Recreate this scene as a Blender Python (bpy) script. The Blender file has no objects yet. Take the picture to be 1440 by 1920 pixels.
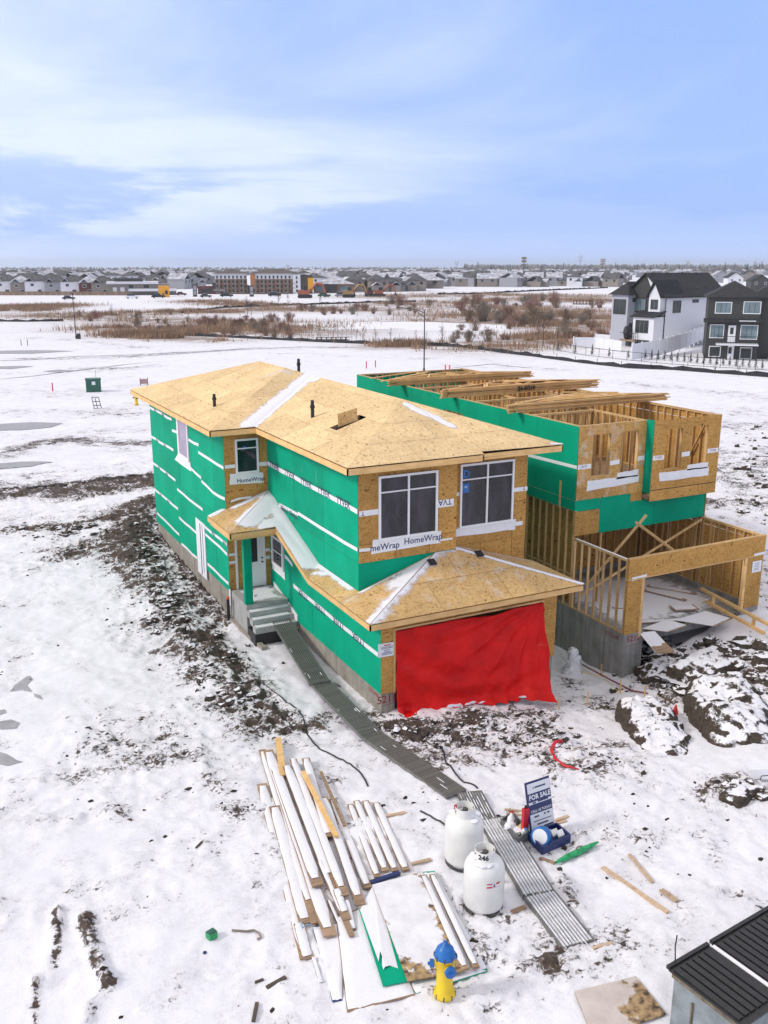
import bpy, bmesh, math, random
import numpy as np
from mathutils import Vector, Matrix
R = math.radians
S = bpy.context.scene
C = S.collection
rng = random.Random(7)

# ------------------------------------------------------------------ camera
FPX, PIT, YAW = 1739.37, 0.259, 0.472
CAM = Vector((-9.798, -22.628, 12.116))
cd = bpy.data.cameras.new('camera')
cd.sensor_fit = 'HORIZONTAL'; cd.sensor_width = 36; cd.lens = FPX / 1440 * 36
cd.clip_start = .1; cd.clip_end = 12000
co = bpy.data.objects.new('camera', cd); C.objects.link(co)
co.location = CAM; co.rotation_euler = (math.pi / 2 - PIT, 0, -YAW)
S.camera = co

# ------------------------------------------------------------------ sky, sun, exposure
SUN_EL, SUN_AZ = R(34), R(-75)          # azimuth measured from +Y towards +X
w = bpy.data.worlds.new('World'); S.world = w; w.use_nodes = True
nt = w.node_tree; N = nt.nodes; L = nt.links
for n in list(N): N.remove(n)
out = N.new('ShaderNodeOutputWorld'); bg = N.new('ShaderNodeBackground')
L.new(bg.outputs[0], out.inputs[0]); bg.inputs[1].default_value = .1
sky = N.new('ShaderNodeTexSky'); sky.sky_type = 'NISHITA'; sky.sun_disc = False
sky.sun_elevation = SUN_EL; sky.sun_rotation = SUN_AZ
sky.air_density = 1.0; sky.dust_density = 1.2; sky.ozone_density = 1.5
tc = N.new('ShaderNodeTexCoord')
def mapn(scale, loc=(0, 0, 0)):
    m = N.new('ShaderNodeMapping'); m.inputs['Scale'].default_value = scale; m.inputs['Location'].default_value = loc
    L.new(tc.outputs['Generated'], m.inputs[0]); return m
def wnoise(scale, loc, sc, det, rough, dist=0.):
    n = N.new('ShaderNodeTexNoise'); n.inputs['Scale'].default_value = sc; n.inputs['Detail'].default_value = det
    n.inputs['Roughness'].default_value = rough; n.inputs['Distortion'].default_value = dist
    L.new(mapn(scale, loc).outputs[0], n.inputs['Vector']); return n
def wramp(src, stops):
    r = N.new('ShaderNodeValToRGB'); L.new(src, r.inputs[0]); e = r.color_ramp.elements
    while len(e) < len(stops): e.new(.5)
    for k, (p, c) in enumerate(stops): e[k].position = p; e[k].color = c
    r.color_ramp.interpolation = 'EASE'; return r
def wmix(f, a, b):
    m = N.new('ShaderNodeMix'); m.data_type = 'RGBA'
    for s, v in ((m.inputs[0], f), (m.inputs[6], a), (m.inputs[7], b)):
        if hasattr(v, 'type') and hasattr(v, 'node'): L.new(v, s)
        else: s.default_value = v
    return m.outputs[2]
def wmath(op, a, b=0.):
    m = N.new('ShaderNodeMath'); m.operation = op
    for s, v in ((m.inputs[0], a), (m.inputs[1], b)):
        if hasattr(v, 'node'): L.new(v, s)
        else: s.default_value = v
    return m.outputs[0]
n1 = wnoise((1, 1, 3.2), (3.1, 1.2, .4), 1.5, 7, .55, .5)      # broad veil
n2 = wnoise((1.6, 1.6, 10), (.9, 5.2, 1.1), 1.7, 7, .58, .35)      # flat streaks near the horizon
sep = N.new('ShaderNodeSeparateXYZ'); L.new(tc.outputs['Generated'], sep.inputs[0])
# the veil of thin cloud is brighter towards the hidden sun
dt = wmath('ADD', wmath('MULTIPLY', sep.outputs[0], math.sin(SUN_AZ)), wmath('MULTIPLY', sep.outputs[1], math.cos(SUN_AZ)))
vf = wmath('ADD', n1.outputs[0], wmath('MULTIPLY', dt, .34))
veil = wramp(vf, [(.24, (0, 0, 0, 1)), (.62, (1, 1, 1, 1))])
deck = wramp(n2.outputs[0], [(.42, (0, 0, 0, 1)), (.52, (1, 1, 1, 1))])
BLUE = (2.9, 4.3, 8.2, 1); PALE = (6.2, 6.95, 9.1, 1); GREYBLUE = (3.5, 4.75, 7.9, 1)
base = wmix(.85, sky.outputs[0], BLUE)
c1 = wmix(veil.outputs[0], base, PALE)
low = wramp(sep.outputs[2], [(.0, (.0, .0, .0, 1)), (.015, (.5, .5, .5, 1)), (.035, (1, 1, 1, 1)), (.085, (.85, .85, .85, 1)), (.12, (.2, .2, .2, 1)), (.30, (.05, .05, .05, 1))])
c2 = wmix(wmath('MULTIPLY', deck.outputs[0], low.outputs[0]), c1, GREYBLUE)
hz = wramp(sep.outputs[2], [(.0, (1, 1, 1, 1)), (.045, (0, 0, 0, 1))])
c3 = wmix(wmath('MULTIPLY', hz.outputs[0], .55), c2, (5.4, 6.4, 9.1, 1))
ov = wramp(sep.outputs[2], [(.26, (0, 0, 0, 1)), (.62, (1, 1, 1, 1))])
c4 = wmix(ov.outputs[0], c3, (7.0, 6.9, 7.1, 1))
L.new(c4, bg.inputs[0])
sl = bpy.data.lights.new('sun', 'SUN'); sl.energy = 1.5; sl.angle = R(10); sl.color = (1, .95, .87)
so = bpy.data.objects.new('sun', sl); C.objects.link(so)
sd = Vector((math.sin(SUN_AZ) * math.cos(SUN_EL), math.cos(SUN_AZ) * math.cos(SUN_EL), math.sin(SUN_EL)))
so.rotation_euler = sd.to_track_quat('Z', 'Y').to_euler(); so.location = (0, 0, 60)
v = S.view_settings; v.view_transform = 'Standard'; v.look = 'None'; v.gamma = 1; v.use_curve_mapping = False
v.exposure = .42
S.cycles.max_bounces = 6; S.cycles.use_denoising = True

# ------------------------------------------------------------------ helpers
FW = Vector((math.sin(YAW) * math.cos(PIT), math.cos(YAW) * math.cos(PIT), -math.sin(PIT)))
RT = Vector((math.cos(YAW), -math.sin(YAW), 0)); UP = RT.cross(FW)
def ray(u, v): return FW + RT * ((u - 720) / FPX) - UP * ((v - 960) / FPX)
def at(u, v, z=None, x=None, y=None):
    d = ray(u, v)
    t = (z - CAM.z) / d.z if z is not None else (x - CAM.x) / d.x if x is not None else (y - CAM.y) / d.y
    return CAM + d * t
def spot(u, v, h=0.):
    z = -.7
    for _ in range(12):
        p = at(u, v, z=z + h); z = float(ground(p.x, p.y))
    return Vector((p.x, p.y, z + h))

class MB:
    def __init__(s): s.v = []; s.f = []; s.m = []; s.mi = 0; s.smooth = False; s.sm = []
    def add(s, vs, fs):
        b = len(s.v); s.v += [tuple(v) for v in vs]
        for f in fs: s.f.append(tuple(b + i for i in f)); s.m.append(s.mi); s.sm.append(s.smooth)
        return s
    def box(s, x0, x1, y0, y1, z0, z1):
        return s.add([(x, y, z) for z in (z0, z1) for y in (y0, y1) for x in (x0, x1)],
                     [(0, 2, 3, 1), (4, 5, 7, 6), (0, 1, 5, 4), (2, 6, 7, 3), (0, 4, 6, 2), (1, 3, 7, 5)])
    def obox(s, c, ux, uy, uz):
        c = Vector(c); ux, uy, uz = Vector(ux), Vector(uy), Vector(uz)
        return s.add([c + ux * a + uy * b + uz * d for d in (-.5, .5) for b in (-.5, .5) for a in (-.5, .5)],
                     [(0, 2, 3, 1), (4, 5, 7, 6), (0, 1, 5, 4), (2, 6, 7, 3), (0, 4, 6, 2), (1, 3, 7, 5)])
    def bar(s, p, q, w, h, up=(0, 0, 1)):
        p, q = Vector(p), Vector(q); d = q - p; u = Vector(up)
        sd = d.cross(u)
        if sd.length < 1e-6: sd = d.cross(Vector((1, 0, 0)))
        sd.normalize(); n = sd.cross(d).normalized()
        return s.obox((p + q) / 2, d, sd * w, n * h)
    def prism(s, poly, ext):
        n = len(poly); e = Vector(ext); P = [Vector(p) for p in poly]
        return s.add(P + [p + e for p in P], [tuple(range(n))[::-1], tuple(range(n, 2 * n))] + [(i, (i + 1) % n, n + (i + 1) % n, n + i) for i in range(n)])
    def poly(s, pts): return s.add(pts, [tuple(range(len(pts)))])
    def tube(s, pts, r, n=6, cap=True):
        pts = [Vector(p) for p in pts]; vs = []; k = len(pts)
        for i, p in enumerate(pts):
            d = (pts[min(i + 1, k - 1)] - pts[max(i - 1, 0)]).normalized()
            a = d.cross(Vector((0, 0, 1)))
            if a.length < 1e-3: a = d.cross(Vector((1, 0, 0)))
            a.normalize(); b = d.cross(a); rr = r[i] if isinstance(r, (list, tuple)) else r
            vs += [p + (a * math.cos(2 * math.pi * j / n) + b * math.sin(2 * math.pi * j / n)) * rr for j in range(n)]
        fs = [(i * n + j, i * n + (j + 1) % n, (i + 1) * n + (j + 1) % n, (i + 1) * n + j) for i in range(k - 1) for j in range(n)]
        if cap: fs += [tuple(range(n))[::-1], tuple(range((k - 1) * n, k * n))]
        return s.add(vs, fs)
    def lathe(s, prof, c, n=24, ax=(0, 0, 1), cap=True):
        az = Vector(ax).normalized(); a = az.orthogonal().normalized(); b = az.cross(a); c = Vector(c); vs = []
        for r, h in prof: vs += [c + az * h + (a * math.cos(2 * math.pi * j / n) + b * math.sin(2 * math.pi * j / n)) * r for j in range(n)]
        k = len(prof)
        fs = [(i * n + j, i * n + (j + 1) % n, (i + 1) * n + (j + 1) % n, (i + 1) * n + j) for i in range(k - 1) for j in range(n)]
        if cap: fs += [tuple(range(n))[::-1], tuple(range((k - 1) * n, k * n))]
        return s.add(vs, fs)
    def blob(s, c, r, n1=6, n2=8, jit=.15, seed=0):
        q = random.Random(seed); vs = [Vector(c) + Vector((0, 0, -r[2]))]
        for i in range(1, n1):
            t = math.pi * i / n1
            for j in range(n2):
                p = 2 * math.pi * j / n2; k = 1 + q.uniform(-jit, jit)
                vs.append(Vector(c) + Vector((r[0] * math.sin(t) * math.cos(p) * k, r[1] * math.sin(t) * math.sin(p) * k, -r[2] * math.cos(t) * k)))
        vs.append(Vector(c) + Vector((0, 0, r[2]))); e = len(vs) - 1; fs = []
        for j in range(n2): fs.append((0, 1 + (j + 1) % n2, 1 + j)); fs.append((e, e - n2 + j, e - n2 + (j + 1) % n2))
        for i in range(n1 - 2):
            for j in range(n2): fs.append((1 + i * n2 + j, 1 + i * n2 + (j + 1) % n2, 1 + (i + 1) * n2 + (j + 1) % n2, 1 + (i + 1) * n2 + j))
        return s.add(vs, fs)

ORG = {}
def mesh_of(mb, mats, org=(0, 0, 0), name='mesh'):
    me = bpy.data.meshes.new(name); o = Vector(org)
    me.from_pydata([(a - o.x, b - o.y, c - o.z) for a, b, c in mb.v], [], mb.f)
    for m in (mats if isinstance(mats, (list, tuple)) else [mats]): me.materials.append(m)
    if any(mb.m): me.polygons.foreach_set('material_index', mb.m)
    me.polygons.foreach_set('use_smooth', mb.sm)
    me.update(); return me
def thing(name, label, cat, loc, group=None):
    o = bpy.data.objects.new(name, None); C.objects.link(o); o.location = loc; o['label'] = label; o['category'] = cat
    o.empty_display_size = .2
    if group: o['group'] = group
    ORG[o.name] = Vector(loc); return o
def obj(name, mb, mats, parent=None, label=None, cat=None, group=None, kind=None, org=None):
    """one mesh object; a child takes its thing's base as origin"""
    if parent is not None: og = ORG[parent.name]
    elif org is not None: og = Vector(org)
    else:
        xs = [v[0] for v in mb.v]; ys = [v[1] for v in mb.v]
        og = Vector(((min(xs) + max(xs)) / 2, (min(ys) + max(ys)) / 2, min(v[2] for v in mb.v)))
    o = bpy.data.objects.new(name, mesh_of(mb, mats, og, name)); C.objects.link(o)
    if parent is not None: o.parent = parent
    else: o.location = og
    ORG[o.name] = og
    for k, val in (('label', label), ('category', cat), ('group', group), ('kind', kind)):
        if val: o[k] = val
    return o
def copy_tree(o, loc, rotz=None, label=None, parent=None):
    c = o.copy(); C.objects.link(c)
    if parent is not None: c.parent = parent
    else:
        c.location = loc
        if rotz is not None: c.rotation_euler = (0, 0, rotz)
        if label: c['label'] = label
        ORG[c.name] = Vector(loc)
    for ch in o.children: copy_tree(ch, None, None, None, c)
    return c

# ---- text as flat mesh
def text_mb(txt, size, bold=0.):
    cu = bpy.data.curves.new('text', 'FONT'); cu.body = txt; cu.size = size; cu.align_x = 'CENTER'; cu.align_y = 'CENTER'
    cu.resolution_u = 2; cu.offset = bold
    t = bpy.data.objects.new('text', cu); C.objects.link(t)
    me = bpy.data.meshes.new_from_object(t.evaluated_get(bpy.context.evaluated_depsgraph_get()))
    vs = [tuple(v.co) for v in me.vertices]; fs = [tuple(p.vertices) for p in me.polygons]
    bpy.data.objects.remove(t); bpy.data.curves.remove(cu); bpy.data.meshes.remove(me)
    return vs, fs
def put_text(mb, txt, size, c, u, v, bold=0.):
    vs, fs = text_mb(txt, size, bold); c, u, v = Vector(c), Vector(u), Vector(v)
    mb.add([c + u * a + v * b for a, b, _ in vs], fs)

# ---- numpy value noise
def _h(ix, iy, seed):
    n = (ix * 374761393 + iy * 668265263 + seed * 1442695041) & 0xffffffff
    n = ((n ^ (n >> 13)) * 1274126177) & 0xffffffff
    return ((n ^ (n >> 16)) & 0xffff) / 65535.
def vnoise(x, y, seed=0):
    x = np.asarray(x, float); y = np.asarray(y, float)
    ix = np.floor(x).astype(np.int64); iy = np.floor(y).astype(np.int64); fx = x - ix; fy = y - iy
    fx = fx * fx * (3 - 2 * fx); fy = fy * fy * (3 - 2 * fy)
    a = _h(ix, iy, seed); b = _h(ix + 1, iy, seed); c = _h(ix, iy + 1, seed); d = _h(ix + 1, iy + 1, seed)
    return (a * (1 - fx) + b * fx) * (1 - fy) + (c * (1 - fx) + d * fx) * fy
def fbm(x, y, o=4, seed=0):
    t = 0; a = .5; s = 0
    for k in range(o): t = t + a * vnoise(np.asarray(x) * 2 ** k, np.asarray(y) * 2 ** k, seed + k); s += a; a *= .5
    return t / s

# ------------------------------------------------------------------ materials
def new_mat(name):
    m = bpy.data.materials.new(name); m.use_nodes = True; t = m.node_tree; b = t.nodes['Principled BSDF']; return m, t, b
def rgba(c): return (c[0], c[1], c[2], 1)
def nd(t, kind, **kw):
    n = t.nodes.new(kind)
    for k, val in kw.items():
        s = n.inputs[k.replace('_', ' ')]
        if hasattr(val, 'node'): t.links.new(val, s)
        else: s.default_value = val
    return n
def mapping(t, scale, rot=(0, 0, 0), src='Object'):
    tcn = t.nodes.new('ShaderNodeTexCoord'); m = t.nodes.new('ShaderNodeMapping')
    m.inputs['Scale'].default_value = scale; m.inputs['Rotation'].default_value = rot
    t.links.new(tcn.outputs[src], m.inputs[0]); return m.outputs[0]
def ramp(t, src, stops, interp='LINEAR'):
    r = t.nodes.new('ShaderNodeValToRGB'); t.links.new(src, r.inputs[0]); e = r.color_ramp.elements
    while len(e) < len(stops): e.new(.5)
    for k, (p, c) in enumerate(stops):
        e[k].position = p; e[k].color = rgba(c) if isinstance(c, tuple) else (c, c, c, 1)
    r.color_ramp.interpolation = interp; return r.outputs[0]
def mix(t, f, a, b, mode='MIX'):
    m = t.nodes.new('ShaderNodeMix'); m.data_type = 'RGBA'; m.blend_type = mode
    for s, val in ((m.inputs[0], f), (m.inputs[6], a), (m.inputs[7], b)):
        if hasattr(val, 'node'): t.links.new(val, s)
        else: s.default_value = rgba(val) if isinstance(val, tuple) else val
    return m.outputs[2]
def math_(t, op, a, b=0.):
    m = t.nodes.new('ShaderNodeMath'); m.operation = op
    for s, val in ((m.inputs[0], a), (m.inputs[1], b)):
        if hasattr(val, 'node'): t.links.new(val, s)
        else: s.default_value = val
    return m.outputs[0]
def bump(t, b, h, strength=.3, dist=.02):
    n = t.nodes.new('ShaderNodeBump'); n.inputs['Strength'].default_value = strength; n.inputs['Distance'].default_value = dist
    t.links.new(h, n.inputs['Height']); t.links.new(n.outputs[0], b.inputs['Normal'])
def noise(t, scale, sc, det=3, rough=.55, rot=(0, 0, 0), dist=0.):
    n = nd(t, 'ShaderNodeTexNoise', Vector=mapping(t, scale, rot), Scale=sc, Detail=det, Roughness=rough, Distortion=dist); return n.outputs[0]
def plain(name, col, rough=.6, var=.12, sc=6., metal=0., bmp=0.):
    m, t, b = new_mat(name); n = noise(t, (1, 1, 1), sc, 5)
    f = ramp(t, n, [(.3, 1 - var), (.7, 1 + var)])
    c = mix(t, 1., col, f, 'MULTIPLY'); t.links.new(c, b.inputs['Base Color']); b.inputs['Roughness'].default_value = rough; b.inputs['Metallic'].default_value = metal
    if bmp: bump(t, b, n, bmp)
    return m
def osb(name, c0, c1, dark, fleck=.5, snow=0.):
    """strand board: long flakes in three directions, dark flecks, optional dusting of snow"""
    m, t, b = new_mat(name)
    a1 = noise(t, (15, 4, 9), 1., 2, .5, (0, 0, .4)); a2 = noise(t, (4, 14, 11), 1., 2, .5, (.3, 0, -.5)); a3 = noise(t, (8, 8, 18), 1., 2, .5, (.2, .5, .9))
    mx = math_(t, 'MAXIMUM', a1, a2); sm = math_(t, 'ADD', math_(t, 'MULTIPLY', mx, .6), math_(t, 'MULTIPLY', a3, .4))
    col = ramp(t, sm, [(.40, c1), (.52, c0), (.66, tuple(min(1, x * 1.12) for x in c0))])
    fl = math_(t, 'MULTIPLY', ramp(t, a1, [(.60, 0.), (.68, 1.)]), ramp(t, a3, [(.42, 0.), (.56, 1.)]))
    fl2 = math_(t, 'MULTIPLY', ramp(t, a2, [(.61, 0.), (.69, 1.)]), ramp(t, noise(t, (1, 1, 1), 5., 2), [(.45, 0.), (.6, 1.)]))
    fm = math_(t, 'MULTIPLY', math_(t, 'MAXIMUM', fl, fl2), fleck)
    col = mix(t, fm, col, dark)
    big = noise(t, (1, 1, 1), .9, 4)
    col = mix(t, 1., col, ramp(t, big, [(.3, .86), (.7, 1.08)]), 'MULTIPLY')
    oi = t.nodes.new('ShaderNodeObjectInfo')
    col = mix(t, 1., col, ramp(t, oi.outputs['Random'], [(0., .87), (1., 1.05)]), 'MULTIPLY')
    if snow:
        sn = math_(t, 'MULTIPLY', ramp(t, noise(t, (1, 1, 1), 1.7, 6, .68), [(.52, 0.), (.72, 1.)]), snow)
        col = mix(t, sn, col, (.8, .78, .8))
    t.links.new(col, b.inputs['Base Color']); b.inputs['Roughness'].default_value = .8; b.inputs['Specular IOR Level'].default_value = .15
    bump(t, b, sm, .25, .004); return m
def wood(name, col, dark, axis=0):
    m, t, b = new_mat(name); sc = [22, 22, 22]; sc[axis] = 1.3
    g = noise(t, tuple(sc), 1., 4, .6); c = ramp(t, g, [(.3, dark), (.6, col)])
    oi = t.nodes.new('ShaderNodeObjectInfo'); c = mix(t, 1., c, ramp(t, oi.outputs['Random'], [(0., .8), (1., 1.15)]), 'MULTIPLY')
    c = mix(t, 1., c, ramp(t, noise(t, (1, 1, 1), 2.2, 4), [(.3, .85), (.7, 1.1)]), 'MULTIPLY')
    t.links.new(c, b.inputs['Base Color']); b.inputs['Roughness'].default_value = .7; return m
SNOWC = (.80, .785, .825)
def snow_mat(name):
    m, t, b = new_mat(name); n = noise(t, (1, 1, 1), 3., 6, .6)
    t.links.new(mix(t, 1., SNOWC, ramp(t, n, [(.3, .95), (.7, 1.03)]), 'MULTIPLY'), b.inputs['Base Color'])
    b.inputs['Roughness'].default_value = .8; bump(t, b, noise(t, (1, 1, 1), 14., 5), .35, .03); return m
M = {}
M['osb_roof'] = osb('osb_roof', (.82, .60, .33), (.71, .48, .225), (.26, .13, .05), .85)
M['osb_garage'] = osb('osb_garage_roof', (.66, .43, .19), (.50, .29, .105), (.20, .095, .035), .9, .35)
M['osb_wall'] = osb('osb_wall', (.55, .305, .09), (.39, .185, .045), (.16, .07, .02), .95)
M['osb_frost'] = osb('osb_frosted', (.58, .335, .11), (.42, .22, .065), (.19, .09, .03), .8, .5)
def green_mat():
    m, t, b = new_mat('green_sheathing')
    g1 = noise(t, (1, 1, 1), .8, 5, .6); g2 = noise(t, (2.5, 2.5, .55), 1.4, 6, .65)
    c = ramp(t, g1, [(.3, (.0, .295, .165)), (.7, (.0, .375, .213))])
    oi = t.nodes.new('ShaderNodeObjectInfo'); c = mix(t, 1., c, ramp(t, oi.outputs['Random'], [(0., .88), (1., 1.06)]), 'MULTIPLY')
    fr = math_(t, 'MULTIPLY', ramp(t, g2, [(.66, 0.), (.80, 1.)]), .55)
    c = mix(t, fr, c, (.55, .68, .62))
    pr = nd(t, 'ShaderNodeTexNoise', Vector=mapping(t, (3.2, 3.2, 1.9)), Scale=1., Detail=8., Roughness=.75).outputs[0]
    c = mix(t, math_(t, 'MULTIPLY', ramp(t, pr, [(.62, 0.), (.66, 1.)]), .22), c, (.0, .16, .10))
    t.links.new(c, b.inputs['Base Color']); b.inputs['Roughness'].default_value = .7; b.inputs['Specular IOR Level'].default_value = .12; bump(t, b, noise(t, (1, 1, 1), 2.2, 5), .25, .02); return m
M['green'] = green_mat()
M['snow'] = snow_mat('snow')
def thin_snow():
    m, t, b = new_mat('thin_snow'); a_ = t.nodes.new('ShaderNodeAttribute'); a_.attribute_name = 'thick'
    v_ = math_(t, 'ADD', math_(t, 'MULTIPLY', a_.outputs['Fac'], .62), math_(t, 'MULTIPLY', noise(t, (1, 1, 1), 3.4, 7, .68), .75))
    b.inputs['Base Color'].default_value = rgba(SNOWC); b.inputs['Roughness'].default_value = .85
    b.inputs['Alpha'].default_value = 1; t.links.new(ramp(t, v_, [(.50, 0.), (.74, 1.)]), b.inputs['Alpha']); return m
M['thin_snow'] = thin_snow()
M['tape'] = plain('white_tape', (.78, .78, .79), .45, .05)
M['white'] = plain('white_vinyl', (.8, .8, .8), .4, .03)
M['ink'] = plain('dark_blue_ink', (.035, .045, .11), .6, .1)
M['redink'] = plain('red_marker', (.30, .03, .04), .7, .25, 30)
M['black'] = plain('black_plastic', (.015, .015, .016), .5, .2)
M['fascia'] = wood('fascia_wood', (.74, .47, .20), (.62, .36, .13), 0)
M['stud'] = wood('stud_wood', (.66, .43, .20), (.48, .28, .11), 2)
M['plank'] = wood('plank_wood', (.40, .27, .17), (.24, .145, .085), 0)
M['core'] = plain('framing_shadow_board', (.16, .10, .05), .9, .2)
def glass():
    m, t, b = new_mat('window_glass'); n = noise(t, (2.6, 2.6, .7), 1., 5, .6)
    t.links.new(ramp(t, n, [(.38, (.006, .005, .008)), (.66, (.038, .032, .045))]), b.inputs['Base Color'])
    b.inputs['Roughness'].default_value = .04; b.inputs['Specular IOR Level'].default_value = .5; bump(t, b, noise(t, (.6, .6, 2.), 1.1, 2), .12, .05); return m
M['glass'] = glass()
def concrete(name, c, streak=True):
    m, t, b = new_mat(name); n = noise(t, (1, 1, 1), 1.6, 7, .65)
    col = ramp(t, n, [(.3, tuple(x * .72 for x in c)), (.5, c), (.72, tuple(min(1, x * 1.25) for x in c))])
    if streak:
        col = mix(t, 1., col, ramp(t, noise(t, (5, 5, .5), 1., 4), [(.35, .8), (.65, 1.1)]), 'MULTIPLY')
    t.links.new(col, b.inputs['Base Color']); b.inputs['Roughness'].default_value = .9; bump(t, b, n, .2); return m
M['concrete'] = concrete('concrete', (.30, .27, .225))
M['concrete_grey'] = concrete('concrete_grey', (.30, .29, .265))
M['lath'] = wood('pale_lath', (.60, .44, .30), (.46, .31, .19), 0)
def tarp():
    m, t, b = new_mat('red_tarp'); n = noise(t, (1, 1, 1), 1.1, 6, .6); wv = noise(t, (60, 60, 60), 1., 2)
    c = ramp(t, n, [(.3, (.52, .003, .003)), (.6, (.72, .008, .006)), (.8, (.84, .025, .015))])
    fr = math_(t, 'MULTIPLY', ramp(t, noise(t, (.8, .8, 4.5), 1.3, 6, .7), [(.62, 0.), (.82, 1.)]), .25)
    c = mix(t, fr, c, (.75, .25, .22)); t.links.new(c, b.inputs['Base Color']); b.inputs['Roughness'].default_value = .5; b.inputs['Specular IOR Level'].default_value = .2
    w1 = noise(t, (1., 1., 2.2), 1.6, 4, .5, (0, .5, 0), .6); cr = math_(t, 'ABSOLUTE', math_(t, 'SUBTRACT', w1, .5)); w2 = noise(t, (2.4, 1., 1.), 2.6, 4, .5, (0, -.4, 0), .8); cr2 = math_(t, 'ABSOLUTE', math_(t, 'SUBTRACT', w2, .5))
    bump(t, b, math_(t, 'ADD', math_(t, 'MULTIPLY', math_(t, 'MINIMUM', cr, .09), 6.), math_(t, 'MULTIPLY', math_(t, 'MINIMUM', cr2, .06), 5.)), .28, .05); return m
M['tarp'] = tarp()
def ground_mat():
    m, t, b = new_mat('snow_over_soil')
    at_ = t.nodes.new('ShaderNodeAttribute'); at_.attribute_name = 'dirt'; at2 = t.nodes.new('ShaderNodeAttribute'); at2.attribute_name = 'grass'
    geo = t.nodes.new('ShaderNodeNewGeometry'); sp = t.nodes.new('ShaderNodeSeparateXYZ'); t.links.new(geo.outputs['Normal'], sp.inputs[0])
    steep = math_(t, 'MULTIPLY', math_(t, 'SUBTRACT', 1., sp.outputs[2]), 1.1)
    nA = noise(t, (1, 1, 1), 1.1, 9, .68, dist=.4); nB = noise(t, (1, 1, 1), 8.5, 5, .62, dist=.8); nC = noise(t, (1, 1, 1), .18, 6, .6)
    nn = math_(t, 'ADD', math_(t, 'MULTIPLY', nA, .80), math_(t, 'MULTIPLY', nB, .65)); nn = math_(t, 'SUBTRACT', nn, .225)
    dens = math_(t, 'ADD', math_(t, 'MULTIPLY', at_.outputs['Fac'], .38), math_(t, 'MULTIPLY', steep, math_(t, 'ADD', math_(t, 'MULTIPLY', at_.outputs['Fac'], .9), .15)))
    dens = math_(t, 'ADD', dens, math_(t, 'MULTIPLY', math_(t, 'SUBTRACT', nC, .5), .22))
    val = math_(t, 'ADD', nn, dens)
    msk = ramp(t, val, [(.70, 0.), (.79, 1.)])
    edge = ramp(t, val, [(.52, 0.), (.73, 1.)])
    s1 = noise(t, (1, 1, 1), 6., 6, .6)
    soil = ramp(t, s1, [(.3, (.026, .017, .013)), (.5, (.065, .044, .034)), (.75, (.135, .10, .078))])
    sn = mix(t, 1., SNOWC, ramp(t, noise(t, (1, 1, 1), .7, 6), [(.3, .94), (.7, 1.03)]), 'MULTIPLY')
    sn = mix(t, math_(t, 'MULTIPLY', edge, .32), sn, (.46, .42, .425))
    gr = noise(t, (1, 1, 1), .22, 7, .7); gmask = math_(t, 'MULTIPLY', at2.outputs['Fac'], ramp(t, gr, [(.33, 0.), (.50, 1.)]))
    gcol = ramp(t, noise(t, (1, 1, 1), .6, 5), [(.3, (.15, .09, .065)), (.7, (.31, .215, .155))])
    sn = mix(t, math_(t, 'MULTIPLY', gmask, .95), sn, gcol)
    t.links.new(mix(t, msk, sn, soil), b.inputs['Base Color']); b.inputs['Roughness'].default_value = .85
    h = math_(t, 'ADD', math_(t, 'MULTIPLY', nA, .7), math_(t, 'MULTIPLY', noise(t, (1, 1, 1), 24., 4), .2))
    bump(t, b, h, .45, .10); return m
M['ground'] = ground_mat()
def lump_mat():
    m, t, b = new_mat('frozen_soil_snow'); geo = t.nodes.new('ShaderNodeNewGeometry'); sp = t.nodes.new('ShaderNodeSeparateXYZ'); t.links.new(geo.outputs['Normal'], sp.inputs[0])
    v_ = math_(t, 'ADD', math_(t, 'MULTIPLY', sp.outputs[2], .85), math_(t, 'MULTIPLY', noise(t, (1, 1, 1), 2.4, 8, .68), 1.1))
    sm = ramp(t, math_(t, 'MULTIPLY', v_, .5), [(.625, 0.), (.662, 1.)])
    soil = ramp(t, noise(t, (1, 1, 1), 9., 6), [(.3, (.022, .015, .011)), (.7, (.085, .063, .045))])
    t.links.new(mix(t, sm, soil, SNOWC), b.inputs['Base Color']); b.inputs['Roughness'].default_value = .9
    bump(t, b, noise(t, (1, 1, 1), 12., 5), .6, .05); return m
M['lump'] = lump_mat()
M['soil'] = plain('dark_soil', (.035, .025, .02), .95, .4, 9, 0, .5)
M['ice'] = plain('grey_ice', (.33, .325, .335), .55, .15, 3)
M['alu'] = plain('weathered_aluminium', (.165, .16, .148), .5, .3, 9, .2)
M['slot'] = plain('plank_groove', (.022, .021, .018), .8, .3)
M['alu_rib'] = plain('frosted_rib', (.24, .24, .23), .55, .35, 5)
M['tank'] = plain('white_tank_paint', (.76, .75, .71), .35, .06, 3)
M['rust'] = plain('dark_rusty_steel', (.06, .06, .055), .7, .5, 12)
M['yellow'] = plain('yellow_paint', (.80, .55, .015), .4, .08)
M['blue'] = plain('blue_paint', (.012, .13, .42), .4, .1)
M['navy'] = plain('navy_plastic', (.016, .03, .13), .4, .15)
M['crate'] = plain('grey_crate', (.13, .13, .13), .6, .2)
M['red'] = plain('red_plastic', (.6, .02, .03), .5, .1)
M['greenbag'] = plain('green_plastic', (.01, .30, .10), .3, .35, 14)
M['print'] = plain('printed_white', (.78, .78, .80), .5, .03)
M['tan'] = plain('tan_plastic', (.5, .42, .2), .5, .2)
M['binmetal'] = plain('grey_bin_metal', (.23, .26, .27), .45, .3, 3, .1)
M['lid'] = plain('black_lid_plastic', (.022, .021, .021), .45, .3, 12)
M['utility'] = plain('utility_green', (.025, .11, .075), .5, .15)
M['fabric'] = plain('silt_fabric', (.02, .02, .025), .8, .4, 2)
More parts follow.
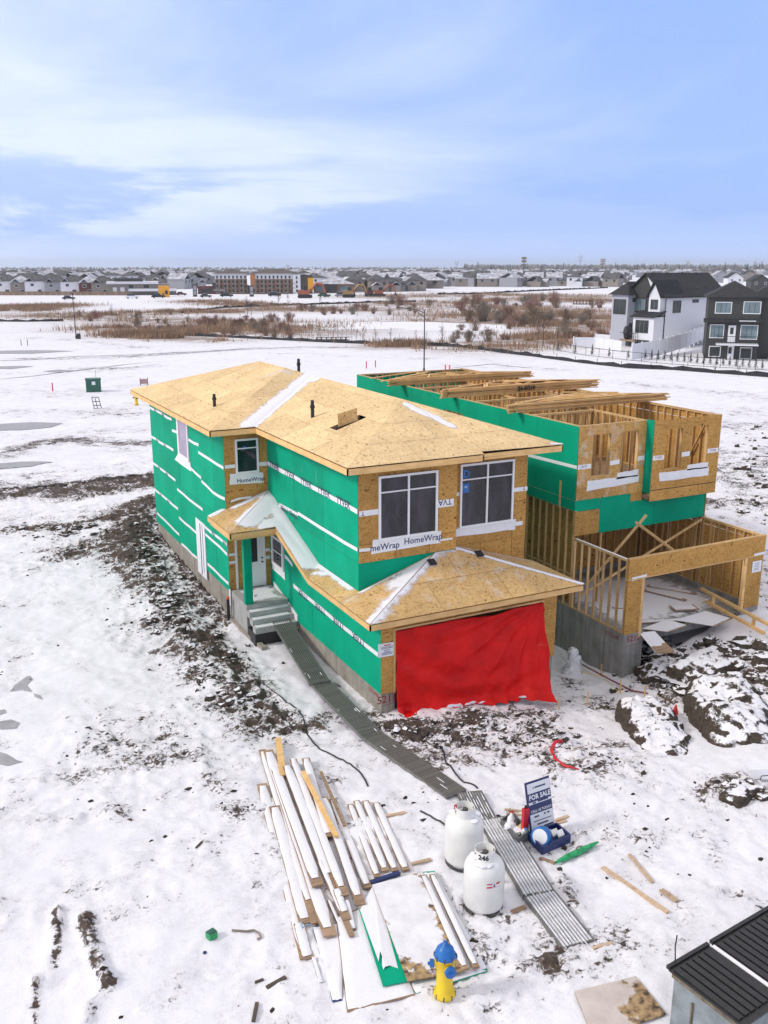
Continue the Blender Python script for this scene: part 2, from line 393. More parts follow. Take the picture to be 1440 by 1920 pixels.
M['twig'] = plain('bare_twig', (.26, .185, .13), .9, .4, 2)
M['twigred'] = plain('red_twig', (.27, .16, .12), .9, .4, 2)
M['twiggrey'] = plain('grey_twig', (.25, .21, .165), .9, .4, 2)
M['reed'] = plain('dry_reed', (.33, .215, .14), .9, .4, .2)
M['conifer'] = plain('conifer_needles', (.022, .038, .022), .9, .5, 3)
M['bark'] = plain('bark', (.09, .065, .05), .9, .3)
M['siding_white'] = plain('white_siding', (.70, .70, .73), .6, .05)
M['siding_grey'] = plain('grey_siding', (.30, .30, .32), .6, .08)
M['siding_dark'] = plain('charcoal_siding', (.042, .041, .038), .6, .15)
M['siding_tan'] = plain('tan_siding', (.24, .205, .18), .7, .1)
M['siding_brown'] = plain('brown_brick', (.26, .14, .085), .8, .2, 1)
M['shingle'] = plain('dark_shingle', (.024, .024, .027), .85, .35, 2)
M['shingle_grey'] = plain('grey_shingle', (.085, .08, .085), .85, .6, .5)
M['snowroof'] = plain('snowy_roof', (.44, .44, .48), .8, .55, .45)
M['fence_white'] = plain('white_fence_vinyl', (.74, .74, .77), .5, .04)
M['fence_brown'] = plain('brown_fence_boards', (.22, .15, .10), .8, .2, .3)
M['orange'] = plain('orange_panel', (.80, .36, .01), .5, .08, .3)
M['machine'] = plain('machine_orange', (.34, .10, .05), .5, .2, .5)
M['machine2'] = plain('machine_yellow', (.34, .2, .07), .5, .2, .5)
M['pole'] = plain('dark_pole', (.03, .028, .03), .5, .1)
M['dkred'] = plain('maroon_cladding', (.12, .03, .03), .6, .1, .3)
M['road'] = None
# ------------------------------------------------------------------ terrain
CTRL = [(1.65, 0, -.9), (1.65, 3, -.87), (1.4, 6, -.9), (0, 9.8, -.76), (0, 13, -.66), (0, 16.3, -.44), (0, 20.3, -.12), (0, 24, -.2), (4, 23, -.2), (8, 23, -.2),
        (5, .8, -.95), (4, -.6, -.95), (7, -1.7, -.98), (8.1, .8, -1.3), (9.7, 1, -2.1), (10.4, .2, -2.4), (10.6, 2.4, -2.3), (9.8, 5, -1.9), (9.6, 9, -1.4), (9.5, 14, -.8), (9.5, 20, -.4), (10.3, -1.1, -2.0), (11.1, -.7, -2.3), (11.3, .6, -2.2), (8.8, -1.6, -1.2), (12.4, -.7, -1.2),
        (12.6, -1.2, -.45), (14, -1.2, -.2), (16, -1.4, -.15), (17.5, -1.2, -.25), (18.5, 1, -.3), (13.5, -2.6, -.45), (16, -3.2, -.5), (10.7, -2.0, -.75), (9.2, -3.0, -.95), (14, 3, -.6), (18.6, 6, -.4), (18.6, 12, -.4), (14, 8, -.6),
        (-2, 6, -.85), (-3, 12, -.85), (-3.5, 17, -.6), (-6, 8, -.85), (-8, 14, -.75), (-6, 2, -.75), (-5, -4, -.7), (0, -5, -.7), (0, -10, -.7), (5, -6, -.7), (5, -11, -.7), (11, -9, -.6), (-8, -9, -.7), (-4, 24, -.4), (-9, 22, -.5)]
def pathpts(pts, z, step=.35):
    P = [at(u, v, z=z) for u, v in pts]; o = []
    for a, b in zip(P, P[1:]):
        k = max(1, int((b - a).length / step))
        o += [(a + (b - a) * i / k) for i in range(k)]
    return o + [P[-1]]
# (pixel path, z, radius m, dirt strength, height)
FEAT = [
    ([(0, 1470), (140, 1455), (260, 1435), (420, 1395)], -.7, .22, .12, -.07), ([(0, 1535), (150, 1522), (300, 1498), (440, 1470)], -.7, .22, .12, -.07), ([(0, 1640), (160, 1610), (330, 1560)], -.7, .2, .05, -.05),
    ([(1000, 1560), (1120, 1585), (1290, 1640), (1440, 1720)], -.7, .22, .10, -.07), ([(1080, 1500), (1240, 1545), (1440, 1620)], -.7, .22, .10, -.07), ([(1300, 1450), (1440, 1500)], -.7, .3, .10, -.04),
    ([(130, 1730), (132, 1800), (126, 1920)], -.7, .25, .02, -.08), ([(85, 1720), (88, 1800), (84, 1920)], -.7, .2, .02, -.05), ([(200, 1180), (300, 1270), (420, 1380)], -.8, .35, .14, -.06), ([(120, 1200), (230, 1300), (350, 1420)], -.8, .35, .12, -.06),
    ([(0, 660), (150, 655), (330, 648), (500, 642)], -.5, 1.6, .18, 0), ([(0, 625), (120, 622), (250, 632)], -.5, 2.2, .30, .1), ([(0, 700), (120, 698), (230, 690)], -.5, 1.5, .22, .05), ([(60, 745), (200, 738), (260, 735)], -.5, 1.5, .22, 0), ([(0, 815), (120, 812), (280, 805)], -.5, 1.4, .16, 0), ([(0, 890), (160, 878), (285, 868)], -.5, 1.2, .16, 0), ([(520, 662), (680, 668), (800, 672)], -.5, 1.6, .22, 0), ([(880, 668), (960, 684), (1050, 694)], -.5, 1.8, .20, 0), ([(1150, 715), (1300, 730), (1440, 745)], -.5, 2.2, .22, 0), ([(1380, 770), (1440, 780)], -.5, 5., .16, 0),
    ([(1340, 1000), (1400, 1060), (1440, 1100)], -.4, 3.5, .22, .03), ([(1375, 900), (1440, 930)], -.4, 5., .16, .03),
    ([(285, 950), (255, 985), (248, 1030), (270, 1085), (310, 1130), (345, 1185), (385, 1240), (430, 1290)], -.6, 1.0, .50, .26),
    ([(270, 960), (240, 1010), (260, 1080), (310, 1150), (370, 1230), (440, 1300)], -.6, 2.0, .22, .04),
    ([(320, 1020), (370, 1100), (415, 1160)], -.65, .9, .30, .02), ([(0, 985), (110, 985), (250, 960)], -.6, 2.3, .30, .03), ([(-20, 925), (140, 905), (290, 892)], -.5, 2.6, .22, .02), ([(60, 1075), (150, 1060), (230, 1060)], -.7, 1.5, .25, .02),
    ([(280, 985), (255, 1010), (262, 1060)], -.6, .9, .42, .1),
    ([(20, 1000), (110, 1000), (200, 985), (285, 955)], -.6, 1.0, .62, .12),
    ([(120, 1040), (190, 1030), (240, 1010)], -.6, 1.0, .45, .05),
    ([(150, 930), (230, 915), (285, 905)], -.5, 1.8, .50, .03),
    ([(20, 930), (150, 915), (280, 895)], -.5, 1.8, .38, .02),
    ([(330, 1040), (390, 1130), (420, 1160)], -.7, .55, .38, .02),
    ([(395, 1190), (440, 1240), (490, 1300), (520, 1345)], -.75, .7, .55, .06),
    ([(430, 1340), (530, 1370), (600, 1340)], -.75, .7, .3, .02),
    ([(600, 1260), (640, 1300), (690, 1345)], -.85, .35, .3, .0),
    ([(735, 1365), (790, 1375), (850, 1365), (930, 1345), (1010, 1345)], -.9, .9, .60, .10),
    ([(790, 1420), (860, 1400), (960, 1390), (1050, 1390), (1130, 1410)], -.85, 1.1, .50, .05),
    ([(850, 1440), (950, 1430), (1060, 1440)], -.8, .9, .30, .02),
    ([(1120, 1300), (1160, 1330), (1080, 1300)], -.9, .8, .35, .02),
    ([(1060, 1250), (1110, 1290)], -1.2, .6, .4, .02),
    ([(1210, 1220), (1280, 1225), (1350, 1230), (1440, 1230)], -.3, 1.1, .50, .1),
    ([(1270, 1270), (1330, 1290), (1440, 1270)], -.5, 1.0, .45, .08),
    ([(1360, 860), (1400, 930), (1440, 980)], -.4, 6., .20, .02),
    ([(1380, 800), (1440, 830)], -.4, 6., .16, .0),
    ([(1340, 1490), (1390, 1470), (1440, 1490)], -.7, .5, .55, .12),
    ([(850, 1690), (890, 1725), (940, 1730)], -.7, .4, .35, .0),
    ([(880, 1790), (960, 1840), (1040, 1800)], -.7, .7, .32, .02),
    ([(1050, 1640), (1070, 1690)], -.7, .22, .50, .03),
    ([(1050, 1800), (1180, 1790), (1260, 1760), (1300, 1720)], -.7, .8, .24, .02),
    ([(1220, 1620), (1300, 1660), (1420, 1690)], -.7, .35, .24, .0),
    ([(1100, 1560), (1200, 1580), (1330, 1590)], -.7, .7, .14, .0),
    ([(107, 1712), (108, 1760), (104, 1813)], -.7, .10, .85, .07), ([(66, 1838), (68, 1880), (66, 1925)], -.7, .08, .85, .06),
    ([(158, 1726), (174, 1782), (186, 1820), (206, 1850)], -.7, .15, .60, .11), ([(206, 1850), (168, 1886), (160, 1920)], -.7, .14, .5, .05),
    ([(100, 1455), (200, 1440), (310, 1420)], -.7, .45, .25, .03), ([(0, 1545), (130, 1530), (290, 1505)], -.7, .35, .22, .02),
    ([(380, 1430), (400, 1475), (460, 1470)], -.7, .3, .34, .06), ([(430, 1515), (470, 1525)], -.7, .3, .3, .02),
    ([(230, 1180), (290, 1220)], -.85, 1., .20, .0), ([(170, 1390), (250, 1400), (330, 1390)], -.8, 1., .20, .02), ([(30, 1130), (90, 1120)], -.8, .9, .18, .0),
    ([(790, 1850), (850, 1880), (930, 1880)], -.7, .35, .30, .02),
    ([(0, 855), (80, 830), (160, 825)], -.5, 1.8, .50, .25), ([(225, 830), (280, 830)], -.5, 1.2, .42, .1),
    ([(20, 770), (120, 775), (230, 775)], -.5, 2.2, .26, .05), ([(0, 735), (100, 735), (260, 720)], -.5, 2., .22, .05),
    ([(30, 672), (120, 672), (250, 668), (400, 657)], -.5, 1.8, .42, .08), ([(500, 655), (600, 650), (700, 655)], -.5, 2., .24, .05),
    ([(140, 690), (240, 690), (290, 685)], -.5, 1.5, .36, .1), ([(50, 632), (160, 640), (260, 650)], -.5, 2.5, .25, .05), ([(850, 685), (950, 690)], -.5, 2., .18, 0),
]
GRASS = [([(850, 590), (1000, 592), (1120, 600)], 14), ([(740, 556), (900, 552), (1100, 556)], 18), ([(230, 628), (330, 634), (400, 636)], 5), ([(0, 582), (70, 582)], 8),  # pixel path at z -.5, radius m
    ([(0, 576), (60, 577), (105, 573)], 10), ([(90, 590), (150, 592), (190, 595)], 12), ([(210, 615), (300, 618), (400, 625)], 8), ([(300, 600), (400, 605), (470, 608), (540, 620)], 14),
    ([(190, 592), (300, 585), (420, 585)], 9), ([(520, 580), (600, 580), (720, 580)], 13), ([(380, 565), (500, 575)], 10), ([(740, 570), (860, 565), (1000, 562), (1130, 565)], 14),
    ([(840, 605), (950, 600), (1090, 600)], 16), ([(900, 575), (1000, 580), (1120, 590)], 18), ([(740, 648), (800, 648)], 5), ([(900, 650), (1000, 640), (1080, 630)], 8), ([(1010, 605), (1110, 615)], 12)]
_fp = []
for pts, z, r, s, h in FEAT:
    P = pathpts(pts, z, max(.1, r * .5)); _fp.append((np.array([(p.x, p.y) for p in P]), r, s, h))
_gp = [(np.array([(p.x, p.y) for p in pathpts(pts, -.5, r * .5)]), r) for pts, r in GRASS]
_c = np.array(CTRL)
def base_z(x, y):
    x = np.asarray(x, float); y = np.asarray(y, float); sh = x.shape; x = x.ravel(); y = y.ravel()
    num = np.full(x.shape, -.55 * .03); den = np.full(x.shape, .03)
    near = (x > -25) & (x < 35) & (y > -30) & (y < 45); xn, yn = x[near], y[near]
    if len(xn):
        nn, dd = num[near], den[near]
        for cx, cy, cz in _c:
            wgt = np.exp(-((xn - cx) ** 2 + (yn - cy) ** 2) / (2 * 1.9 ** 2)); nn = nn + wgt * cz; dd = dd + wgt
        num[near] = nn; den[near] = dd
    return (num / den).reshape(sh)
def feat(x, y):
    x = np.asarray(x, float); y = np.asarray(y, float); sh = x.shape; x = x.ravel(); y = y.ravel()
    inv = np.ones(x.shape); hz_ = np.zeros(x.shape)
    for P, r, s, h in _fp:
        m = (x > P[:, 0].min() - 3 * r) & (x < P[:, 0].max() + 3 * r) & (y > P[:, 1].min() - 3 * r) & (y < P[:, 1].max() + 3 * r)
        if not m.any(): continue
        xm, ym = x[m], y[m]; d2 = np.full(xm.shape, 1e9)
        for px_, py_ in P: d2 = np.minimum(d2, (xm - px_) ** 2 + (ym - py_) ** 2)
        g = np.exp(-d2 / (2 * (r * .7) ** 2)); inv[m] *= 1 - s * g; hz_[m] = np.maximum(hz_[m], h * g) if h >= 0 else hz_[m] + h * g
    near = np.exp(-(np.maximum(0, np.hypot(x - 3, y - 3) - 22) / 30) ** 2)
    f1 = fbm(x * .22, y * .30, 4, 51); inv *= 1 - np.clip((f1 - .52) * 2.2, 0, .20) * (.5 + .5 * near)
    inv *= 1 - .03 * near - .02
    d_ = 1 - inv; d_ = np.where(np.hypot(x - 3, y - 3) > 27, np.clip(d_ * 1.45, 0, .9), d_)
    return d_.reshape(sh), hz_.reshape(sh)
def grassy(x, y):
    g = np.zeros(np.shape(x))
    for P, r in _gp:
        d2 = np.full(np.shape(x), 1e12)
        for px_, py_ in P: d2 = np.minimum(d2, (x - px_) ** 2 + (y - py_) ** 2)
        g = np.maximum(g, np.exp(-d2 / (2 * r * r)))
    return g
def house_mask(x, y):   # 1 where a slab covers the ground
    a = (x > .1) & (x < 7.9) & (y > .15) & (y < 20.4) & ((x > 1.8) | (y > 9.4))
    b = (x > 11.1) & (x < 17.4) & (y > .1) & (y < 21)
    return a | b
def height(x, y):
    x = np.asarray(x, float); y = np.asarray(y, float)
    z = base_z(x, y); d, h = feat(x, y)
    near = np.exp(-(np.maximum(0, np.hypot(x - 3, y - 3) - 25) / 20) ** 2)
    und = (fbm(x * .35, y * .35, 4, 3) - .5) * .22 + (fbm(x * 1.5, y * 1.5, 4, 21) - .5) * .10
    clod = (np.abs(fbm(x * 2.1, y * 2.1, 4, 9) - .5) * 2); clod = (1 - clod) ** 2 - .55
    z = z + (und + clod * d * .34 + h * (.7 + .6 * fbm(x * 1.2, y * 1.2, 3, 33))) * np.maximum(near, .25 * (d > .05))
    z = np.where(house_mask(x, y), z - .55, z)
    # the far fields fall gently towards the pond and level out
    return z, d
def ground(x, y):
    return height(np.array([x]), np.array([y]))[0][0]
def axis(lo, hi, st, far, k=1.024):
    a = list(np.arange(lo, hi + st / 2, st)); s = st; p = hi
    while p < far: s *= k if p < hi + 130 else 1.1; p += s; a.append(p)
    s = st; p = lo; b = []
    while p > -far: s *= 1.09; p -= s; b.append(p)
    return np.array(b[::-1] + a)
def axis_(lo, hi, st, far, k=1.055):
    a = list(np.arange(lo, hi + st / 2, st)); s = st; p = hi
    while p < far: s *= k; p += s; a.append(p)
    s = st; p = lo; b = []
    while p > -far: s *= k; p -= s; b.append(p)
    return np.array(b[::-1] + a)
gx = axis(-9.5, 20.5, .09, 6000); gy = axis(-13., 23.5, .09, 6000); print('grid', len(gx), len(gy))
GX, GY = np.meshgrid(gx, gy); GZ, GD = height(GX, GY)
far_ = np.hypot(GX - 3, GY - 3) > 60
GG = np.where(far_, grassy(GX, GY), 0)
GZ = np.where(np.hypot(GX, GY) > 200, np.where(GZ < -.5, GZ, -.5), GZ)
nx, ny = len(gx), len(gy)
me = bpy.data.meshes.new('snow_ground')
co_ = np.stack([GX, GY, GZ], -1).reshape(-1, 3)
ii = (np.arange(ny - 1)[:, None] * nx + np.arange(nx - 1)[None]).ravel()
fc = np.stack([ii, ii + 1, ii + nx + 1, ii + nx], 1)
me.vertices.add(len(co_)); me.vertices.foreach_set('co', co_.ravel())
me.loops.add(fc.size); me.loops.foreach_set('vertex_index', fc.ravel().astype(np.int32))
me.polygons.add(len(fc)); me.polygons.foreach_set('loop_start', np.arange(0, fc.size, 4, dtype=np.int32)); me.polygons.foreach_set('use_smooth', np.ones(len(fc), bool))
me.update(); me.validate()
for nm, arr in (('dirt', GD), ('grass', GG)):
    a_ = me.attributes.new(nm, 'FLOAT', 'POINT'); a_.data.foreach_set('value', arr.ravel().astype(np.float32))
me.materials.append(M['ground'])
go = bpy.data.objects.new('snow_ground', me); C.objects.link(go); go['kind'] = 'structure'

def ground_strip(name, px, width, dirt, lift=.03, mat=None, ragged=.3, seg=1.5, grass=0., kind='structure'):
    """a band lying on the ground along a pixel path"""
    P = pathpts(px, -.5, seg); vs = []; q = random.Random(len(name) + int(px[0][0] * 7 + px[0][1])); k = len(P)
    for i, p in enumerate(P):
        d = (P[min(i + 1, k - 1)] - P[max(0, i - 1)]); d.z = 0; d.normalize(); n = Vector((-d.y, d.x, 0))
        t = min(1, 4 * min(i, k - 1 - i) / k + .15) if ragged else 1
        for s in (-1, 1):
            p2 = p + n * s * width * .5 * t * (1 + q.uniform(-ragged, ragged)); vs.append((p2.x, p2.y, float(ground(p2.x, p2.y)) + lift))
    mb = MB(); mb.add(vs, [(2 * i, 2 * i + 2, 2 * i + 3, 2 * i + 1) for i in range(k - 1)])
    o = obj(name, mb, mat or M['ground'], kind=kind, org=(0, 0, 0))
    if mat is None:
        for nm, val in (('dirt', dirt), ('grass', grass)):
            a_ = o.data.attributes.new(nm, 'FLOAT', 'POINT'); a_.data.foreach_set('value', [val] * len(vs))
    return o
def patch(name, px, mat, lift=.012):
    P = [at(u, v, z=-.6) for u, v in px]; c = sum(P, Vector()) / len(P); vs = []
    for i in range(len(P)):
        a, b = P[i], P[(i + 1) % len(P)]
        for k in range(4): vs.append(a.lerp(b, k / 4))
    vs2 = [c] + vs; rows = MB(); n = len(vs)
    for ring in (1., .66, .33):
        for p in vs:
            q_ = c + (p - c) * ring; rows.v.append((q_.x, q_.y, float(ground(q_.x, q_.y)) + lift))
    rows.v.append((c.x, c.y, float(ground(c.x, c.y)) + lift))
    for r_ in range(2):
        for i in range(n): rows.f.append((r_ * n + i, r_ * n + (i + 1) % n, (r_ + 1) * n + (i + 1) % n, (r_ + 1) * n + i)); rows.m.append(0); rows.sm.append(True)
    for i in range(n): rows.f.append((2 * n + i, 2 * n + (i + 1) % n, 3 * n)); rows.m.append(0); rows.sm.append(True)
    return obj(name, rows, mat, kind='structure', org=(0, 0, 0))
patch('ice_patch', [(17, 1285), (35, 1268), (55, 1257), (61, 1265), (50, 1275), (60, 1290), (42, 1285)], M['ice'])
patch('ice_patch', [(-5, 1350), (20, 1343), (37, 1350), (30, 1360), (0, 1362)], M['ice'])
patch('ice_patch', [(-5, 1325), (8, 1323), (12, 1330), (-4, 1335)], M['ice'])
patch('ice_patch', [(-8, 1400), (10, 1405), (30, 1416), (42, 1420), (15, 1428), (-8, 1425)], M['ice'])
patch('ice_patch', [(62, 1294), (75, 1298), (80, 1305), (66, 1301)], M['ice'])
for px in ([(-10, 797), (60, 793), (118, 795), (95, 803), (40, 808), (-10, 809)], [(-10, 872), (40, 868), (100, 868), (60, 876), (-10, 882)], [(-10, 659), (70, 657), (140, 659), (60, 664), (-10, 664)], [(-10, 688), (40, 687), (64, 688), (20, 693), (-10, 692)], [(80, 697), (110, 694), (150, 696), (110, 700)]):
    patch('frozen_puddle', px, M['ice'], .03)
# the back street and its low kerb, the dark lip of the graded lot, wheel ruts
ground_strip('kerb', [(-60, 716), (60, 705), (150, 694), (245, 682), (300, 677)], .25, .8, .05, ragged=.3)
ground_strip('tyre_track', [(-40, 677), (60, 674), (140, 668), (260, 664), (400, 657), (500, 650)], .9, .42, .05)
ground_strip('tyre_track', [(140, 671), (300, 665), (450, 655), (560, 650), (740, 652)], .6, .40, .05)
ground_strip('tyre_track', [(840, 690), (920, 682), (1000, 690)], .5, .36, .05)
ground_strip('cut_bank', [(-60, 921), (60, 912), (160, 903), (250, 894), (292, 889)], .55, .95, .03, M['soil'], .25, .4)

# soil clods lying loose where the ground is churned
def clods():
    mb = MB(); q = np.random.default_rng(5); cnt = 0
    X = q.uniform(-9, 20, 90000); Y = q.uniform(-12.5, 23, 90000)
    d, _ = feat(X, Y); pat = fbm(X * 1.1, Y * 1.1, 3, 77); keep = (q.random(len(X)) < (np.clip(d - .12, 0, 1) ** 1.4 * .50 * np.clip((pat - .40) * 5, 0, 1) + .002)) & ~house_mask(X, Y)
    X, Y = X[keep], Y[keep]; Z, _ = height(X, Y)
    mb.smooth = False
    base = [(1, 0, 0), (.3, .9, .1), (-.8, .5, 0), (-.7, -.6, .1), (.3, -.9, 0), (.05, .1, .9)]
    for x, y, z in zip(X, Y, Z):
        s = .018 + .085 * q.random() ** 3.5; a = q.uniform(0, 6.28); ca, sa = math.cos(a) * s, math.sin(a) * s; k = q.uniform(.6, 1.5, 6)
        vs = [(x + (bx * ca - by * sa) * kk, y + (bx * sa + by * ca) * kk * .8, z + bz * s * kk * .8 - .01) for (bx, by, bz), kk in zip(base, k)]
        mb.add(vs, [(0, 1, 5), (1, 2, 5), (2, 3, 5), (3, 4, 5), (4, 0, 5)]); cnt += 1
    o = obj('soil_clods', mb, M['soil'], kind='stuff', org=(0, 0, 0)); return cnt
print('clods', clods())
# ------------------------------------------------------------------ building kit
def clip(poly, a, b, c):            # keep a*u+b*v<=c
    o = []; n = len(poly)
    for i in range(n):
        p, q = poly[i], poly[(i + 1) % n]; fp = a * p[0] + b * p[1] - c; fq = a * q[0] + b * q[1] - c
        if fp <= 0: o.append(p)
        if (fp < 0) != (fq < 0) and abs(fp - fq) > 1e-12:
            t = fp / (fp - fq); o.append((p[0] + (q[0] - p[0]) * t, p[1] + (q[1] - p[1]) * t))
    return o
def area(poly): return abs(sum(p[0] * q[1] - q[0] * p[1] for p, q in zip(poly, poly[1:] + poly[:1]))) / 2
def panels(name, parent, O, u, v, poly, mat, cu=1.22, cv=2.44, ou=0., ov=0., th=.012, holes=(), stagger=0., gap=.007, jit=.003, axis_off=0.):
    """sheet panels cut to a convex outline, each one an object; u x v points outwards"""
    O, u, v = Vector(O), Vector(u).normalized(), Vector(v).normalized(); n = u.cross(v).normalized()
    us = [p[0] for p in poly]; vs = [p[1] for p in poly]; q = random.Random(int(1000 * (O.x + O.y * 3 + O.z * 7)) & 0xffff)
    j = math.floor((min(vs) - ov) / cv)
    while ov + j * cv < max(vs):
        i = math.floor((min(us) - ou) / cu) - 1
        while ou + i * cu < max(us):
            a0 = ou + i * cu + (stagger if j % 2 else 0); b0 = ov + j * cv
            c = clip(clip(clip(clip(poly, -1, 0, -(a0 + gap)), 1, 0, a0 + cu - gap), 0, -1, -(b0 + gap)), 0, 1, b0 + cv - gap) if poly else []
            i += 1
            ps = [c] if len(c) > 2 else []
            for h0, h1, g0, g1 in holes:
                nxt = []
                for p in ps:
                    mid = clip(clip(p, -1, 0, -h0), 1, 0, h1) if True else p
                    for r in (clip(p, 1, 0, h0), clip(p, -1, 0, -h1)):
                        if len(r) > 2: nxt.append(r)
                    if len(mid) > 2:
                        for r in (clip(mid, 0, 1, g0), clip(mid, 0, -1, -g1)):
                            if len(r) > 2: nxt.append(r)
                ps = nxt
            ps = [p for p in ps if area(p) > .004]
            if not ps: continue
            mb = MB(); d0 = axis_off + q.uniform(0, jit)
            for p in ps: mb.prism([O + u * a + v * b + n * d0 for a, b in p], n * th)
            obj(name, mb, mat, parent)
        j += 1
def rect(a, b, c, d): return [(a, c), (b, c), (b, d), (a, d)]
def window(root, O, u, n, w, h, cols=2, transom=.0, fr=.07, name='window', mull=.06):
    """white framed window, lower left corner O on the wall face, u along the wall, n outwards"""
    O, u, n = Vector(O), Vector(u), Vector(n); z = Vector((0, 0, 1)); mb = MB()
    def bx(a0, a1, b0, b1, d0, d1, m=mb): m.obox(O + u * (a0 + a1) / 2 + z * (b0 + b1) / 2 + n * (d0 + d1) / 2, u * (a1 - a0), z * (b1 - b0), n * (d1 - d0))
    bx(0, fr, 0, h, 0, .07); bx(w - fr, w, 0, h, 0, .07); bx(fr, w - fr, 0, fr, 0, .07); bx(fr, w - fr, h - fr, h, 0, .07)
    win = obj(name, mb, M['white'], root)
    cw = (w - 2 * fr - mull * (cols - 1)) / cols
    for i in range(cols):
        a0 = fr + i * (cw + mull)
        if i:
            m2 = MB(); bx(a0 - mull, a0, fr + .001, h - fr - .001, .005, .065, m2); obj('mullion', m2, M['white'], win)
        rows = [(fr, h - fr)]
        if transom:
            t = h - fr - transom; m2 = MB(); bx(a0, a0 + cw, t - .04, t, .008, .06, m2); obj('glazing_bar', m2, M['white'], win); rows = [(fr, t - .04), (t, h - fr)]
        for b0, b1 in rows:
            m3 = MB(); bx(a0, a0 + cw, b0, b1, .012, .022, m3); obj('pane', m3, M['glass'], win)
    return win
def strip_on(root, O, u, v, pts, wd, name='tape_strip', mat=None, parent=None, off=.018, th=.004):
    """wavy tape along (a,b) points on a wall face"""
    O, u, v = Vector(O), Vector(u), Vector(v); n = u.cross(v); mb = MB(); vs = []
    for k, (a, b) in enumerate(pts):
        for s in (-.5, .5): vs.append(O + u * a + v * (b + s * wd) + n * off)
    K = len(pts); vs2 = [p + n * th for p in vs]; m = 2 * K
    fs = []
    for i in range(K - 1):
        fs += [(m + 2 * i, m + 2 * i + 2, m + 2 * i + 3, m + 2 * i + 1), (2 * i, 2 * i + 2, m + 2 * i + 2, m + 2 * i), (2 * i + 1, m + 2 * i + 1, m + 2 * i + 3, 2 * i + 3)]
    fs += [(0, m, m + 1, 1), (m - 2, m - 1, 2 * m - 1, 2 * m - 2)]
    mb.add(vs + vs2, fs); return obj(name, mb, mat or M['tape'], parent or root)
def flashing(root, O, u, v, quad, txt=(), wavy=True):
    """white sill flashing sheet with print; quad in (a,b)"""
    O, u, v = Vector(O), Vector(u), Vector(v); n = u.cross(v); mb = MB()
    q = random.Random(int(O.x * 100 + quad[0][0] * 37)); p = []
    for i in range(4):
        a, b = quad[i], quad[(i + 1) % 4]
        for k in range(6):
            t = k / 6; p.append((a[0] + (b[0] - a[0]) * t + q.uniform(-.012, .012), a[1] + (b[1] - a[1]) * t + q.uniform(-.015, .015)))
    mb.prism([O + u * a + v * b + n * .022 for a, b in p], n * .005); f = obj('flashing_sheet', mb, M['tape'], root)
    for s, size, a, b, rot in txt:
        m2 = MB(); cu_, sv = (u * math.cos(rot) + v * math.sin(rot), v * math.cos(rot) - u * math.sin(rot)); put_text(m2, s, size, O + u * a + v * b + n * .030, cu_, sv, .004); obj('printed_word', m2, M['ink'], f)
    return f
X, Y, Z = Vector((1, 0, 0)), Vector((0, 1, 0)), Vector((0, 0, 1))

# ------------------------------------------------------------------ the sheathed house
H1 = thing('unfinished_house', 'green sheathed two storey house with bare strand board roof and red covered garage', 'house', (4, 10, -.9), 'houses under construction')
def wall_core(root, name, x0, x1, y0, y1, z0, z1, mat=None):
    mb = MB(); mb.box(x0, x1, y0, y1, z0, z1); return obj(name, mb, mat or M['core'], root)
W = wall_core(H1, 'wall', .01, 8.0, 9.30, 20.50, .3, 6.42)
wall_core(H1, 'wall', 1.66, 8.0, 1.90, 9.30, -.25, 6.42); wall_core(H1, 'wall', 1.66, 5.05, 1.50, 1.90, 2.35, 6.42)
# garage shell: side walls, piers and lintel with the dark bay between
for a in ((1.66, 1.76, .01, 1.90, -.25, 2.33), (7.9, 8.0, .01, 1.90, -.25, 2.33), (1.76, 2.13, .01, .11, -.25, 2.33), (7.42, 7.9, .01, .11, -.25, 2.33), (2.13, 7.42, .01, .11, 1.78, 2.33)): wall_core(H1, 'wall', *a)
# left wall of the wide rear block (faces -X): u = -Y, v = Z, n = -X
LW = (0, 0, 0)
def left_wall(xw, polyyz, mat, **k): panels('wall_panel', H1, (xw, 0, 0), -Y, Z, [(-y, z) for y, z in polyyz][::1], mat, **k)
left_wall(.01, [(20.51, .3), (9.29, .3), (9.29, 6.4), (20.51, 6.4)], M['green'], cu=2.44, cv=2.74, ou=-20.51, ov=.3, holes=((-15.5, -13.9, 4.35, 6.0),))
left_wall(1.66, [(9.29, 2.4), (1.49, 2.4), (1.49, 6.4), (9.29, 6.4)], M['green'], cu=2.6, cv=2.74, ou=-1.49, ov=3.44)
left_wall(1.66, [(9.29, -.25), (0, -.25), (0, 2.4), (9.29, 2.4)], M['green'], cu=2.6, cv=2.7, ou=0, ov=-.25)
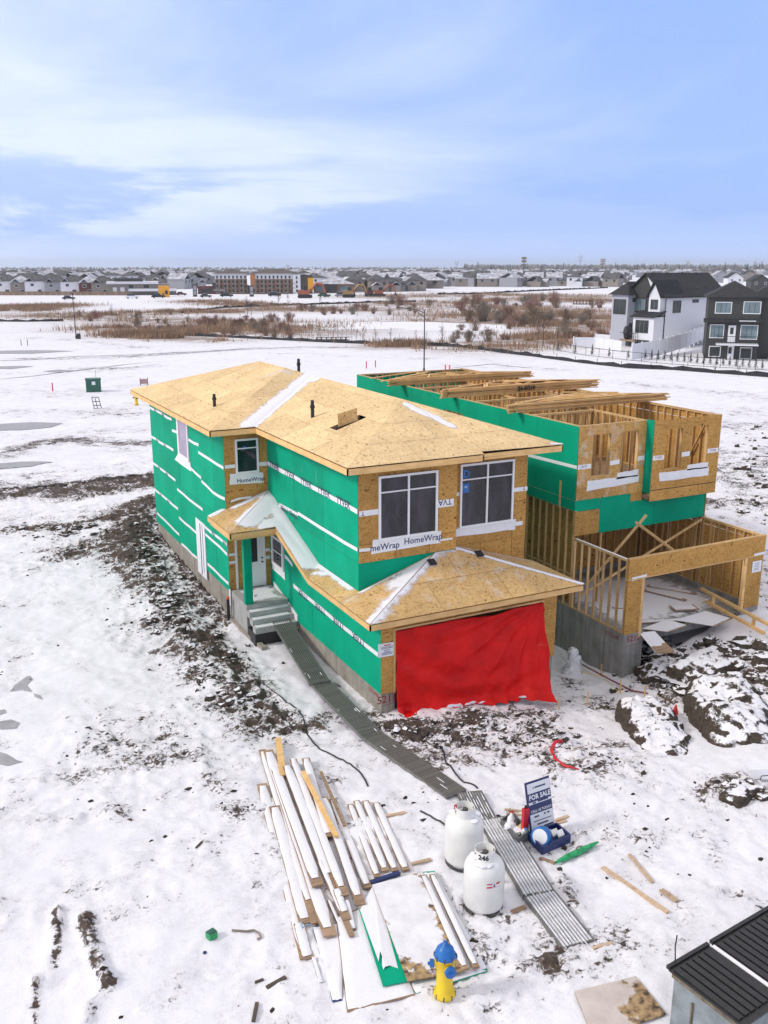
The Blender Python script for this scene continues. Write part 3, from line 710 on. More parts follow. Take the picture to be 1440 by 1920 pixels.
# fronts (face -Y): u = X, v = Z
def front(yw, poly, mat, **k): panels('wall_panel', H1, (0, yw, 0), X, Z, poly, mat, **k)
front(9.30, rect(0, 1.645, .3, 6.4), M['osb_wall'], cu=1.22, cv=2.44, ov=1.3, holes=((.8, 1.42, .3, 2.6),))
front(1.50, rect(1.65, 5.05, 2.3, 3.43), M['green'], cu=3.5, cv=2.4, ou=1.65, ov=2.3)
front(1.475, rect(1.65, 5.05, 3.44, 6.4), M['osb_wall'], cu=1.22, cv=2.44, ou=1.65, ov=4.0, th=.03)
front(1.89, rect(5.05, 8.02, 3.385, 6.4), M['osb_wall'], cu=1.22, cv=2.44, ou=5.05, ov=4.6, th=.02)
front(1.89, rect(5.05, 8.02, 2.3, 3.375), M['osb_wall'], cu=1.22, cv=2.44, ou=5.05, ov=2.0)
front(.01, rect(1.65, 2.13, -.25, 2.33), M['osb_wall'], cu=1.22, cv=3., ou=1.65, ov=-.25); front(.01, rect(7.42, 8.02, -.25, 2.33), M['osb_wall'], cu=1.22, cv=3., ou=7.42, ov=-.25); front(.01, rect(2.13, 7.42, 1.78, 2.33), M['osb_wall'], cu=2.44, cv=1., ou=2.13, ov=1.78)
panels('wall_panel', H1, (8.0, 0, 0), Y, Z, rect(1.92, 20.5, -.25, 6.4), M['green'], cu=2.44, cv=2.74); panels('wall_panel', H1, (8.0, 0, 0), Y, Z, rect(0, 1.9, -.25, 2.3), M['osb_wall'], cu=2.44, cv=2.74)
panels('wall_panel', H1, (0, 20.5, 0), -X, Z, rect(-8.02, 0, .3, 6.4), M['green'], cu=2.44, cv=2.74)
mb = MB(); mb.box(5.02, 5.06, 1.46, 1.87, 2.4, 6.4); obj('corner_return', mb, M['osb_wall'], H1)
mb = MB()                                                     # pine trim round the garage opening
mb.box(2.06, 2.12, -.06, -.01, -.25, 1.80); mb.box(7.43, 7.49, -.06, -.01, -.25, 1.80); mb.box(2.12, 7.43, -.06, -.01, 1.74, 1.80); obj('garage_trim', mb, M['fascia'], H1)
# foundation
mb = MB(); mb.box(.04, 7.98, 9.33, 20.48, -1.4, .3); mb.box(1.69, 1.98, .05, 9.33, -1.6, -.25); mb.box(7.7, 7.98, .05, 9.33, -1.8, -.25); mb.box(1.98, 2.14, .05, .30, -1.6, -.25); mb.box(7.42, 7.7, .05, .3, -1.8, -.25)
fnd = obj('foundation', mb, M['concrete'], H1)
m2 = MB(); put_text(m2, '5211', .34, (1.88, .046, -.46), X, Z, .004); m2.bar((1.7, .047, -.66), (2.05, .047, -.63), .002, .015)
put_text(m2, 'STONE', .20, (1.686, .55, -.42), -Y, Z, .002); m2.bar((1.687, .9, -.55), (1.687, .9, -.27), .012, .002); obj('marker_writing', m2, M['redink'], fnd)
# --- main roof
ZB, ZE = 6.35, 6.563; PM = .32
E_ = dict(A=(-.683, 21.2), B=(8.72, 21.2), C=(8.72, .95), D1=(5.6, .95), D2=(5.6, .80), F=(.99, .80), G=(.99, 8.60), H=(-.683, 8.60))
RR = dict(R1=(4.02, 16.5), R2=(4.02, 13.3), R3=(4.855, 12.465), R4=(4.855, 4.665))
hz = {k: (a[0], a[1], ZE) for k, a in E_.items()}; hz['D1'] = (5.6, .95, ZE + .048)
hz.update(R1=(4.02, 16.5, ZE + PM * 4.70), R2=(4.02, 13.3, ZE + PM * 4.70), R3=(4.855, 12.465, ZE + PM * 3.865), R4=(4.855, 4.665, ZE + PM * 3.865))
roof = MB()
def fasc(mb, a, b, zt, zb, th=.04, zt2=None, zb2=None):
    a, b = Vector((a[0], a[1], 0)), Vector((b[0], b[1], 0)); zt2 = zt if zt2 is None else zt2; zb2 = zb if zb2 is None else zb2; d = (b - a).normalized(); n = Vector((-d.y, d.x, 0)) * th
    p = [a + Z * zb, b + Z * zb2, b + Z * zt2, a + Z * zt]; mb.prism(p, n)
for a, b in (('H', 'A'), ('G', 'H'), ('F', 'G'), ('D2', 'F'), ('C', 'D1'), ('B', 'C'), ('A', 'B')): fasc(roof, E_[b], E_[a], ZE - .03, ZB)
fasc(roof, E_['D2'], E_['D1'], ZE - .03, ZB)
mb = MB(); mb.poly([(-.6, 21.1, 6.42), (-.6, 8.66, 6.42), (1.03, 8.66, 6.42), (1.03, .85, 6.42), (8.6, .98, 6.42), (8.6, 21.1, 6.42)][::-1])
roofp = obj('roof', roof, M['fascia'], H1); obj('added_ceiling', mb, M['core'], roofp)  # unseen ceiling sheet, added so the attic under the roof opening stays dark
def slope(parent, pts, mat, hole=None, name='roof_panel', cu=2.44, cv=1.22, th=.014, **k):
    """panels over a convex roof face; first edge is the eave"""
    P = [Vector(p) for p in pts]; u = (P[1] - P[0]).normalized(); n = (P[1] - P[0]).cross(P[2] - P[0]).normalized()
    if n.z < 0: n = -n
    v = n.cross(u); poly = [((p - P[0]).dot(u), (p - P[0]).dot(v)) for p in P]
    s = sum(p[0] * q[1] - q[0] * p[1] for p, q in zip(poly, poly[1:] + poly[:1]))
    if s < 0: poly = poly[::-1]
    hs = ()
    if hole:
        hp = [((Vector(p) - P[0]).dot(u), (Vector(p) - P[0]).dot(v)) for p in hole]; hs = ((min(a for a, _ in hp), max(a for a, _ in hp), min(b for _, b in hp), max(b for _, b in hp)),)
    panels(name, parent, P[0], u, v, poly, mat, cu=cu, cv=cv, th=th, holes=hs, stagger=1.22, **k)
def onl(x, y): return (x, y, ZE + PM * (x - .99))
g = lambda *ks: [hz[k] for k in ks]
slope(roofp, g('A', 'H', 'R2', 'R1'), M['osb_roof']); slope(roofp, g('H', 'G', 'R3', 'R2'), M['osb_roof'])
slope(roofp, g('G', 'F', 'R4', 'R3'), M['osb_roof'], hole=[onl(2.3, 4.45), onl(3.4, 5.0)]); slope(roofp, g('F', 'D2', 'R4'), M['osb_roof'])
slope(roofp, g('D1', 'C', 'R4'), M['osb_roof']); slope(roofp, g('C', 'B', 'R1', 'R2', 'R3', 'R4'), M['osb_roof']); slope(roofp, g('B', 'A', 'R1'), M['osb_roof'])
mb = MB(); mb.poly([hz['D2'], (hz['D1'][0], hz['D1'][1], hz['D1'][2] + .01), hz['R4']]); obj('roof_filler', mb, M['osb_roof'], roofp)
# opening kerb and the scrap left in it
mb = MB()
for a, b in ((onl(2.3, 4.45), onl(3.4, 4.45)), (onl(2.3, 5.0), onl(3.4, 5.0))): mb.bar(Vector(a) - Z * .07, Vector(b) - Z * .07, .03, .11)
obj('opening_edge', mb, M['plank'], roofp)
mb = MB(); mb.prism([onl(2.5, 4.72), onl(3.12, 4.55), Vector(onl(3.12, 4.62)) + Z * .40, Vector(onl(2.5, 4.78)) + Z * .42], (.0, .02, .0)); obj('board_scrap', mb, M['osb_garage'], None, 'square strand board offcut standing in the roof opening', 'board')
for x, y, z, h in ((.47, 11.7, 6.92, .5), (2.5, 6.9, 7.03, .62), (4.95, 14.2, 7.72, .62)):
    mb = MB(); mb.lathe([(.062, -.1), (.062, h * .55), (.085, h * .56), (.085, h * .72), (.062, h * .73), (.058, h), (.04, h), (.04, h - .05)], (x, y, z), 10); obj('vent_pipe', mb, M['black'], H1)
# snow lying on the roofs
def snow_sheet(root, name, pts, hfun, th=.03, n=10, jag=.08, seed=1, full=1.):
    """irregular sheet: pts is a plan outline, hfun(x,y) the surface below"""
    q = random.Random(seed); ring = []
    for i in range(len(pts)):
        a, b = pts[i], pts[(i + 1) % len(pts)]
        for k in range(n): t = k / n; ring.append((a[0] + (b[0] - a[0]) * t + q.uniform(-jag, jag), a[1] + (b[1] - a[1]) * t + q.uniform(-jag, jag)))
    cx = sum(p[0] for p in ring) / len(ring); cy = sum(p[1] for p in ring) / len(ring); mb = MB(); mb.smooth = True; m = len(ring); fr = (1.06, .85, .6, .3)
    for k, s in enumerate(fr):
        for x, y in ring:
            px_, py_ = cx + (x - cx) * s, cy + (y - cy) * s; mb.v.append((px_, py_, hfun(px_, py_) + (.002 if k == 0 else th * min(1, .6 + .2 * k))))
    mb.v.append((cx, cy, hfun(cx, cy) + th))
    for k in range(len(fr) - 1):
        for i in range(m): mb.f.append((k * m + i, k * m + (i + 1) % m, (k + 1) * m + (i + 1) % m, (k + 1) * m + i)); mb.m.append(0); mb.sm.append(True)
    for i in range(m): mb.f.append(((len(fr) - 1) * m + i, (len(fr) - 1) * m + (i + 1) % m, len(fr) * m)); mb.m.append(0); mb.sm.append(True)
    o = obj(name, mb, M['thin_snow'], root); a_ = o.data.attributes.new('thick', 'FLOAT', 'POINT'); a_.data.foreach_set('value', [0.] * m + [.35 * full] * m + [.75 * full] * m + [1. * full] * m + [1. * full]); return o
def main_h(x, y):
    back = min(x + .683, 8.72 - x, y - 8.6, 21.2 - y); fr = min(x - .99, 8.72 - x, y - .80)
    return ZE + .02 + PM * max(back, fr if y < 12.6 else -9)
# --- lower roof: porch hip, sloping run along the wall, garage hip
ZG, ZGB, ZP, ZPB = 2.315, 2.12, 3.28, 3.08
low = MB(); xp, yp = -.65, 6.87
fasc(low, (xp, 9.5), (xp, yp), ZP - .03, ZPB); fasc(low, (xp, yp), (.99, yp), ZP - .03, ZPB)
fasc(low, (.99, yp), (.99, 3.95), ZP - .03, ZPB, .04, ZG - .03, ZGB); fasc(low, (.99, 3.95), (.99, -.62), ZG - .03, ZGB); fasc(low, (.99, -.62), (8.61, -.62), ZG - .03, ZGB); fasc(low, (8.61, -.62), (8.61, 2.1), ZG - .03, ZGB)
lowp = obj('lower_roof', low, M['fascia'], H1)
ph = lambda y: ZP + .32 * (y - yp)
slope(lowp, [(xp, yp, ZP), (.99, yp, ZP), (1.64, yp, ZP), (1.64, 9.28, ph(9.28)), (xp + 2.41, 9.28, ph(9.28))][:2] + [(1.64, yp, ZP), (1.64, 9.28, ph(9.28)), (1.6, 9.28, ph(9.28) - .004)][:0] + [(1.64, yp + .65, ph(yp + .65)), (1.64, 9.28, ph(9.28)), (xp + 2.29, 9.16, ph(9.16))] if False else [(xp, yp, ZP), (1.64, yp, ZP), (1.64, 9.16, ph(9.16))], M['osb_garage'])
lh = lambda x: ZP + .32 * (x - xp)
slope(lowp, [(xp, 9.5, ZP), (xp, yp, ZP), (0, yp + .65, lh(0)), (0, 9.5, lh(0))], M['osb_garage'])
slope(lowp, [(0, 9.28, lh(0)), (0, yp + .65, lh(0)), (1.64, 9.16, lh(1.64)), (1.64, 9.28, lh(1.64))], M['osb_garage'])
slope(lowp, [(.99, 3.95, ZG), (1.64, 4.58, ZG + .32 * .65), (1.64, yp, ZP), (.99, yp, ZP)], M['osb_garage'])
slope(lowp, [(.99, 3.95, ZG), (.99, 1.4, ZG), (1.70, 1.4, ZG + .227), (1.70, 4.6, ZG + .227)], M['osb_garage'])
AP = (4.8, 1.80, ZG + .5 * 2.42); K1 = (.99, -.62, ZG); K2 = (8.61, -.62, ZG); hl = lambda x: (x, -.62 + .64 * (x - .99), ZG + .32 * (x - .99))
slope(lowp, [(.99, 1.4, ZG), K1, hl(4.14), (4.14, 1.4, ZG + .32 * 3.15)], M['osb_garage'])
slope(lowp, [(1.5, 1.4, ZG + .163), (4.14, 1.4, ZG + 1.008), (4.6, 1.688, ZG + 1.155), (1.5, 1.688, ZG + .163)], M['osb_garage'])
fs_ = [(4.42, .93), (6.0, 1.0)]
slope(lowp, [K1, K2, AP], M['osb_garage'], name='roof_panel')
slope(lowp, [K2, (8.61, 2.1, ZG), (8.0, 2.1, ZG + .195), AP], M['osb_garage'])
gh = lambda x, y: ZG + .016 + min(.32 * (x - .99), .5 * (y + .62), .32 * (8.61 - x))
for x, y in ((4.0, 1.12), (5.75, 1.15)):
    mb = MB(); z = ZG + .5 * (y + .62) + .062; mb.prism([(x - .13, y - .12, z - .06), (x + .13, y - .12, z - .06), (x + .13, y + .12, z + .06), (x - .13, y + .12, z + .06)], (0, -.003, .007)); obj('vent_opening', mb, M['black'], lowp)
def porch_h(x, y):
    if y > yp + .0 or x < .99: return .018 + min(ZP + .32 * (y - yp), ZP + .32 * (x - xp)) if y >= yp else .018 + ZP + .32 * (y - yp)
    return .018 + max(ZP + .32 * (y - yp), ZG + .32 * (x - .99))
# --- snow lying on the roofs: a sheet over each slope, thick or thin along given lines
def roof_snow(root, pts, segs, base=-.6, off=.018):
    bm = bmesh.new(); vs = [bm.verts.new(p) for p in pts]; f = bm.faces.new(vs); f.normal_update(); n = f.normal.copy(); n = -n if n.z < 0 else n
    bmesh.ops.triangulate(bm, faces=bm.faces[:])
    for _ in range(6):
        es = [e for e in bm.edges if e.calc_length() > .16]
        if not es: break
        bmesh.ops.subdivide_edges(bm, edges=es, cuts=1); bmesh.ops.triangulate(bm, faces=[f_ for f_ in bm.faces if len(f_.verts) > 3])
    bm.verts.ensure_lookup_table(); bm.verts.index_update(); mb = MB(); val = []
    for v_ in bm.verts:
        x, y = v_.co.x, v_.co.y; t = base
        for ax, ay, bx, by, wd, st in segs:
            dx, dy = bx - ax, by - ay; k = max(0, min(1, ((x - ax) * dx + (y - ay) * dy) / (dx * dx + dy * dy + 1e-9))); d = math.hypot(x - ax - dx * k, y - ay - dy * k); t = max(t, base + (st - base) * max(0, 1 - d / wd) ** .8)
        val.append(t); p = v_.co + n * (off + .035 * max(0, t - .2)); mb.v.append(tuple(p))
    for f_ in bm.faces: mb.f.append(tuple(v_.index for v_ in f_.verts)); mb.m.append(0); mb.sm.append(True)
    bm.free(); o = obj('snow_patch', mb, M['thin_snow'], root); a_ = o.data.attributes.new('thick', 'FLOAT', 'POINT'); a_.data.foreach_set('value', val)
VAL = [(.85, 8.75, 4.7, 12.4, .62, 1.25), (.6, 8.75, 1.3, 8.9, .35, .9), (3.2, 13.2, 4.0, 13.0, 1.6, .34), (2.0, 14.5, 3.6, 16.0, 1.3, .22), (4.6, 11.6, 4.6, 12.3, .5, .9)]
FRS = [(4.75, 4.3, 5.55, 2.6, .30, 1.1), (4.9, 3.9, 5.3, 3.2, .40, 1.1), (8.3, 1.0, 8.7, .98, .18, .9)]
roof_snow(roofp, g('A', 'H', 'R2', 'R1'), VAL); roof_snow(roofp, g('H', 'G', 'R3', 'R2'), VAL); roof_snow(roofp, g('G', 'F', 'R4', 'R3'), VAL)
roof_snow(roofp, g('F', 'D2', 'R4'), FRS); roof_snow(roofp, g('D1', 'C', 'R4'), FRS)
PCH = [(.2, 7.5, 1.6, 8.6, .75, 1.5), (1.0, 7.0, 1.3, 4.8, .75, 1.5), (1.5, 8.9, 1.5, 4.6, .55, 1.5), (.6, 6.95, 1.3, 6.95, .4, 1.2), (.35, 9.2, 1.5, 9.2, .5, 1.1), (-.55, 9.3, -.2, 9.4, .35, 1.1), (1.62, 4.5, 1.62, 1.9, .34, .95), (1.3, 4.0, 1.6, 3.4, .4, .8)]
GAR = [(1.15, -.45, 4.4, 1.6, .55, .80), (2.6, .8, 4.6, 1.75, .75, .95), (1.7, 1.47, 5.0, 1.6, .34, 1.1), (8.55, -.55, 4.9, 1.75, .20, 1.2), (5.2, .9, 6.6, .3, 1.0, .22), (5.1, 1.8, 8.0, 1.85, .25, .7)]
roof_snow(lowp, [(xp, yp, ZP), (1.64, yp, ZP), (1.64, 9.16, ph(9.16))], PCH); roof_snow(lowp, [(xp, 9.5, ZP), (xp, yp, ZP), (0, yp + .65, lh(0)), (0, 9.5, lh(0))], PCH); roof_snow(lowp, [(0, 9.28, lh(0)), (0, yp + .65, lh(0)), (1.64, 9.16, lh(1.64)), (1.64, 9.28, lh(1.64))], PCH)
roof_snow(lowp, [(.99, 3.95, ZG), (1.64, 4.58, ZG + .32 * .65), (1.64, yp, ZP), (.99, yp, ZP)], PCH); roof_snow(lowp, [(.99, 3.95, ZG), (.99, 1.4, ZG), (1.64, 1.4, ZG + .208), (1.64, 4.58, ZG + .208)], PCH)
roof_snow(lowp, [(.99, 1.4, ZG), K1, hl(4.14), (4.14, 1.4, ZG + .32 * 3.15)], GAR); roof_snow(lowp, [K1, K2, AP], GAR); roof_snow(lowp, [K2, (8.61, 2.1, ZG), (8.0, 2.1, ZG + .195), AP], GAR)
# --- windows, flashing, tape on the fronts
F1 = (0, 1.475, 0); F2 = (0, 1.87, 0)
window(H1, (2.29, 1.442, 4.08), X, -Y, 2.04, 2.0, 2, .42); window(H1, (5.40, 1.866, 3.96), X, -Y, 2.06, 2.1, 2, .42)
O1 = (0, 1.463, 0); O2 = (0, 1.885, 0)
flashing(H1, O1, X, Z, [(2.05, 3.68), (4.48, 3.72), (4.50, 4.12), (2.12, 4.12)], [('meWrap', .28, 2.52, 3.86, 0), ('HomeWrap', .28, 3.86, 3.92, 0)])
flashing(H1, O2, X, Z, [(5.22, 3.68), (7.60, 3.64), (7.62, 4.0), (5.36, 4.02)])
def fr_tape(O, pts, wd=.16, txt=()):
    s = strip_on(H1, O, X, Z, pts, wd, off=.022)
    for t, sz, a, b, rot in txt:
        m2 = MB(); put_text(m2, t, sz, Vector(O) + X * a + Z * b - Y * .028, X * math.cos(rot), Z * math.cos(rot), .003); obj('printed_word', m2, M['ink'], s)
PI = math.pi
fr_tape(O1, [(1.66, 4.99), (2.29, 4.99)], .17, [('T', .18, 1.78, 4.99, PI)]); fr_tape(O1, [(4.33, 4.98), (4.94, 4.98)], .24, [('TVA', .26, 4.62, 5.02, PI)]); fr_tape(O2, [(5.07, 5.10), (5.40, 5.10)], .12, [('L"', .13, 5.22, 5.12, PI)])
fr_tape(O2, [(7.46, 5.0), (8.04, 5.0)], .14, [('T', .16, 7.9, 5.03, PI)]); fr_tape(O1, [(1.66, 3.86), (2.1, 3.84)], .10); fr_tape(O1, [(4.49, 3.8), (4.92, 3.8)], .06); fr_tape(O2, [(7.60, 3.83), (7.90, 3.83)], .14)
m2 = MB(); m2.box(5.50, 5.74, 1.835, 1.838, 5.12, 5.42); obj('blue_sticker', m2, M['blue'], H1); m2 = MB(); put_text(m2, 'D', .34, (5.63, 1.832, 5.72), X, Z, .012); obj('sticker_letter', m2, M['blue'], H1)
m2 = MB(); put_text(m2, '*', .22, (5.62, 1.832, 5.24), X, Z, .008); obj('sticker_mark', m2, M['tape'], H1)
# rear block front
OB = (0, 9.288, 0)
window(H1, (.42, 9.282, 4.79), X, -Y, .88, 1.28, 1, .26); flashing(H1, OB, X, Z, [(.16, 4.40), (1.48, 4.37), (1.46, 4.76), (.20, 4.80)], [('HomeWrap', .22, .98, 4.52, 0)])
fr_tape(OB, [(.02, 5.09), (.40, 5.09)], .13); fr_tape(OB, [(1.31, 5.07), (1.64, 5.06)], .15); fr_tape(OB, [(.18, 3.78), (.5, 3.86), (.98, 3.86)], .08)
m2 = MB(); put_text(m2, 'D', .2, (.78, 9.25, 5.72), X, Z, .008); obj('sticker_letter', m2, M['blue'], H1)
for b in (1.75, 1.45): fr_tape(OB, [(.02, b), (.26, b)], .10); fr_tape(OB, [(1.44, b), (1.64, b)], .13)
# entrance door
mb = MB(); mb.box(.70, .82, 9.24, 9.29, .36, 2.62); mb.box(1.36, 1.44, 9.24, 9.29, .36, 2.62); mb.box(.82, 1.36, 9.24, 9.29, 2.52, 2.62); mb.box(.26, .34, 9.24, 9.29, .36, 2.6)
dr = obj('door_frame', mb, M['white'], H1); mb = MB(); mb.box(.82, 1.36, 9.255, 9.285, .38, 2.52); dd = obj('door', mb, M['white'], H1)
mb = MB(); mb.box(.86, 1.12, 9.245, 9.254, 1.35, 2.44); obj('door_glass', mb, M['black'], dd)
for z in (1.32, 1.48):
    mb = MB(); mb.lathe([(.03, 0), (.035, .03), (.02, .05)], (1.30, 9.255, z), 8, (0, -1, 0)); obj('handle', mb, M['black'], dd)
# left wall details
OL = (0, 0, 0)
mb = MB(); mb.box(-.012, .03, 13.9, 15.5, 4.35, 5.99); obj('window_backing', mb, M['white'], H1)
mb = MB()
for a in ((13.9, 14.02, 4.4, 6.0), (15.3, 15.52, 4.4, 6.0), (14.02, 15.3, 4.4, 4.55)): mb.box(-.07, -.005, *a)
wl = obj('window', mb, M['white'], H1)
pm = plain('pinkish_film', (.34, .27, .38), .3, .2, 1.5); mb = MB(); mb.box(-.05, -.02, 14.02, 15.3, 4.55, 6.0); obj('pane', mb, pm, wl)
flashing(H1, (.0, 0, 0), -Y, Z, [(-16.3, 4.08), (-13.7, 4.05), (-13.8, 4.42), (-15.7, 4.45)])
def lt(y0, z0, y1, z1, wd=.13, x=.0, txt=(), name='tape_strip'):
    n = max(2, int(abs(y1 - y0) / .8)); q = random.Random(int(y0 * 100 + z0 * 31)); s = strip_on(H1, (x, 0, 0), -Y, Z, [(-(y0 + (y1 - y0) * k / n), z0 + (z1 - z0) * k / n + q.uniform(-.025, .025)) for k in range(n + 1)], wd * .9)
    for t, sz, y, z, up in txt:
        m2 = MB(); put_text(m2, t, sz, Vector((x - .026, y, z)), -Y * up, Z * up, .004); obj('printed_word', m2, M['ink'], s)
for a in [(20.5, 5.81, 16.45, 5.78), (16.5, 5.34, 15.67, 5.36), (13.9, 5.35, 12.45, 5.36), (20.5, 4.43, 16.45, 4.45), (12.55, 5.05, 9.32, 5.06), (20.48, 3.16, 16.4, 3.15), (13.75, 4.2, 12.34, 4.07), (12.3, 3.96, 10.8, 3.80), (10.8, 3.80, 9.32, 3.89), (20.5, 1.87, 16.25, 1.88), (16.2, 2.80, 12.35, 2.77), (20.3, .78, 16.3, .72), (16.15, 1.53, 13.5, 1.52), (12.2, 2.13, 9.32, 2.13), (12.15, 1.82, 9.32, 1.78), (16.0, .40, 13.55, .40), (12.05, .63, 9.32, .6)]:
    lt(*a, txt=[('TYVEK', .15, a[0] - 1.2, a[1], -1), ('TYVEK', .15, a[0] - 2.6, a[1], -1)] if a[:2] in ((20.5, 5.81), (20.5, 4.43), (20.48, 3.16), (20.5, 1.87), (12.2, 2.13)) else ())
lt(9.2, 5.09, 1.5, 5.07, .17, 1.65, [('TYVEK', .34, y, 5.09, 1) for y in (8.5, 7.0, 5.5, 4.0, 2.5)])
lt(8.1, 3.76, 6.3, 3.80, .13, 1.65, [('TYVEK', .26, 7.6, 3.72, -1), ('TYVEK', .26, 6.75, 3.72, -1)]); lt(6.3, 3.86, 1.52, 3.84, .13, 1.65)
lt(6.9, 1.04, .15, .96, .16, 1.65, [('TYVEK', .30, y, .98, -1) for y in (6.0, 4.5, 3.0, 1.5)]); lt(7.7, 1.95, 6.95, 1.80, .16, 1.65); lt(9.2, 1.7, 8.9, 1.68, .12, 1.65)
window(H1, (1.64, 8.95, 1.30), -Y, -X, 1.15, 1.15, 1, .45, .10); flashing(H1, (1.65, 0, 0), -Y, Z, [(-9.05, 1.05), (-7.72, 1.0), (-7.74, 1.30), (-8.98, 1.34)])
# boarded side door and white trim
mb = MB(); mb.box(-.035, -.008, 12.2, 13.45, -.12, 2.2); sdoor = obj('side_door_cover', mb, M['tape'], H1)
mb = MB(); mb.box(-.05, -.036, 12.78, 12.83, -.05, 2.1); mb.box(-.048, -.036, 12.5, 12.52, .1, 2.1); obj('cover_joint', mb, M['ink'], sdoor)
mb = MB(); mb.box(-.03, .0, 9.16, 9.29, -.2, .42); obj('corner_trim', mb, M['white'], H1)
# porch post
mb = MB(); mb.box(.06, .30, 7.48, 7.72, .37, 3.1); mb.box(.02, .06, 7.5, 7.7, .37, 3.1); obj('porch_post', mb, M['green'], H1)
mb = MB(); mb.box(-.62, -.45, 6.95, 9.25, 3.0, 3.1); mb.box(-.45, 1.6, 6.93, 7.1, 3.0, 3.1); obj('porch_beam', mb, M['fascia'], H1)
# --- concrete entrance steps
ST = thing('entrance_steps', 'grey precast concrete steps with snow at the front door of the green house', 'steps', (.85, 7.9, -.9))
sg = concrete('step_concrete', (.36, .355, .335), False)
mb = MB(); mb.box(.03, 1.62, 7.45, 9.22, -.9, .37); obj('landing', mb, sg, ST)
for k in range(3):
    z = .37 - .19 * (k + 1); mb = MB(); mb.box(.03 + .001 * k, 1.63 + .015 * k, 7.45 - .30 * (k + 1), 7.45 - .30 * k - .003, z - .22, z); st = obj('step', mb, sg, ST)
    mb = MB(); mb.box(.1, 1.55 - .1 * k, 7.45 - .30 * (k + 1) + .04, 7.45 - .30 * k - .02, z + .0, z + .012); obj('snow_patch', mb, M['snow'], st)
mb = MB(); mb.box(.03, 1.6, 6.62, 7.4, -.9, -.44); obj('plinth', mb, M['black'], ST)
snow_sheet(ST, 'snow_patch', [(.4, 7.6), (1.55, 7.55), (1.58, 9.15), (.1, 9.1), (.35, 8.4)], lambda x, y: .375, .01, 8, .06, 31)
mb = MB(); mb.box(1.60, 1.635, 6.55, 8.9, -.5, .58); mb.v = [(x, y, z - (.55 if (z > .5 and y < 7) else 0)) for x, y, z in mb.v]; obj('side_flashing', mb, M['tape'], ST)
mb = MB(); mb.bar((-.08, 9.2, -.72), (.2, 6.2, -.88), .16, .2); obj('form_board', mb, M['concrete'], None, 'long grey concrete form board beside the entrance steps', 'board')
mb = MB(); mb.lathe([(.06, -.3), (.06, 1.0), (.05, 1.02)], (-.16, 9.05, -.85), 10); dp = obj('drain_pipe', mb, M['black'], None, 'black stand pipe with an orange cap beside the entrance steps', 'pipe')
mb = MB(); mb.lathe([(.066, .98), (.066, 1.06), (.0, 1.07)], (-.16, 9.05, -.85), 10); obj('cap', mb, plain('orange_cap', (.6, .12, .03)), dp)
# --- the red tarp
def tarp_mesh():
    nu, nv = 110, 60; mb = MB(); mb.smooth = True
    bot = [(0, 2.12, -.10, -.98), (.12, 2.75, -.22, -.98), (.3, 3.7, -.38, -.98), (.55, 5.0, -.62, -.96), (.8, 6.2, -.95, -.96), (1., 6.88, -1.48, -.98)]
    for j in range(nv + 1):
        t = j / nv
        for i in range(nu + 1):
            s = i / nu
            for a, b in zip(bot, bot[1:]):
                if a[0] <= s <= b[0] + 1e-9: k = (s - a[0]) / (b[0] - a[0]); B = [a[m] + (b[m] - a[m]) * k for m in (1, 2, 3)]; break
            x0 = 2.10 + 5.33 * s; y0 = -.075; z0 = 1.74 - .02 * math.sin(s * 3.1) - (.05 * max(0, math.sin(s * 13)) if s > .3 else 0)
            e = t ** 1.35; x = x0 + (B[0] - x0) * t; y = y0 + (B[1] - y0) * e - .10 * math.sin(math.pi * t) * s; z = z0 + (B[2] - z0) * t
            rad = math.hypot((1.02 - s) * 1.5, t * 1.0 + .02); ang = math.atan2(t + .02, (1.02 - s) * 1.5)
            f1 = (.5 + .5 * math.sin(ang * 21 + 1.5 * math.sin(rad * 5))) ** 2 * .20 * min(1, rad * 1.4) * max(0, 1 - rad * .62) * (1 if s > .35 else s / .35)
            sag = math.hypot((s - .52) * 1.5, (t + .25)); f2 = math.sin(sag * 26) * .040 * max(0, 1 - abs(sag - .95) * 1.9) + .12 * math.exp(-((s - .5) / .33) ** 2 - ((t - .72) / .3) ** 2)
            f3 = (float(fbm(s * 14, t * 7, 3, 4)) - .5) * .10 * (.3 + t) + (float(vnoise(s * 46, t * 14, 14)) - .5) * .022; edge = max(0, t - .82) / .18
            f4 = math.sin(s * 44 + 4 * math.sin(s * 9)) * .085 * edge; z += -.02 * math.sin(s * 30) * (1 - t) * .5
            y -= f1 + f2 + f3 + f4 + .02
            if t > .9: y -= (t - .9) * 2.2 * (.25 + .5 * float(vnoise(s * 9, 1.3, 8))); z = max(z, -.93 + .05 * float(vnoise(s * 30, t * 40, 6)))
            mb.v.append((x, min(y, -.066), z))
    w_ = nu + 1
    for j in range(nv):
        for i in range(nu): mb.f.append((j * w_ + i, (j + 1) * w_ + i, (j + 1) * w_ + i + 1, j * w_ + i + 1)); mb.m.append(0); mb.sm.append(True)
    return mb
tp = obj('red_tarp', tarp_mesh(), M['tarp'], None, 'bright red plastic sheet hung over the garage opening and trailing on the ground', 'tarp')
sol = tp.modifiers.new('solid', 'SOLIDIFY'); sol.thickness = .006
mb = MB(); mb.smooth = True
q = random.Random(4)
for k in range(34):
    s = q.uniform(.32, .80); x = 2.1 + 5.2 * s; mb.blob((x, -.28 - 1.0 * s ** 1.7 + q.uniform(-.10, .05), -.90 + q.uniform(0, .05)), (q.uniform(.08, .22), q.uniform(.04, .09), .03), 5, 8, .3, k)
obj('snow_patch', mb, M['snow'], tp)
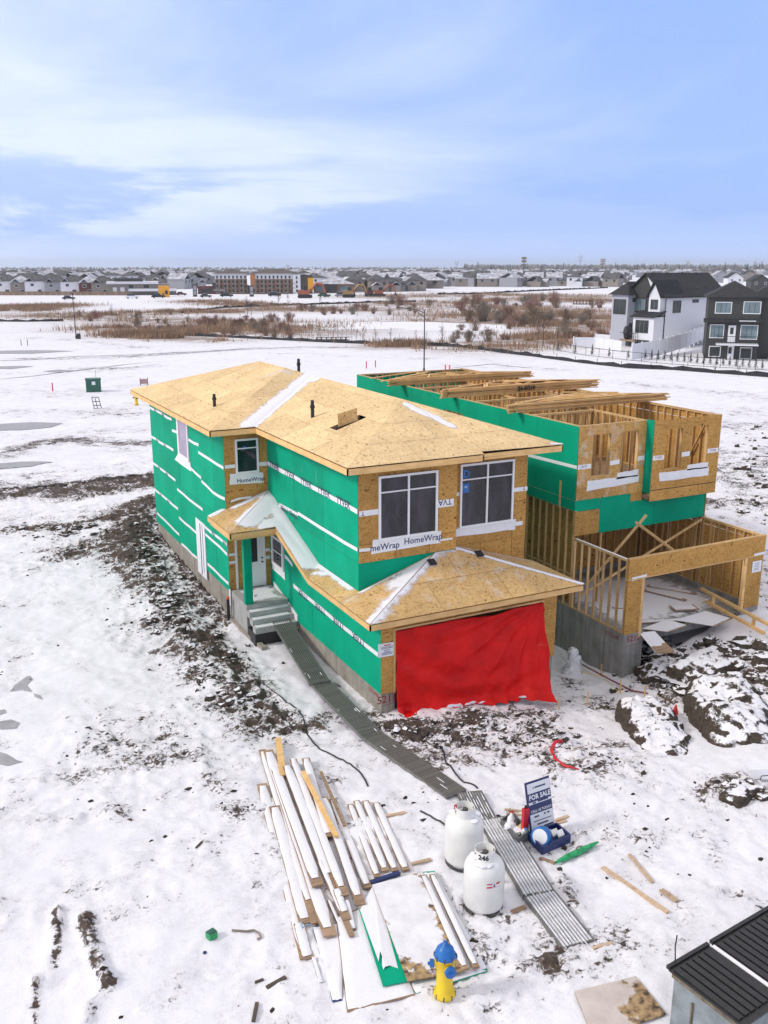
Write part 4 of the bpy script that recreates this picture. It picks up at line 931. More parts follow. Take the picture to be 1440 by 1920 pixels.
mb = MB(); mb.smooth = True; mb.prism([(2.0, -.1, -.9), (2.12, -.95, -.96), (2.55, -1.0, -.95), (3.1, -.6, -.93), (2.9, -.15, -.88)], (0, 0, .03)); obj('loose_fold', mb, M['tarp'], tp)
# notice pinned on the garage corner
NT = thing('paper_notice', 'white printed notice sheet pinned on the left pier of the garage', 'notice', (1.84, -.03, .96))
mb = MB(); mb.prism([(1.56, -.025, .97), (2.10, -.032, .96), (2.10, -.032, 1.38), (1.55, -.025, 1.40)], (0, .006, 0)); obj('sheet', mb, M['print'], NT)
mb = MB(); mb.box(1.74, 1.95, -.036, -.034, 1.31, 1.34); obj('heading', mb, M['red'], NT)
mb = MB(); q = random.Random(2)
for k, z in enumerate((1.27, 1.23, 1.17, 1.12, 1.08, 1.04)): w2 = q.uniform(.1, .2); mb.box(1.84 - w2, 1.84 + w2, -.036, -.034, z - .007, z + .007)
obj('text_lines', mb, M['ink'], NT)
# ------------------------------------------------------------------ the framed house next door
H2 = thing('framed_house', 'roofless two storey house frame with green upper walls and open stud garage', 'house', (14, 10, -.9), 'houses under construction')
xa, xb, yg, yw, yv, yb = 11., 17.42, .03, 3.0, 2.6, 21.2
F0, T1, T2 = -.1, 3.59, 6.66
mb = MB(); mb.box(xa, xa + .2, yg, yb, -2.6, F0); mb.box(xa + .2, 11.85, yg, yg + .22, -2.6, F0); mb.box(16.55, xb, yg, yg + .22, -2., F0); mb.box(xb - .2, xb, yg + .22, yb, -2., F0); mb.box(xa + .2, xb - .2, yw + 3.4, yw + 3.6, -2, F0); mb.box(xa + .2, xb - .2, yb - .2, yb, -2, F0)
f2 = obj('foundation', mb, M['concrete_grey'], H2)
m2 = MB(); put_text(m2, '5213', .30, (11.42, yg - .006, -.30), X, Z, .004); m2.bar((11.05, yg - .005, -.55), (11.8, yg - .005, -.52), .002, .012); put_text(m2, 'STONE', .22, (xa - .006, .62, -.33), -Y, Z, .002); m2.bar((xa - .005, 1.15, -.5), (xa - .005, 1.13, -.18), .012, .002); obj('marker_writing', m2, M['redink'], f2)
m2 = MB()
for yy in (1.0, 2.2, 3.4, 4.6, 5.8): m2.box(xa - .004, xa, yy, yy + .012, -2., F0 - .05)
obj('form_joints', m2, M['black'], f2)
mb = MB(); mb.box(xa + .2, xb - .2, yg + .22, yw + 3.4, -.6, -.28); obj('garage_slab', mb, M['concrete_grey'], H2)
STUD = {}
def studs(p0, p1, z0, z1, step=.41, w_=.04, d=.09, parent=H2, skip=()):
    """a row of studs from p0 to p1, each an object sharing one mesh"""
    p0, p1 = Vector(p0), Vector(p1); n = int((p1 - p0).length / step); dr_ = (p1 - p0).normalized(); ax = abs(dr_.x) > .5
    key = (round(z1 - z0, 2), ax)
    if key not in STUD:
        mb = MB(); a, b = (w_, d) if ax else (d, w_); mb.box(-a / 2, a / 2, -b / 2, b / 2, 0, z1 - z0); STUD[key] = mesh_of(mb, M['stud'], (0, 0, 0), 'stud')
    for k in range(n + 1):
        if k in skip: continue
        p = p0 + dr_ * min(k * step, (p1 - p0).length - .02) + dr_ * .02
        o = bpy.data.objects.new('stud', STUD[key]); C.objects.link(o); o.parent = parent; o.location = Vector((p.x, p.y, z0)) - ORG[parent.name]
def plate(a, b, w_=.09, h=.04, name='wall_plate', parent=H2, mat='stud'):
    mb = MB(); mb.bar(a, b, w_, h); return obj(name, mb, M[mat], parent)
# garage left stud wall
studs((xa + .05, yg + .10, 0), (xa + .05, yw - .06, 0), F0 + .04, 2.50, .4); plate((xa + .05, yg, F0 + .02), (xa + .05, yb, F0 + .02)); plate((xa + .05, yg + .02, 2.54), (xa + .05, yw, 2.54), .09, .08)
mb = MB(); mb.box(xa + .01, xa + .09, .06, 2.9, 2.58, 2.592); obj('snow_patch', mb, M['snow'], H2)
# lower left stud wall of the main block
studs((xa + .05, yw + .05, 0), (xa + .05, yb - .1, 0), F0 + .04, T1 - .04, .41); plate((xa + .05, yw, T1 - .02), (xa + .05, yb, T1 - .02)); plate((xa + .05, yw, 1.15), (xa + .05, yb, 1.15), .03, .06, 'nogging')
def pan(O, u, v, poly, mat, **k): panels('wall_panel', H2, O, u, v, poly, mat, **k)
pan((xa + .30, 0, 0), -Y, Z, rect(-9.5, -yw - .1, F0, T1), M['osb_wall'], cu=1.22, cv=1.2)
# garage right wall and main right wall: sheathed outside, studs inside
for y0, y1, z0, z1 in ((yg, yw, F0, 2.58), (yw, yb, F0, T1), (yv, yb, T1 + .3, T2)):
    pan((xb, 0, 0), Y, Z, rect(y0, y1, z0, z1), M['osb_wall'], cu=1.22, cv=2.44, ov=z0); studs((xb - .05, y0 + .05, 0), (xb - .05, y1 - .05, 0), z0 + .04, z1 - .04, .41)
    plate((xb - .05, y0, z0 + .02), (xb - .05, y1, z0 + .02)); plate((xb - .05, y0, z1), (xb - .05, y1, z1), .09, .08)
# garage front: beam, posts
mb = MB(); mb.box(xa, xb + .04, yg - .02, yg + .08, 1.90, 2.60); bm_ = obj('garage_beam', mb, M['osb_wall'], H2); plate((xa, yg + .03, 1.88), (xb, yg + .03, 1.88), .13, .04, 'beam_trim', H2, 'fascia'); plate((xa - .01, yg + .03, 2.62), (xb + .04, yg + .03, 2.62), .12, .035, 'beam_cap', H2, 'fascia')
mb = MB(); mb.box(xa, 11.62, yg - .01, yg + .07, F0, 1.86); obj('garage_post', mb, M['osb_wall'], H2); mb = MB(); mb.box(11.62, 11.74, yg - .02, yg + .1, F0 - .2, 1.86); obj('post_trim', mb, M['fascia'], H2)
mb = MB(); mb.box(16.62, xb, yg - .01, yg + .07, F0, 1.86); obj('garage_post', mb, M['osb_wall'], H2); mb = MB(); mb.box(16.50, 16.62, yg - .02, yg + .1, F0 - .1, 1.86); obj('post_trim', mb, M['fascia'], H2)
strip_on(H2, (0, yg - .02, 0), X, Z, [(11.15, 1.90), (11.8, 1.93)], .12, off=.01); strip_on(H2, (0, yg - .02, 0), X, Z, [(16.9, 1.93), (17.44, 1.95)], .10, off=.01)
n2 = thing('paper_notice', 'white notice sheet on the right post of the open stud garage', 'notice', (17.1, yg - .04, 1.25)); mb = MB(); mb.box(16.88, 17.34, yg - .03, yg - .022, 1.25, 1.68); obj('sheet', mb, M['print'], n2)
mb = MB()
for z in (1.6, 1.53, 1.47, 1.40, 1.34): mb.box(16.98, 17.24, yg - .033, yg - .031, z - .008, z + .008)
obj('text_lines', mb, M['ink'], n2)
# open doorway wall at the back of the garage
pan((0, yw + 3.5, 0), X, Z, rect(xa + .3, xb - .1, F0, T1), M['osb_wall'], cu=1.22, cv=1.22, holes=((12.2, 13.3, F0, 2.1),))
studs((xa + .4, yw + 3.42, 0), (xb - .2, yw + 3.42, 0), F0, T1, .41)
# deck between the storeys
mb = MB(); mb.box(xa + .02, xb - .02, yw + .02, yb - .05, T1 + .02, T1 + .30); mb.box(14.12, xb - .02, yv + .05, yw + .02, T1 + .12, T1 + .30); obj('upper_deck', mb, M['plank'], H2)
# green left wall with a cut opening
pan((xa, 0, 0), -Y, Z, rect(-yb, -yw, T1, T2), M['green'], cu=2.44, cv=2.74, ou=-yw, ov=T1 + .38, holes=((-12.3, -10.75, 5.2, 6.05),))
studs((xa + .07, yw + .1, 0), (xa + .07, yb - .1, 0), T1 + .30, T2 - .06, .41); plate((xa + .055, yw, T2 - .02), (xa + .055, yb, T2 - .02), .1, .08)
strip_on(H2, (xa, 0, 0), -Y, Z, [(-9.5, 5.0), (-6, 5.12), (-yw, 5.2)], .12); mb = MB(); mb.box(xa - .035, xa - .016, 3.82, 3.92, 3.5, 4.55); obj('loose_batten', mb, M['fascia'], H2)
# upper fronts
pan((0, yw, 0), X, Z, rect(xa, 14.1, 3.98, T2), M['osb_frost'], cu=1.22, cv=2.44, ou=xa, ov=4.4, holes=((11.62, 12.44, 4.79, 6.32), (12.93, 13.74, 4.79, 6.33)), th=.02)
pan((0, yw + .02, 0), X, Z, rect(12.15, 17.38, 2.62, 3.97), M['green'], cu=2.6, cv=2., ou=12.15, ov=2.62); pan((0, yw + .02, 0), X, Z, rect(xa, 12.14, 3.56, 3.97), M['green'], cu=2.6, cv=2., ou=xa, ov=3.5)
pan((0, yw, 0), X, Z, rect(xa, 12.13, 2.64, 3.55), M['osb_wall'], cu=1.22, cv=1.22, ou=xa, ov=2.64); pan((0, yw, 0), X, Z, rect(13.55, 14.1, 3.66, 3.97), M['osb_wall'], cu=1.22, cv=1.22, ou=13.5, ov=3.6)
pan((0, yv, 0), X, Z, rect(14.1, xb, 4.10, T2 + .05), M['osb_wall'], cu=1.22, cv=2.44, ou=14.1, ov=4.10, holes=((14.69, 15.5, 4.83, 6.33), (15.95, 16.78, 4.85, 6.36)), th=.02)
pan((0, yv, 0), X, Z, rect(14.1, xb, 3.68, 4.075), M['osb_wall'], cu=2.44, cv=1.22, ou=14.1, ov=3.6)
mb = MB(); mb.box(14.1, xb, yv + .005, yv + .02, 4.05, 4.12); mb.box(14.11, xb - .02, yv + .02, yw, 3.70, 3.72); obj('seam_band', mb, M['black'], H2)
pan((14.1, 0, 0), -Y, Z, rect(-yw + .02, -yv + .0, 3.98, T2 + .05), M['green'], cu=2., cv=4., ov=3.98)
for x0, x1, yy in ((xa, 14.1, yw), (14.1, xb, yv)):
    plate((x0, yy + .06, T2 - .02), (x1, yy + .06, T2 - .02), .1, .07); plate((x0, yy + .06, T1 + .34), (x1, yy + .06, T1 + .34), .1, .07)
def opening(x0, x1, z0, z1, yy):
    mb = MB()
    for a in ((x0 - .05, x0, z0, z1), (x1, x1 + .05, z0, z1), (x0, x1, z0 - .05, z0), (x0, x1, z1, z1 + .12)): mb.box(a[0], a[1], yy + .0, yy + .13, a[2], a[3])
    obj('window_opening', mb, M['stud'], H2)
for a in ((11.62, 12.44, 4.79, 6.32, yw), (12.93, 13.74, 4.79, 6.33, yw), (14.69, 15.5, 4.83, 6.33, yv), (15.95, 16.78, 4.85, 6.36, yv)): opening(*a)
studs((xa + .1, yw + .06, 0), (14.0, yw + .06, 0), T1 + .3, T2 - .06, .41, skip=(2, 3, 5, 6)); studs((14.15, yv + .06, 0), (xb - .1, yv + .06, 0), T1 + .3, T2 - .06, .41, skip=(2, 3, 5, 6))
fl_ = flashing(H2, (0, yw, 0), X, Z, [(11.45, 4.28), (13.88, 4.38), (13.86, 4.66), (11.48, 4.66)]); flashing(H2, (0, yw, 0), X, Z, [(12.8, 4.6), (13.82, 4.6), (13.84, 4.86), (12.85, 4.82)]); flashing(H2, (0, yv, 0), X, Z, [(14.52, 4.40), (16.98, 4.40), (16.96, 4.74), (14.48, 4.74)]); flashing(H2, (0, yv, 0), X, Z, [(15.85, 4.7), (16.9, 4.7), (16.92, 4.92), (15.86, 4.9)])
for yy, pts, t in ((yw, [(11.0, 5.2), (11.6, 5.2)], 'EVYT'), (yw, [(12.46, 5.22), (12.9, 5.24)], ''), (yw, [(13.76, 5.26), (14.08, 5.28)], ''), (yv, [(14.12, 5.32), (14.66, 5.31)], 'TYVEK'), (yv, [(15.53, 5.33), (15.93, 5.34)], ''), (yv, [(16.82, 5.35), (17.38, 5.35)], 'TYVEK')):
    s = strip_on(H2, (0, yy, 0), X, Z, pts, .17, off=.022)
    if t: m2 = MB(); put_text(m2, t, .12, ((pts[0][0] + pts[1][0]) / 2, yy - .030, pts[0][1]), X, Z); obj('printed_word', m2, M['ink'] if yy == yw else M['redink'], s)
# back wall and partitions of the upper storey
pan((0, yb, 0), -X, Z, rect(-xb, -xa, F0, T2), M['green'], cu=2.44, cv=2.74); studs((xa + .2, yb - .06, 0), (xb - .2, yb - .06, 0), T1 + .3, T2 - .06); plate((xa, yb - .06, T2 - .02), (xb, yb - .06, T2 - .02), .1, .07)
for a, b in (((xa + .1, 6.1), (14.2, 6.1)), ((14.2, 3.05), (14.2, 9.0)), ((14.2, 9.0), (xb - .1, 9.0)), ((xa + .1, 10.2), (xb - .1, 10.2)), ((13.4, 10.3), (13.4, 15.0)), ((15.6, 9.1), (15.6, 16.0)), ((xa + .1, 15.1), (xb - .1, 15.1)), ((14.4, 15.2), (14.4, 20.9)), ((xa + .1, 18.0), (14.3, 18.0))):
    studs((*a, 0), (*b, 0), T1 + .3, T2 - .08, .41); plate((*a, T2 - .05), (*b, T2 - .05), .1, .07); plate((*a, T1 + .32), (*b, T1 + .32))
mb = MB(); mb.bar((17.3, 3.1, 6.55), (17.3, 4.3, 4.2), .09, .04); mb.bar((15.5, 9.0, 6.5), (13.2, 8.6, 4.3), .09, .04); obj('brace', mb, M['stud'], H2)
# lower braces of the garage
for a, b in (((11.12, 2.25, 1.0), (13.0, 1.5, 3.57)), ((12.62, 1.62, 3.32), (13.05, .12, 2.62)), ((17.2, 2.9, 2.55), (11.14, 2.7, .40))):
    mb = MB(); mb.bar(a, b, .04, .09); obj('brace', mb, M['stud'], H2)
studs((12.3, yw + .08, 0), (17.2, yw + .08, 0), F0, 2.6, 4.8)
snow_sheet(H2, 'snow_patch', [(11.25, .3), (16.0, .3), (17.1, 1.2), (17.15, 4.5), (14.0, 6.2), (11.4, 6.2)], lambda x, y: -.275 + .04 * float(vnoise(x, y, 3)), .03, 10, .06, 41)
# --- stacks of trusses on the wall tops
def truss_meshes(L, Ht):
    """a flat lying truss: bottom chord along +X from 0, apex towards +Y"""
    P = {}; b = lambda a, c: mesh_of(MB().bar(a, c, .09, .036), M['fascia'], (0, 0, 0), 'chord'); h = .018
    P['bottom_chord'] = [b((0, .045, h), (L, .045, h))]; P['top_chord'] = [b((-.35, -.02, h), (L / 2, Ht, h)), b((L / 2, Ht, h), (L + .35, -.02, h))]
    P['web'] = [b((L * .25, .09, h), (L * .33, Ht * .62, h)), b((L * .33, Ht * .62, h), (L * .5, .09, h)), b((L * .5, .09, h), (L * .67, Ht * .62, h)), b((L * .67, Ht * .62, h), (L * .75, .09, h)), b((L / 2, .09, h), (L / 2, Ht - .05, h))]
    return P
def truss(P, loc, rz, ry, label, group):
    t = thing('roof_truss', label, 'truss', loc, group); t.rotation_euler = (0, ry, rz)
    for nm, ms in P.items():
        for m_ in ms: o = bpy.data.objects.new(nm, m_); C.objects.link(o); o.parent = t
    return t
q = random.Random(11)
for si, (x0, y0, L_, Ht, n, where) in enumerate(((10.75, 6.5, 7.3, 1.55, 8, 'front'), (10.6, 11.3, 7.7, 1.7, 9, 'middle'), (10.5, 15.9, 7.4, 1.6, 8, 'rear'))):
    P = truss_meshes(L_, Ht)
    for k in range(n):
        top = k == n - 1
        truss(P, (x0 + q.uniform(-.10, .10), y0 + q.uniform(-.05, .05), T2 + .03 + k * .041), R(q.uniform(-.6, .6)), 0, f'{("lowest", "second lowest", "third lowest", "fourth lowest", "fifth lowest", "sixth lowest", "seventh lowest", "eighth lowest")[k] if not top else "topmost"} pine roof truss of the {where} stack on the framed house', f'trusses in the {where} stack')
    z = T2 + .03 + n * .041 + .004
    if si < 2:
        mb = MB(); mb.prism([(x0 + 1.0, y0 + .12, z), (x0 + L_ - .4, y0 + .12, z), (x0 + L_ - 2.4, y0 + Ht * .72, z), (x0 + L_ / 2, y0 + Ht * .95, z), (x0 + 2.2, y0 + Ht * .55, z)] if si == 0 else [(x0 + 3.2, y0 + .75, z), (x0 + L_ - 1.0, y0 + .5, z), (x0 + L_ / 2 + .3, y0 + Ht * .9, z)], (0, 0, .012))
        obj('gable_board', mb, M['snow_osb'] if 'snow_osb' in M else M['osb_frost'], None, f'frosted triangular board lying on the {"front" if si == 0 else "middle"} truss stack', 'board')
m2 = MB(); put_text(m2, '26-0/310', .26, (14.6, 11.225, T2 + .22), X, Z, .012); obj('truss_mark', m2, M['black'], H2)
for a, b, lab in (((10.6, 17.6, T2 + .06), (13.6, 18.3, T2 + .3), 'loose pine board sloping on the rear wall tops'), ((10.7, 19.0, T2 + .06), (14.0, 19.6, T2 + .2), 'loose pine board lying farthest back on the wall tops'), ((12.2, 8.6, T2 + .06), (16.3, 9.7, T2 + .08), 'loose pine board lying between the front and middle truss stacks'), ((15.9, 10.4, T2 + .06), (17.9, 9.0, T2 + .1), 'short pine board lying on the right wall top'), ((13.0, 13.6, T2 + .1), (17.5, 14.2, T2 + .1), 'long pine board lying between the middle and rear truss stacks')):
    mb = MB(); mb.bar(a, b, .12, .04); obj('loose_board', mb, M['fascia'], None, lab, 'board')
# lumber on the slab and in front of it
for a, b, w_, lab in (((15.5, 3.8, -.2), (16.5, 2.2, -.2), .16, 'snowy board lying deep inside the open garage'), ((15.0, 3.4, -.18), (15.6, 1.8, -.18), .14, 'narrow board lying in the middle of the garage slab'), ((12.6, 2.5, -.2), (13.4, 1.9, -.2), .10, 'short dark board lying left on the garage slab'), ((14.4, 1.3, -.14), (15.3, 1.0, -.14), .5, 'wide board lying across the garage slab'), ((12.4, .9, -.2), (14.6, .2, -.2), .18, 'long thin board lying near the garage threshold')):
    mb = MB(); mb.bar(a, b, w_, .04); o = obj('loose_board', mb, M['plank'], None, lab, 'board'); m2 = MB(); a, b = Vector(a), Vector(b); m2.bar(a.lerp(b, .05) + Z * .026, a.lerp(b, .9) + Z * .026, w_ * .85, .012); obj('snow_cap', m2, M['snow'], o)
for P4, lab in (([(13.7, .45), (15.4, .6), (15.6, -.45), (14.4, -.75)], 'snow dusted sheet lying at the right of the garage threshold'), ([(12.1, .35), (13.5, .6), (13.7, -.2), (12.6, -.4)], 'snow dusted sheet lying in the middle of the garage threshold'), ([(11.75, .1), (12.3, -.1), (12.1, -1.3), (11.45, -1.1)], 'snowy sheet sloping down from the open garage corner')):
    mb = MB(); mb.prism([(x, y, (-.20 if y > -.8 else -.5) + .02 * k) for k, (x, y) in enumerate(P4)], (0, 0, .015)); mb.mi = 1; mb.prism([(x * .97 + P4[0][0] * .03, y * .94 + .02, (-.184 if y > -.8 else -.484) + .02 * k) for k, (x, y) in enumerate(P4)], (0, 0, .012)); obj('wall_sheet', mb, [M['plank'], M['snow']], None, lab, 'sheet')
TR = thing('truss_piece', 'broken pine frame leaning out of the right side of the open garage', 'frame', (16, 0, -.1))
for a, b in (((16.0, 1.5, .32), (15.55, -2.1, .20)), ((15.9, 1.1, -.05), (15.45, -2.0, -.12))): mb = MB(); mb.bar(a, b, .12, .09); obj('rail', mb, M['fascia'], TR)
for a, b in (((15.85, .7, .26), (15.8, .7, -.1)), ((15.60, -1.4, .2), (15.58, -1.4, -.14))): mb = MB(); mb.bar(a, b, .09, .09); obj('rung', mb, M['fascia'], TR)
# ------------------------------------------------------------------ foreground objects
def depth(p): return (Vector(p) - CAM).dot(FW)
def c6(a, b): return (460 + a / 3, 1370 + b / 3)
def c7(a, b): return (780 + a / 2.769, 1380 + b / 2.769)
def board(a, b, wpx, layer, label, mat='plank', th=.038, snow=True, name='board', group='boards in the loose lumber stack', cap=(.02, .97), wood_w=None, cat='board'):
    h = .01 + layer * .045; p, q_ = spot(*a, h), spot(*b, h); w_ = (wood_w or wpx) * depth((p + q_) / 2) / FPX
    d = (q_ - p); d.normalize(); mb = MB(); mb.bar(p + Z * th / 2, q_ + Z * th / 2, w_, th); o = obj(name, mb, M[mat], None, label, cat, group)
    if snow:
        m2 = MB(); sd_ = d.cross(Z).normalized(); r = random.Random(int(a[0] * 3 + b[1])); K = 14; top = []
        A_, B_ = p.lerp(q_, cap[0]), p.lerp(q_, cap[1]); n = sd_.cross(d).normalized(); m2.smooth = True
        for k in range(K + 1):
            c = A_.lerp(B_, k / K); e = .48 - (.18 if k in (0, K) else 0)
            for s, hh in ((-e + r.uniform(0, .05), 0.002), (-.30, .016), (.30, .016), (e - r.uniform(0, .05), .002)): top.append(c + sd_ * s * w_ + n * (th + hh * r.uniform(.7, 1.3)))
        m2.add(top, [(4 * k + j, 4 * k + j + 1, 4 * k + j + 5, 4 * k + j + 4) for k in range(K) for j in range(3)]); obj('snow_cap', m2, M['snow'], o)
    return o
B6 = lambda a, b, *r, **k: board(c6(*a), c6(*b), *r, **k)
B6((93, 305), (345, 1285), 22, 0, 'leftmost long board of the lumber stack under a full snow cover')
B6((163, 430), (340, 1090), 22, 1, 'second board from the left with a blue cord tied near its lower end')
B6((300, 1090), (352, 1285), 20, .6, 'short board end sticking out beyond the leftmost snowy board')
B6((95, 112), (395, 1090), 14, 1, 'brown edged board standing out between the two left snowy boards', cap=(.02, .9), wood_w=15)
B6((128, 115), (478, 1160), 22, 1.2, 'very long board reaching from the top of the stack to its square lower end')
B6((168, 215), (410, 880), 20, 2.2, 'snowy board with a yellow cut end in the left half of the stack', cap=(.0, .95))
B6((183, 45), (212, 255), 12, 2.6, 'short bare yellow board at the top left of the lumber stack', 'fascia', snow=False)
B6((235, 205), (500, 895), 19, 2.4, 'broad snowy board with a rusty yellow end in mid stack', cap=(.0, .9))
B6((268, 165), (560, 935), 15, 3, 'narrow snowy board lying highest over the middle of the stack', cap=(.0, .95))
B6((340, 160), (470, 600), 16, 2.2, 'snowy board beginning near the top right of the stack')
B6((325, 235), (512, 600), 9, 3.4, 'round edged bare yellow beam lying across the snowy boards', 'fascia', snow=False, th=.05)
B6((440, 380), (650, 985), 17, 2, 'snowy board just right of the bare yellow beam', cap=(.02, .93))
B6((425, 235), (560, 540), 6, 1.8, 'thin brown batten on the upper right edge of the stack', snow=False)
B6((490, 390), (690, 890), 15, 1, 'snowy board below the thin brown batten with a frosted lower end')
B6((420, 740), (600, 1160), 10, 2.6, 'short brown board poking out at the lower middle of the stack', cap=(0, .7))
B6((515, 900), (575, 1070), 14, 3, 'stubby brown block at the lower end of the stack', cap=(0, .75))
B6((570, 960), (610, 1130), 11, 1.6, 'short snowy block beside the stubby brown block')
B6((470, 960), (560, 1160), 7, .6, 'thin brown edged strip low at the bottom of the stack')
for k, (a, b, w_, lab) in enumerate((((590, 420), (745, 830), 12, 'first of four short boards right of the main stack'), ((625, 400), (790, 795), 13, 'second of four short boards right of the main stack with brown edge'), ((675, 400), (845, 795), 13, 'third of four short boards right of the main stack'), ((735, 410), (905, 790), 14, 'rightmost of four short boards right of the main stack'))):
    B6(a, b, w_, .4 + .3 * (k % 2), lab, group='short boards right of the lumber stack')
def sheet(px4, layer, label, top='snow', edge='plank', th=.02, name='board_sheet', cat='sheet', cap=1.):
    P = [spot(*c6(*p), .01 + layer * .03) for p in px4]; mb = MB(); zz = sum(p.z for p in P) / 4; P = [Vector((p.x, p.y, zz * .6 + p.z * .4)) for p in P]
    mb.prism(P, (0, 0, th)); o = obj(name, mb, M[edge], None, label, cat, 'sheets in the foreground pile'); c = sum(P, Vector()) / 4
    if top:
        m2 = MB(); r = random.Random(int(px4[0][0])); ring = []
        for i in range(4):
            for k in range(8): ring.append(P[i].lerp(P[(i + 1) % 4], k / 8))
        n = len(ring); m2.smooth = True
        for s, hh in ((.985 * cap, .001), (.95 * cap, .018), (.6, .022), (.25, .022)):
            for p in ring: p2 = c + (p - c) * (s - r.uniform(0, .02)); m2.v.append((p2.x, p2.y, p2.z + th + hh + r.uniform(0, .003)))
        m2.v.append((c.x, c.y, c.z + th + .022))
        for k in range(3):
            for i in range(n): m2.f.append((k * n + i, k * n + (i + 1) % n, (k + 1) * n + (i + 1) % n, (k + 1) * n + i)); m2.m.append(0); m2.sm.append(True)
        for i in range(n): m2.f.append((3 * n + i, 3 * n + (i + 1) % n, 4 * n)); m2.m.append(0); m2.sm.append(True)
        obj('snow_cover', m2, M['snow'], o)
    return o
sheet([(540, 1480), (850, 1485), (960, 1530), (870, 1600)], 0, 'thin snowy sheet peeping out under the front of the sheet pile') if False else None
sheet([(378, 1110), (560, 1080), (545, 1515), (490, 1530)], 0, 'narrow snowy sheet left of the large white sheet', edge='navy')
sheet([(372, 1285), (392, 1280), (438, 1415), (418, 1420)], 0, 'small snowy strip at the far left of the sheet pile')
sheet([(510, 1060), (760, 960), (955, 1480), (572, 1585)], .6, 'large snow covered sheet at the bottom left of the sheet pile')
sheet([(1000, 800), (1065, 795), (1362, 1345), (1225, 1385)], .8, 'snowy sheet at the right edge of the sheet pile', edge='green')
sheet([(900, 1420), (1100, 1300), (1365, 1355), (960, 1475)], .3, 'bottom sheet with green edges showing at the front of the pile', edge='green')
sheet([(640, 1008), (975, 805), (1210, 1350), (775, 1438)], 3.2, 'top green wrapped sheet of the pile with a bare green corner', edge='green', top=None)
# broken snow on the top sheet: a white cover with a bare green corner, and a strand board with soil stains
T_ = [spot(*c6(*p), .01 + 1.6 * .03 + .03) for p in ((640, 1008), (705, 870), (830, 1195), (910, 1405), (890, 1375), (855, 1340), (810, 1325), (780, 1340), (770, 1375), (775, 1330), (765, 1240), (755, 1290))]
mb = MB(); mb.prism(T_, (0, 0, .014)); obj('snow_cover', mb, M['snow'], bpy.data.objects.get('board_sheet.005') or None) if False else None
m2 = MB(); P = [spot(*c6(*p), .01 + 3.2 * .03 + .021) for p in ((645, 1010), (720, 868), (925, 1400), (915, 1405), (900, 1385), (885, 1355), (850, 1335), (812, 1322), (785, 1330), (777, 1345), (768, 1320), (770, 1270), (758, 1240), (750, 1300))]; m2.prism(P, (0, 0, .012)); o = obj('snow_patch', m2, M['snow'], [x for x in C.objects if x.get('label', '').startswith('top green wrapped')][0])
def stained(nm='stained_board', SNOWC=SNOWC):
    m, t, b = new_mat(nm); n = noise(t, (1, 1, 1), 2.2, 6, .6); a_ = t.nodes.new('ShaderNodeAttribute'); a_.attribute_name = 'bare'
    v_ = math_(t, 'ADD', n, math_(t, 'MULTIPLY', a_.outputs['Fac'], .9)); sm = ramp(t, v_, [(.64, 1.), (.70, 0.)])
    wd = ramp(t, noise(t, (1, 1, 1), 7., 5), [(.36, (.07, .045, .03)), (.5, (.32, .21, .11)), (.7, (.52, .36, .17))])
    sc_ = mix(t, 1., SNOWC, ramp(t, noise(t, (1, 1, 1), 1.6, 6, .65), [(.35, (.84, .82, .81)), (.6, (1.02, 1.02, 1.02))]), 'MULTIPLY'); t.links.new(mix(t, sm, wd, sc_), b.inputs['Base Color']); b.inputs['Roughness'].default_value = .85; bump(t, b, v_, .5, .04); return m
M['stained'] = stained(); M['frosted'] = stained('frosted_board', (.60, .525, .49))
def stained_sheet(px4, h, th, label, bare, conv=c6, mat='stained'):
    P = [spot(*conv(*p), h) for p in px4]; zm = sum(p.z for p in P) / 4; P = [Vector((p.x, p.y, zm)) for p in P]; mb = MB(); n = 24; vals = []
    for j in range(n + 1):
        for i in range(n + 1):
            p = P[0].lerp(P[1], i / n).lerp(P[3].lerp(P[2], i / n), j / n); mb.v.append((p.x, p.y, p.z + th)); vals.append(bare(i / n, j / n))
    for j in range(n):
        for i in range(n): k = j * (n + 1) + i; mb.f.append((k, k + 1, k + n + 2, k + n + 1)); mb.m.append(0); mb.sm.append(False)
    k0 = len(mb.v); mb.prism([p - Z * .0 for p in P], (0, 0, th - .002)); vals += [1.] * (len(mb.v) - k0)
    o = obj('stained_board_sheet', mb, M[mat], None, label, 'sheet'); a_ = o.data.attributes.new('bare', 'FLOAT', 'POINT'); a_.data.foreach_set('value', vals); return o
stained_sheet([(712, 872), (978, 808), (1222, 1352), (912, 1408)], .165, .018, 'strand board with melting snow and soil stains on top of the pile', lambda s, t: max(0, 1 - (1 - s) / .2) * (.22 + .22 * t) + max(0, 1 - (1 - t) / .30) * (.40 if s > .12 else .3) + max(0, .18 - s) * t * 1.6 - .05)
stained_sheet([(1077, 1860), (1192, 1829), (1249, 1903), (1112, 1950)], .02, .018, 'single strand board sheet half covered with snow near the grey bin', lambda s, t: max(0, (s - .3)) * (.25 + .5 * t) - .02, lambda a, b: (a, b), 'frosted')
for k, (a, b, w_, lab) in enumerate((((1000, 820), (1240, 1350), 14, 'thick white board along the right side of the stained sheet'), ((1050, 815), (1300, 1340), 12, 'white board outermost on the right of the sheet pile'))): B6(a, b, w_, 3.2 - .8 * k, lab, group='white boards on the sheet pile')
mb = MB(); mb.bar(spot(*c6(705, 855), .06), spot(*c6(868, 800), .06), .10, .06); obj('blue_bag', mb, M['navy'], None, 'folded dark blue plastic under the ends of the short boards', 'plastic')
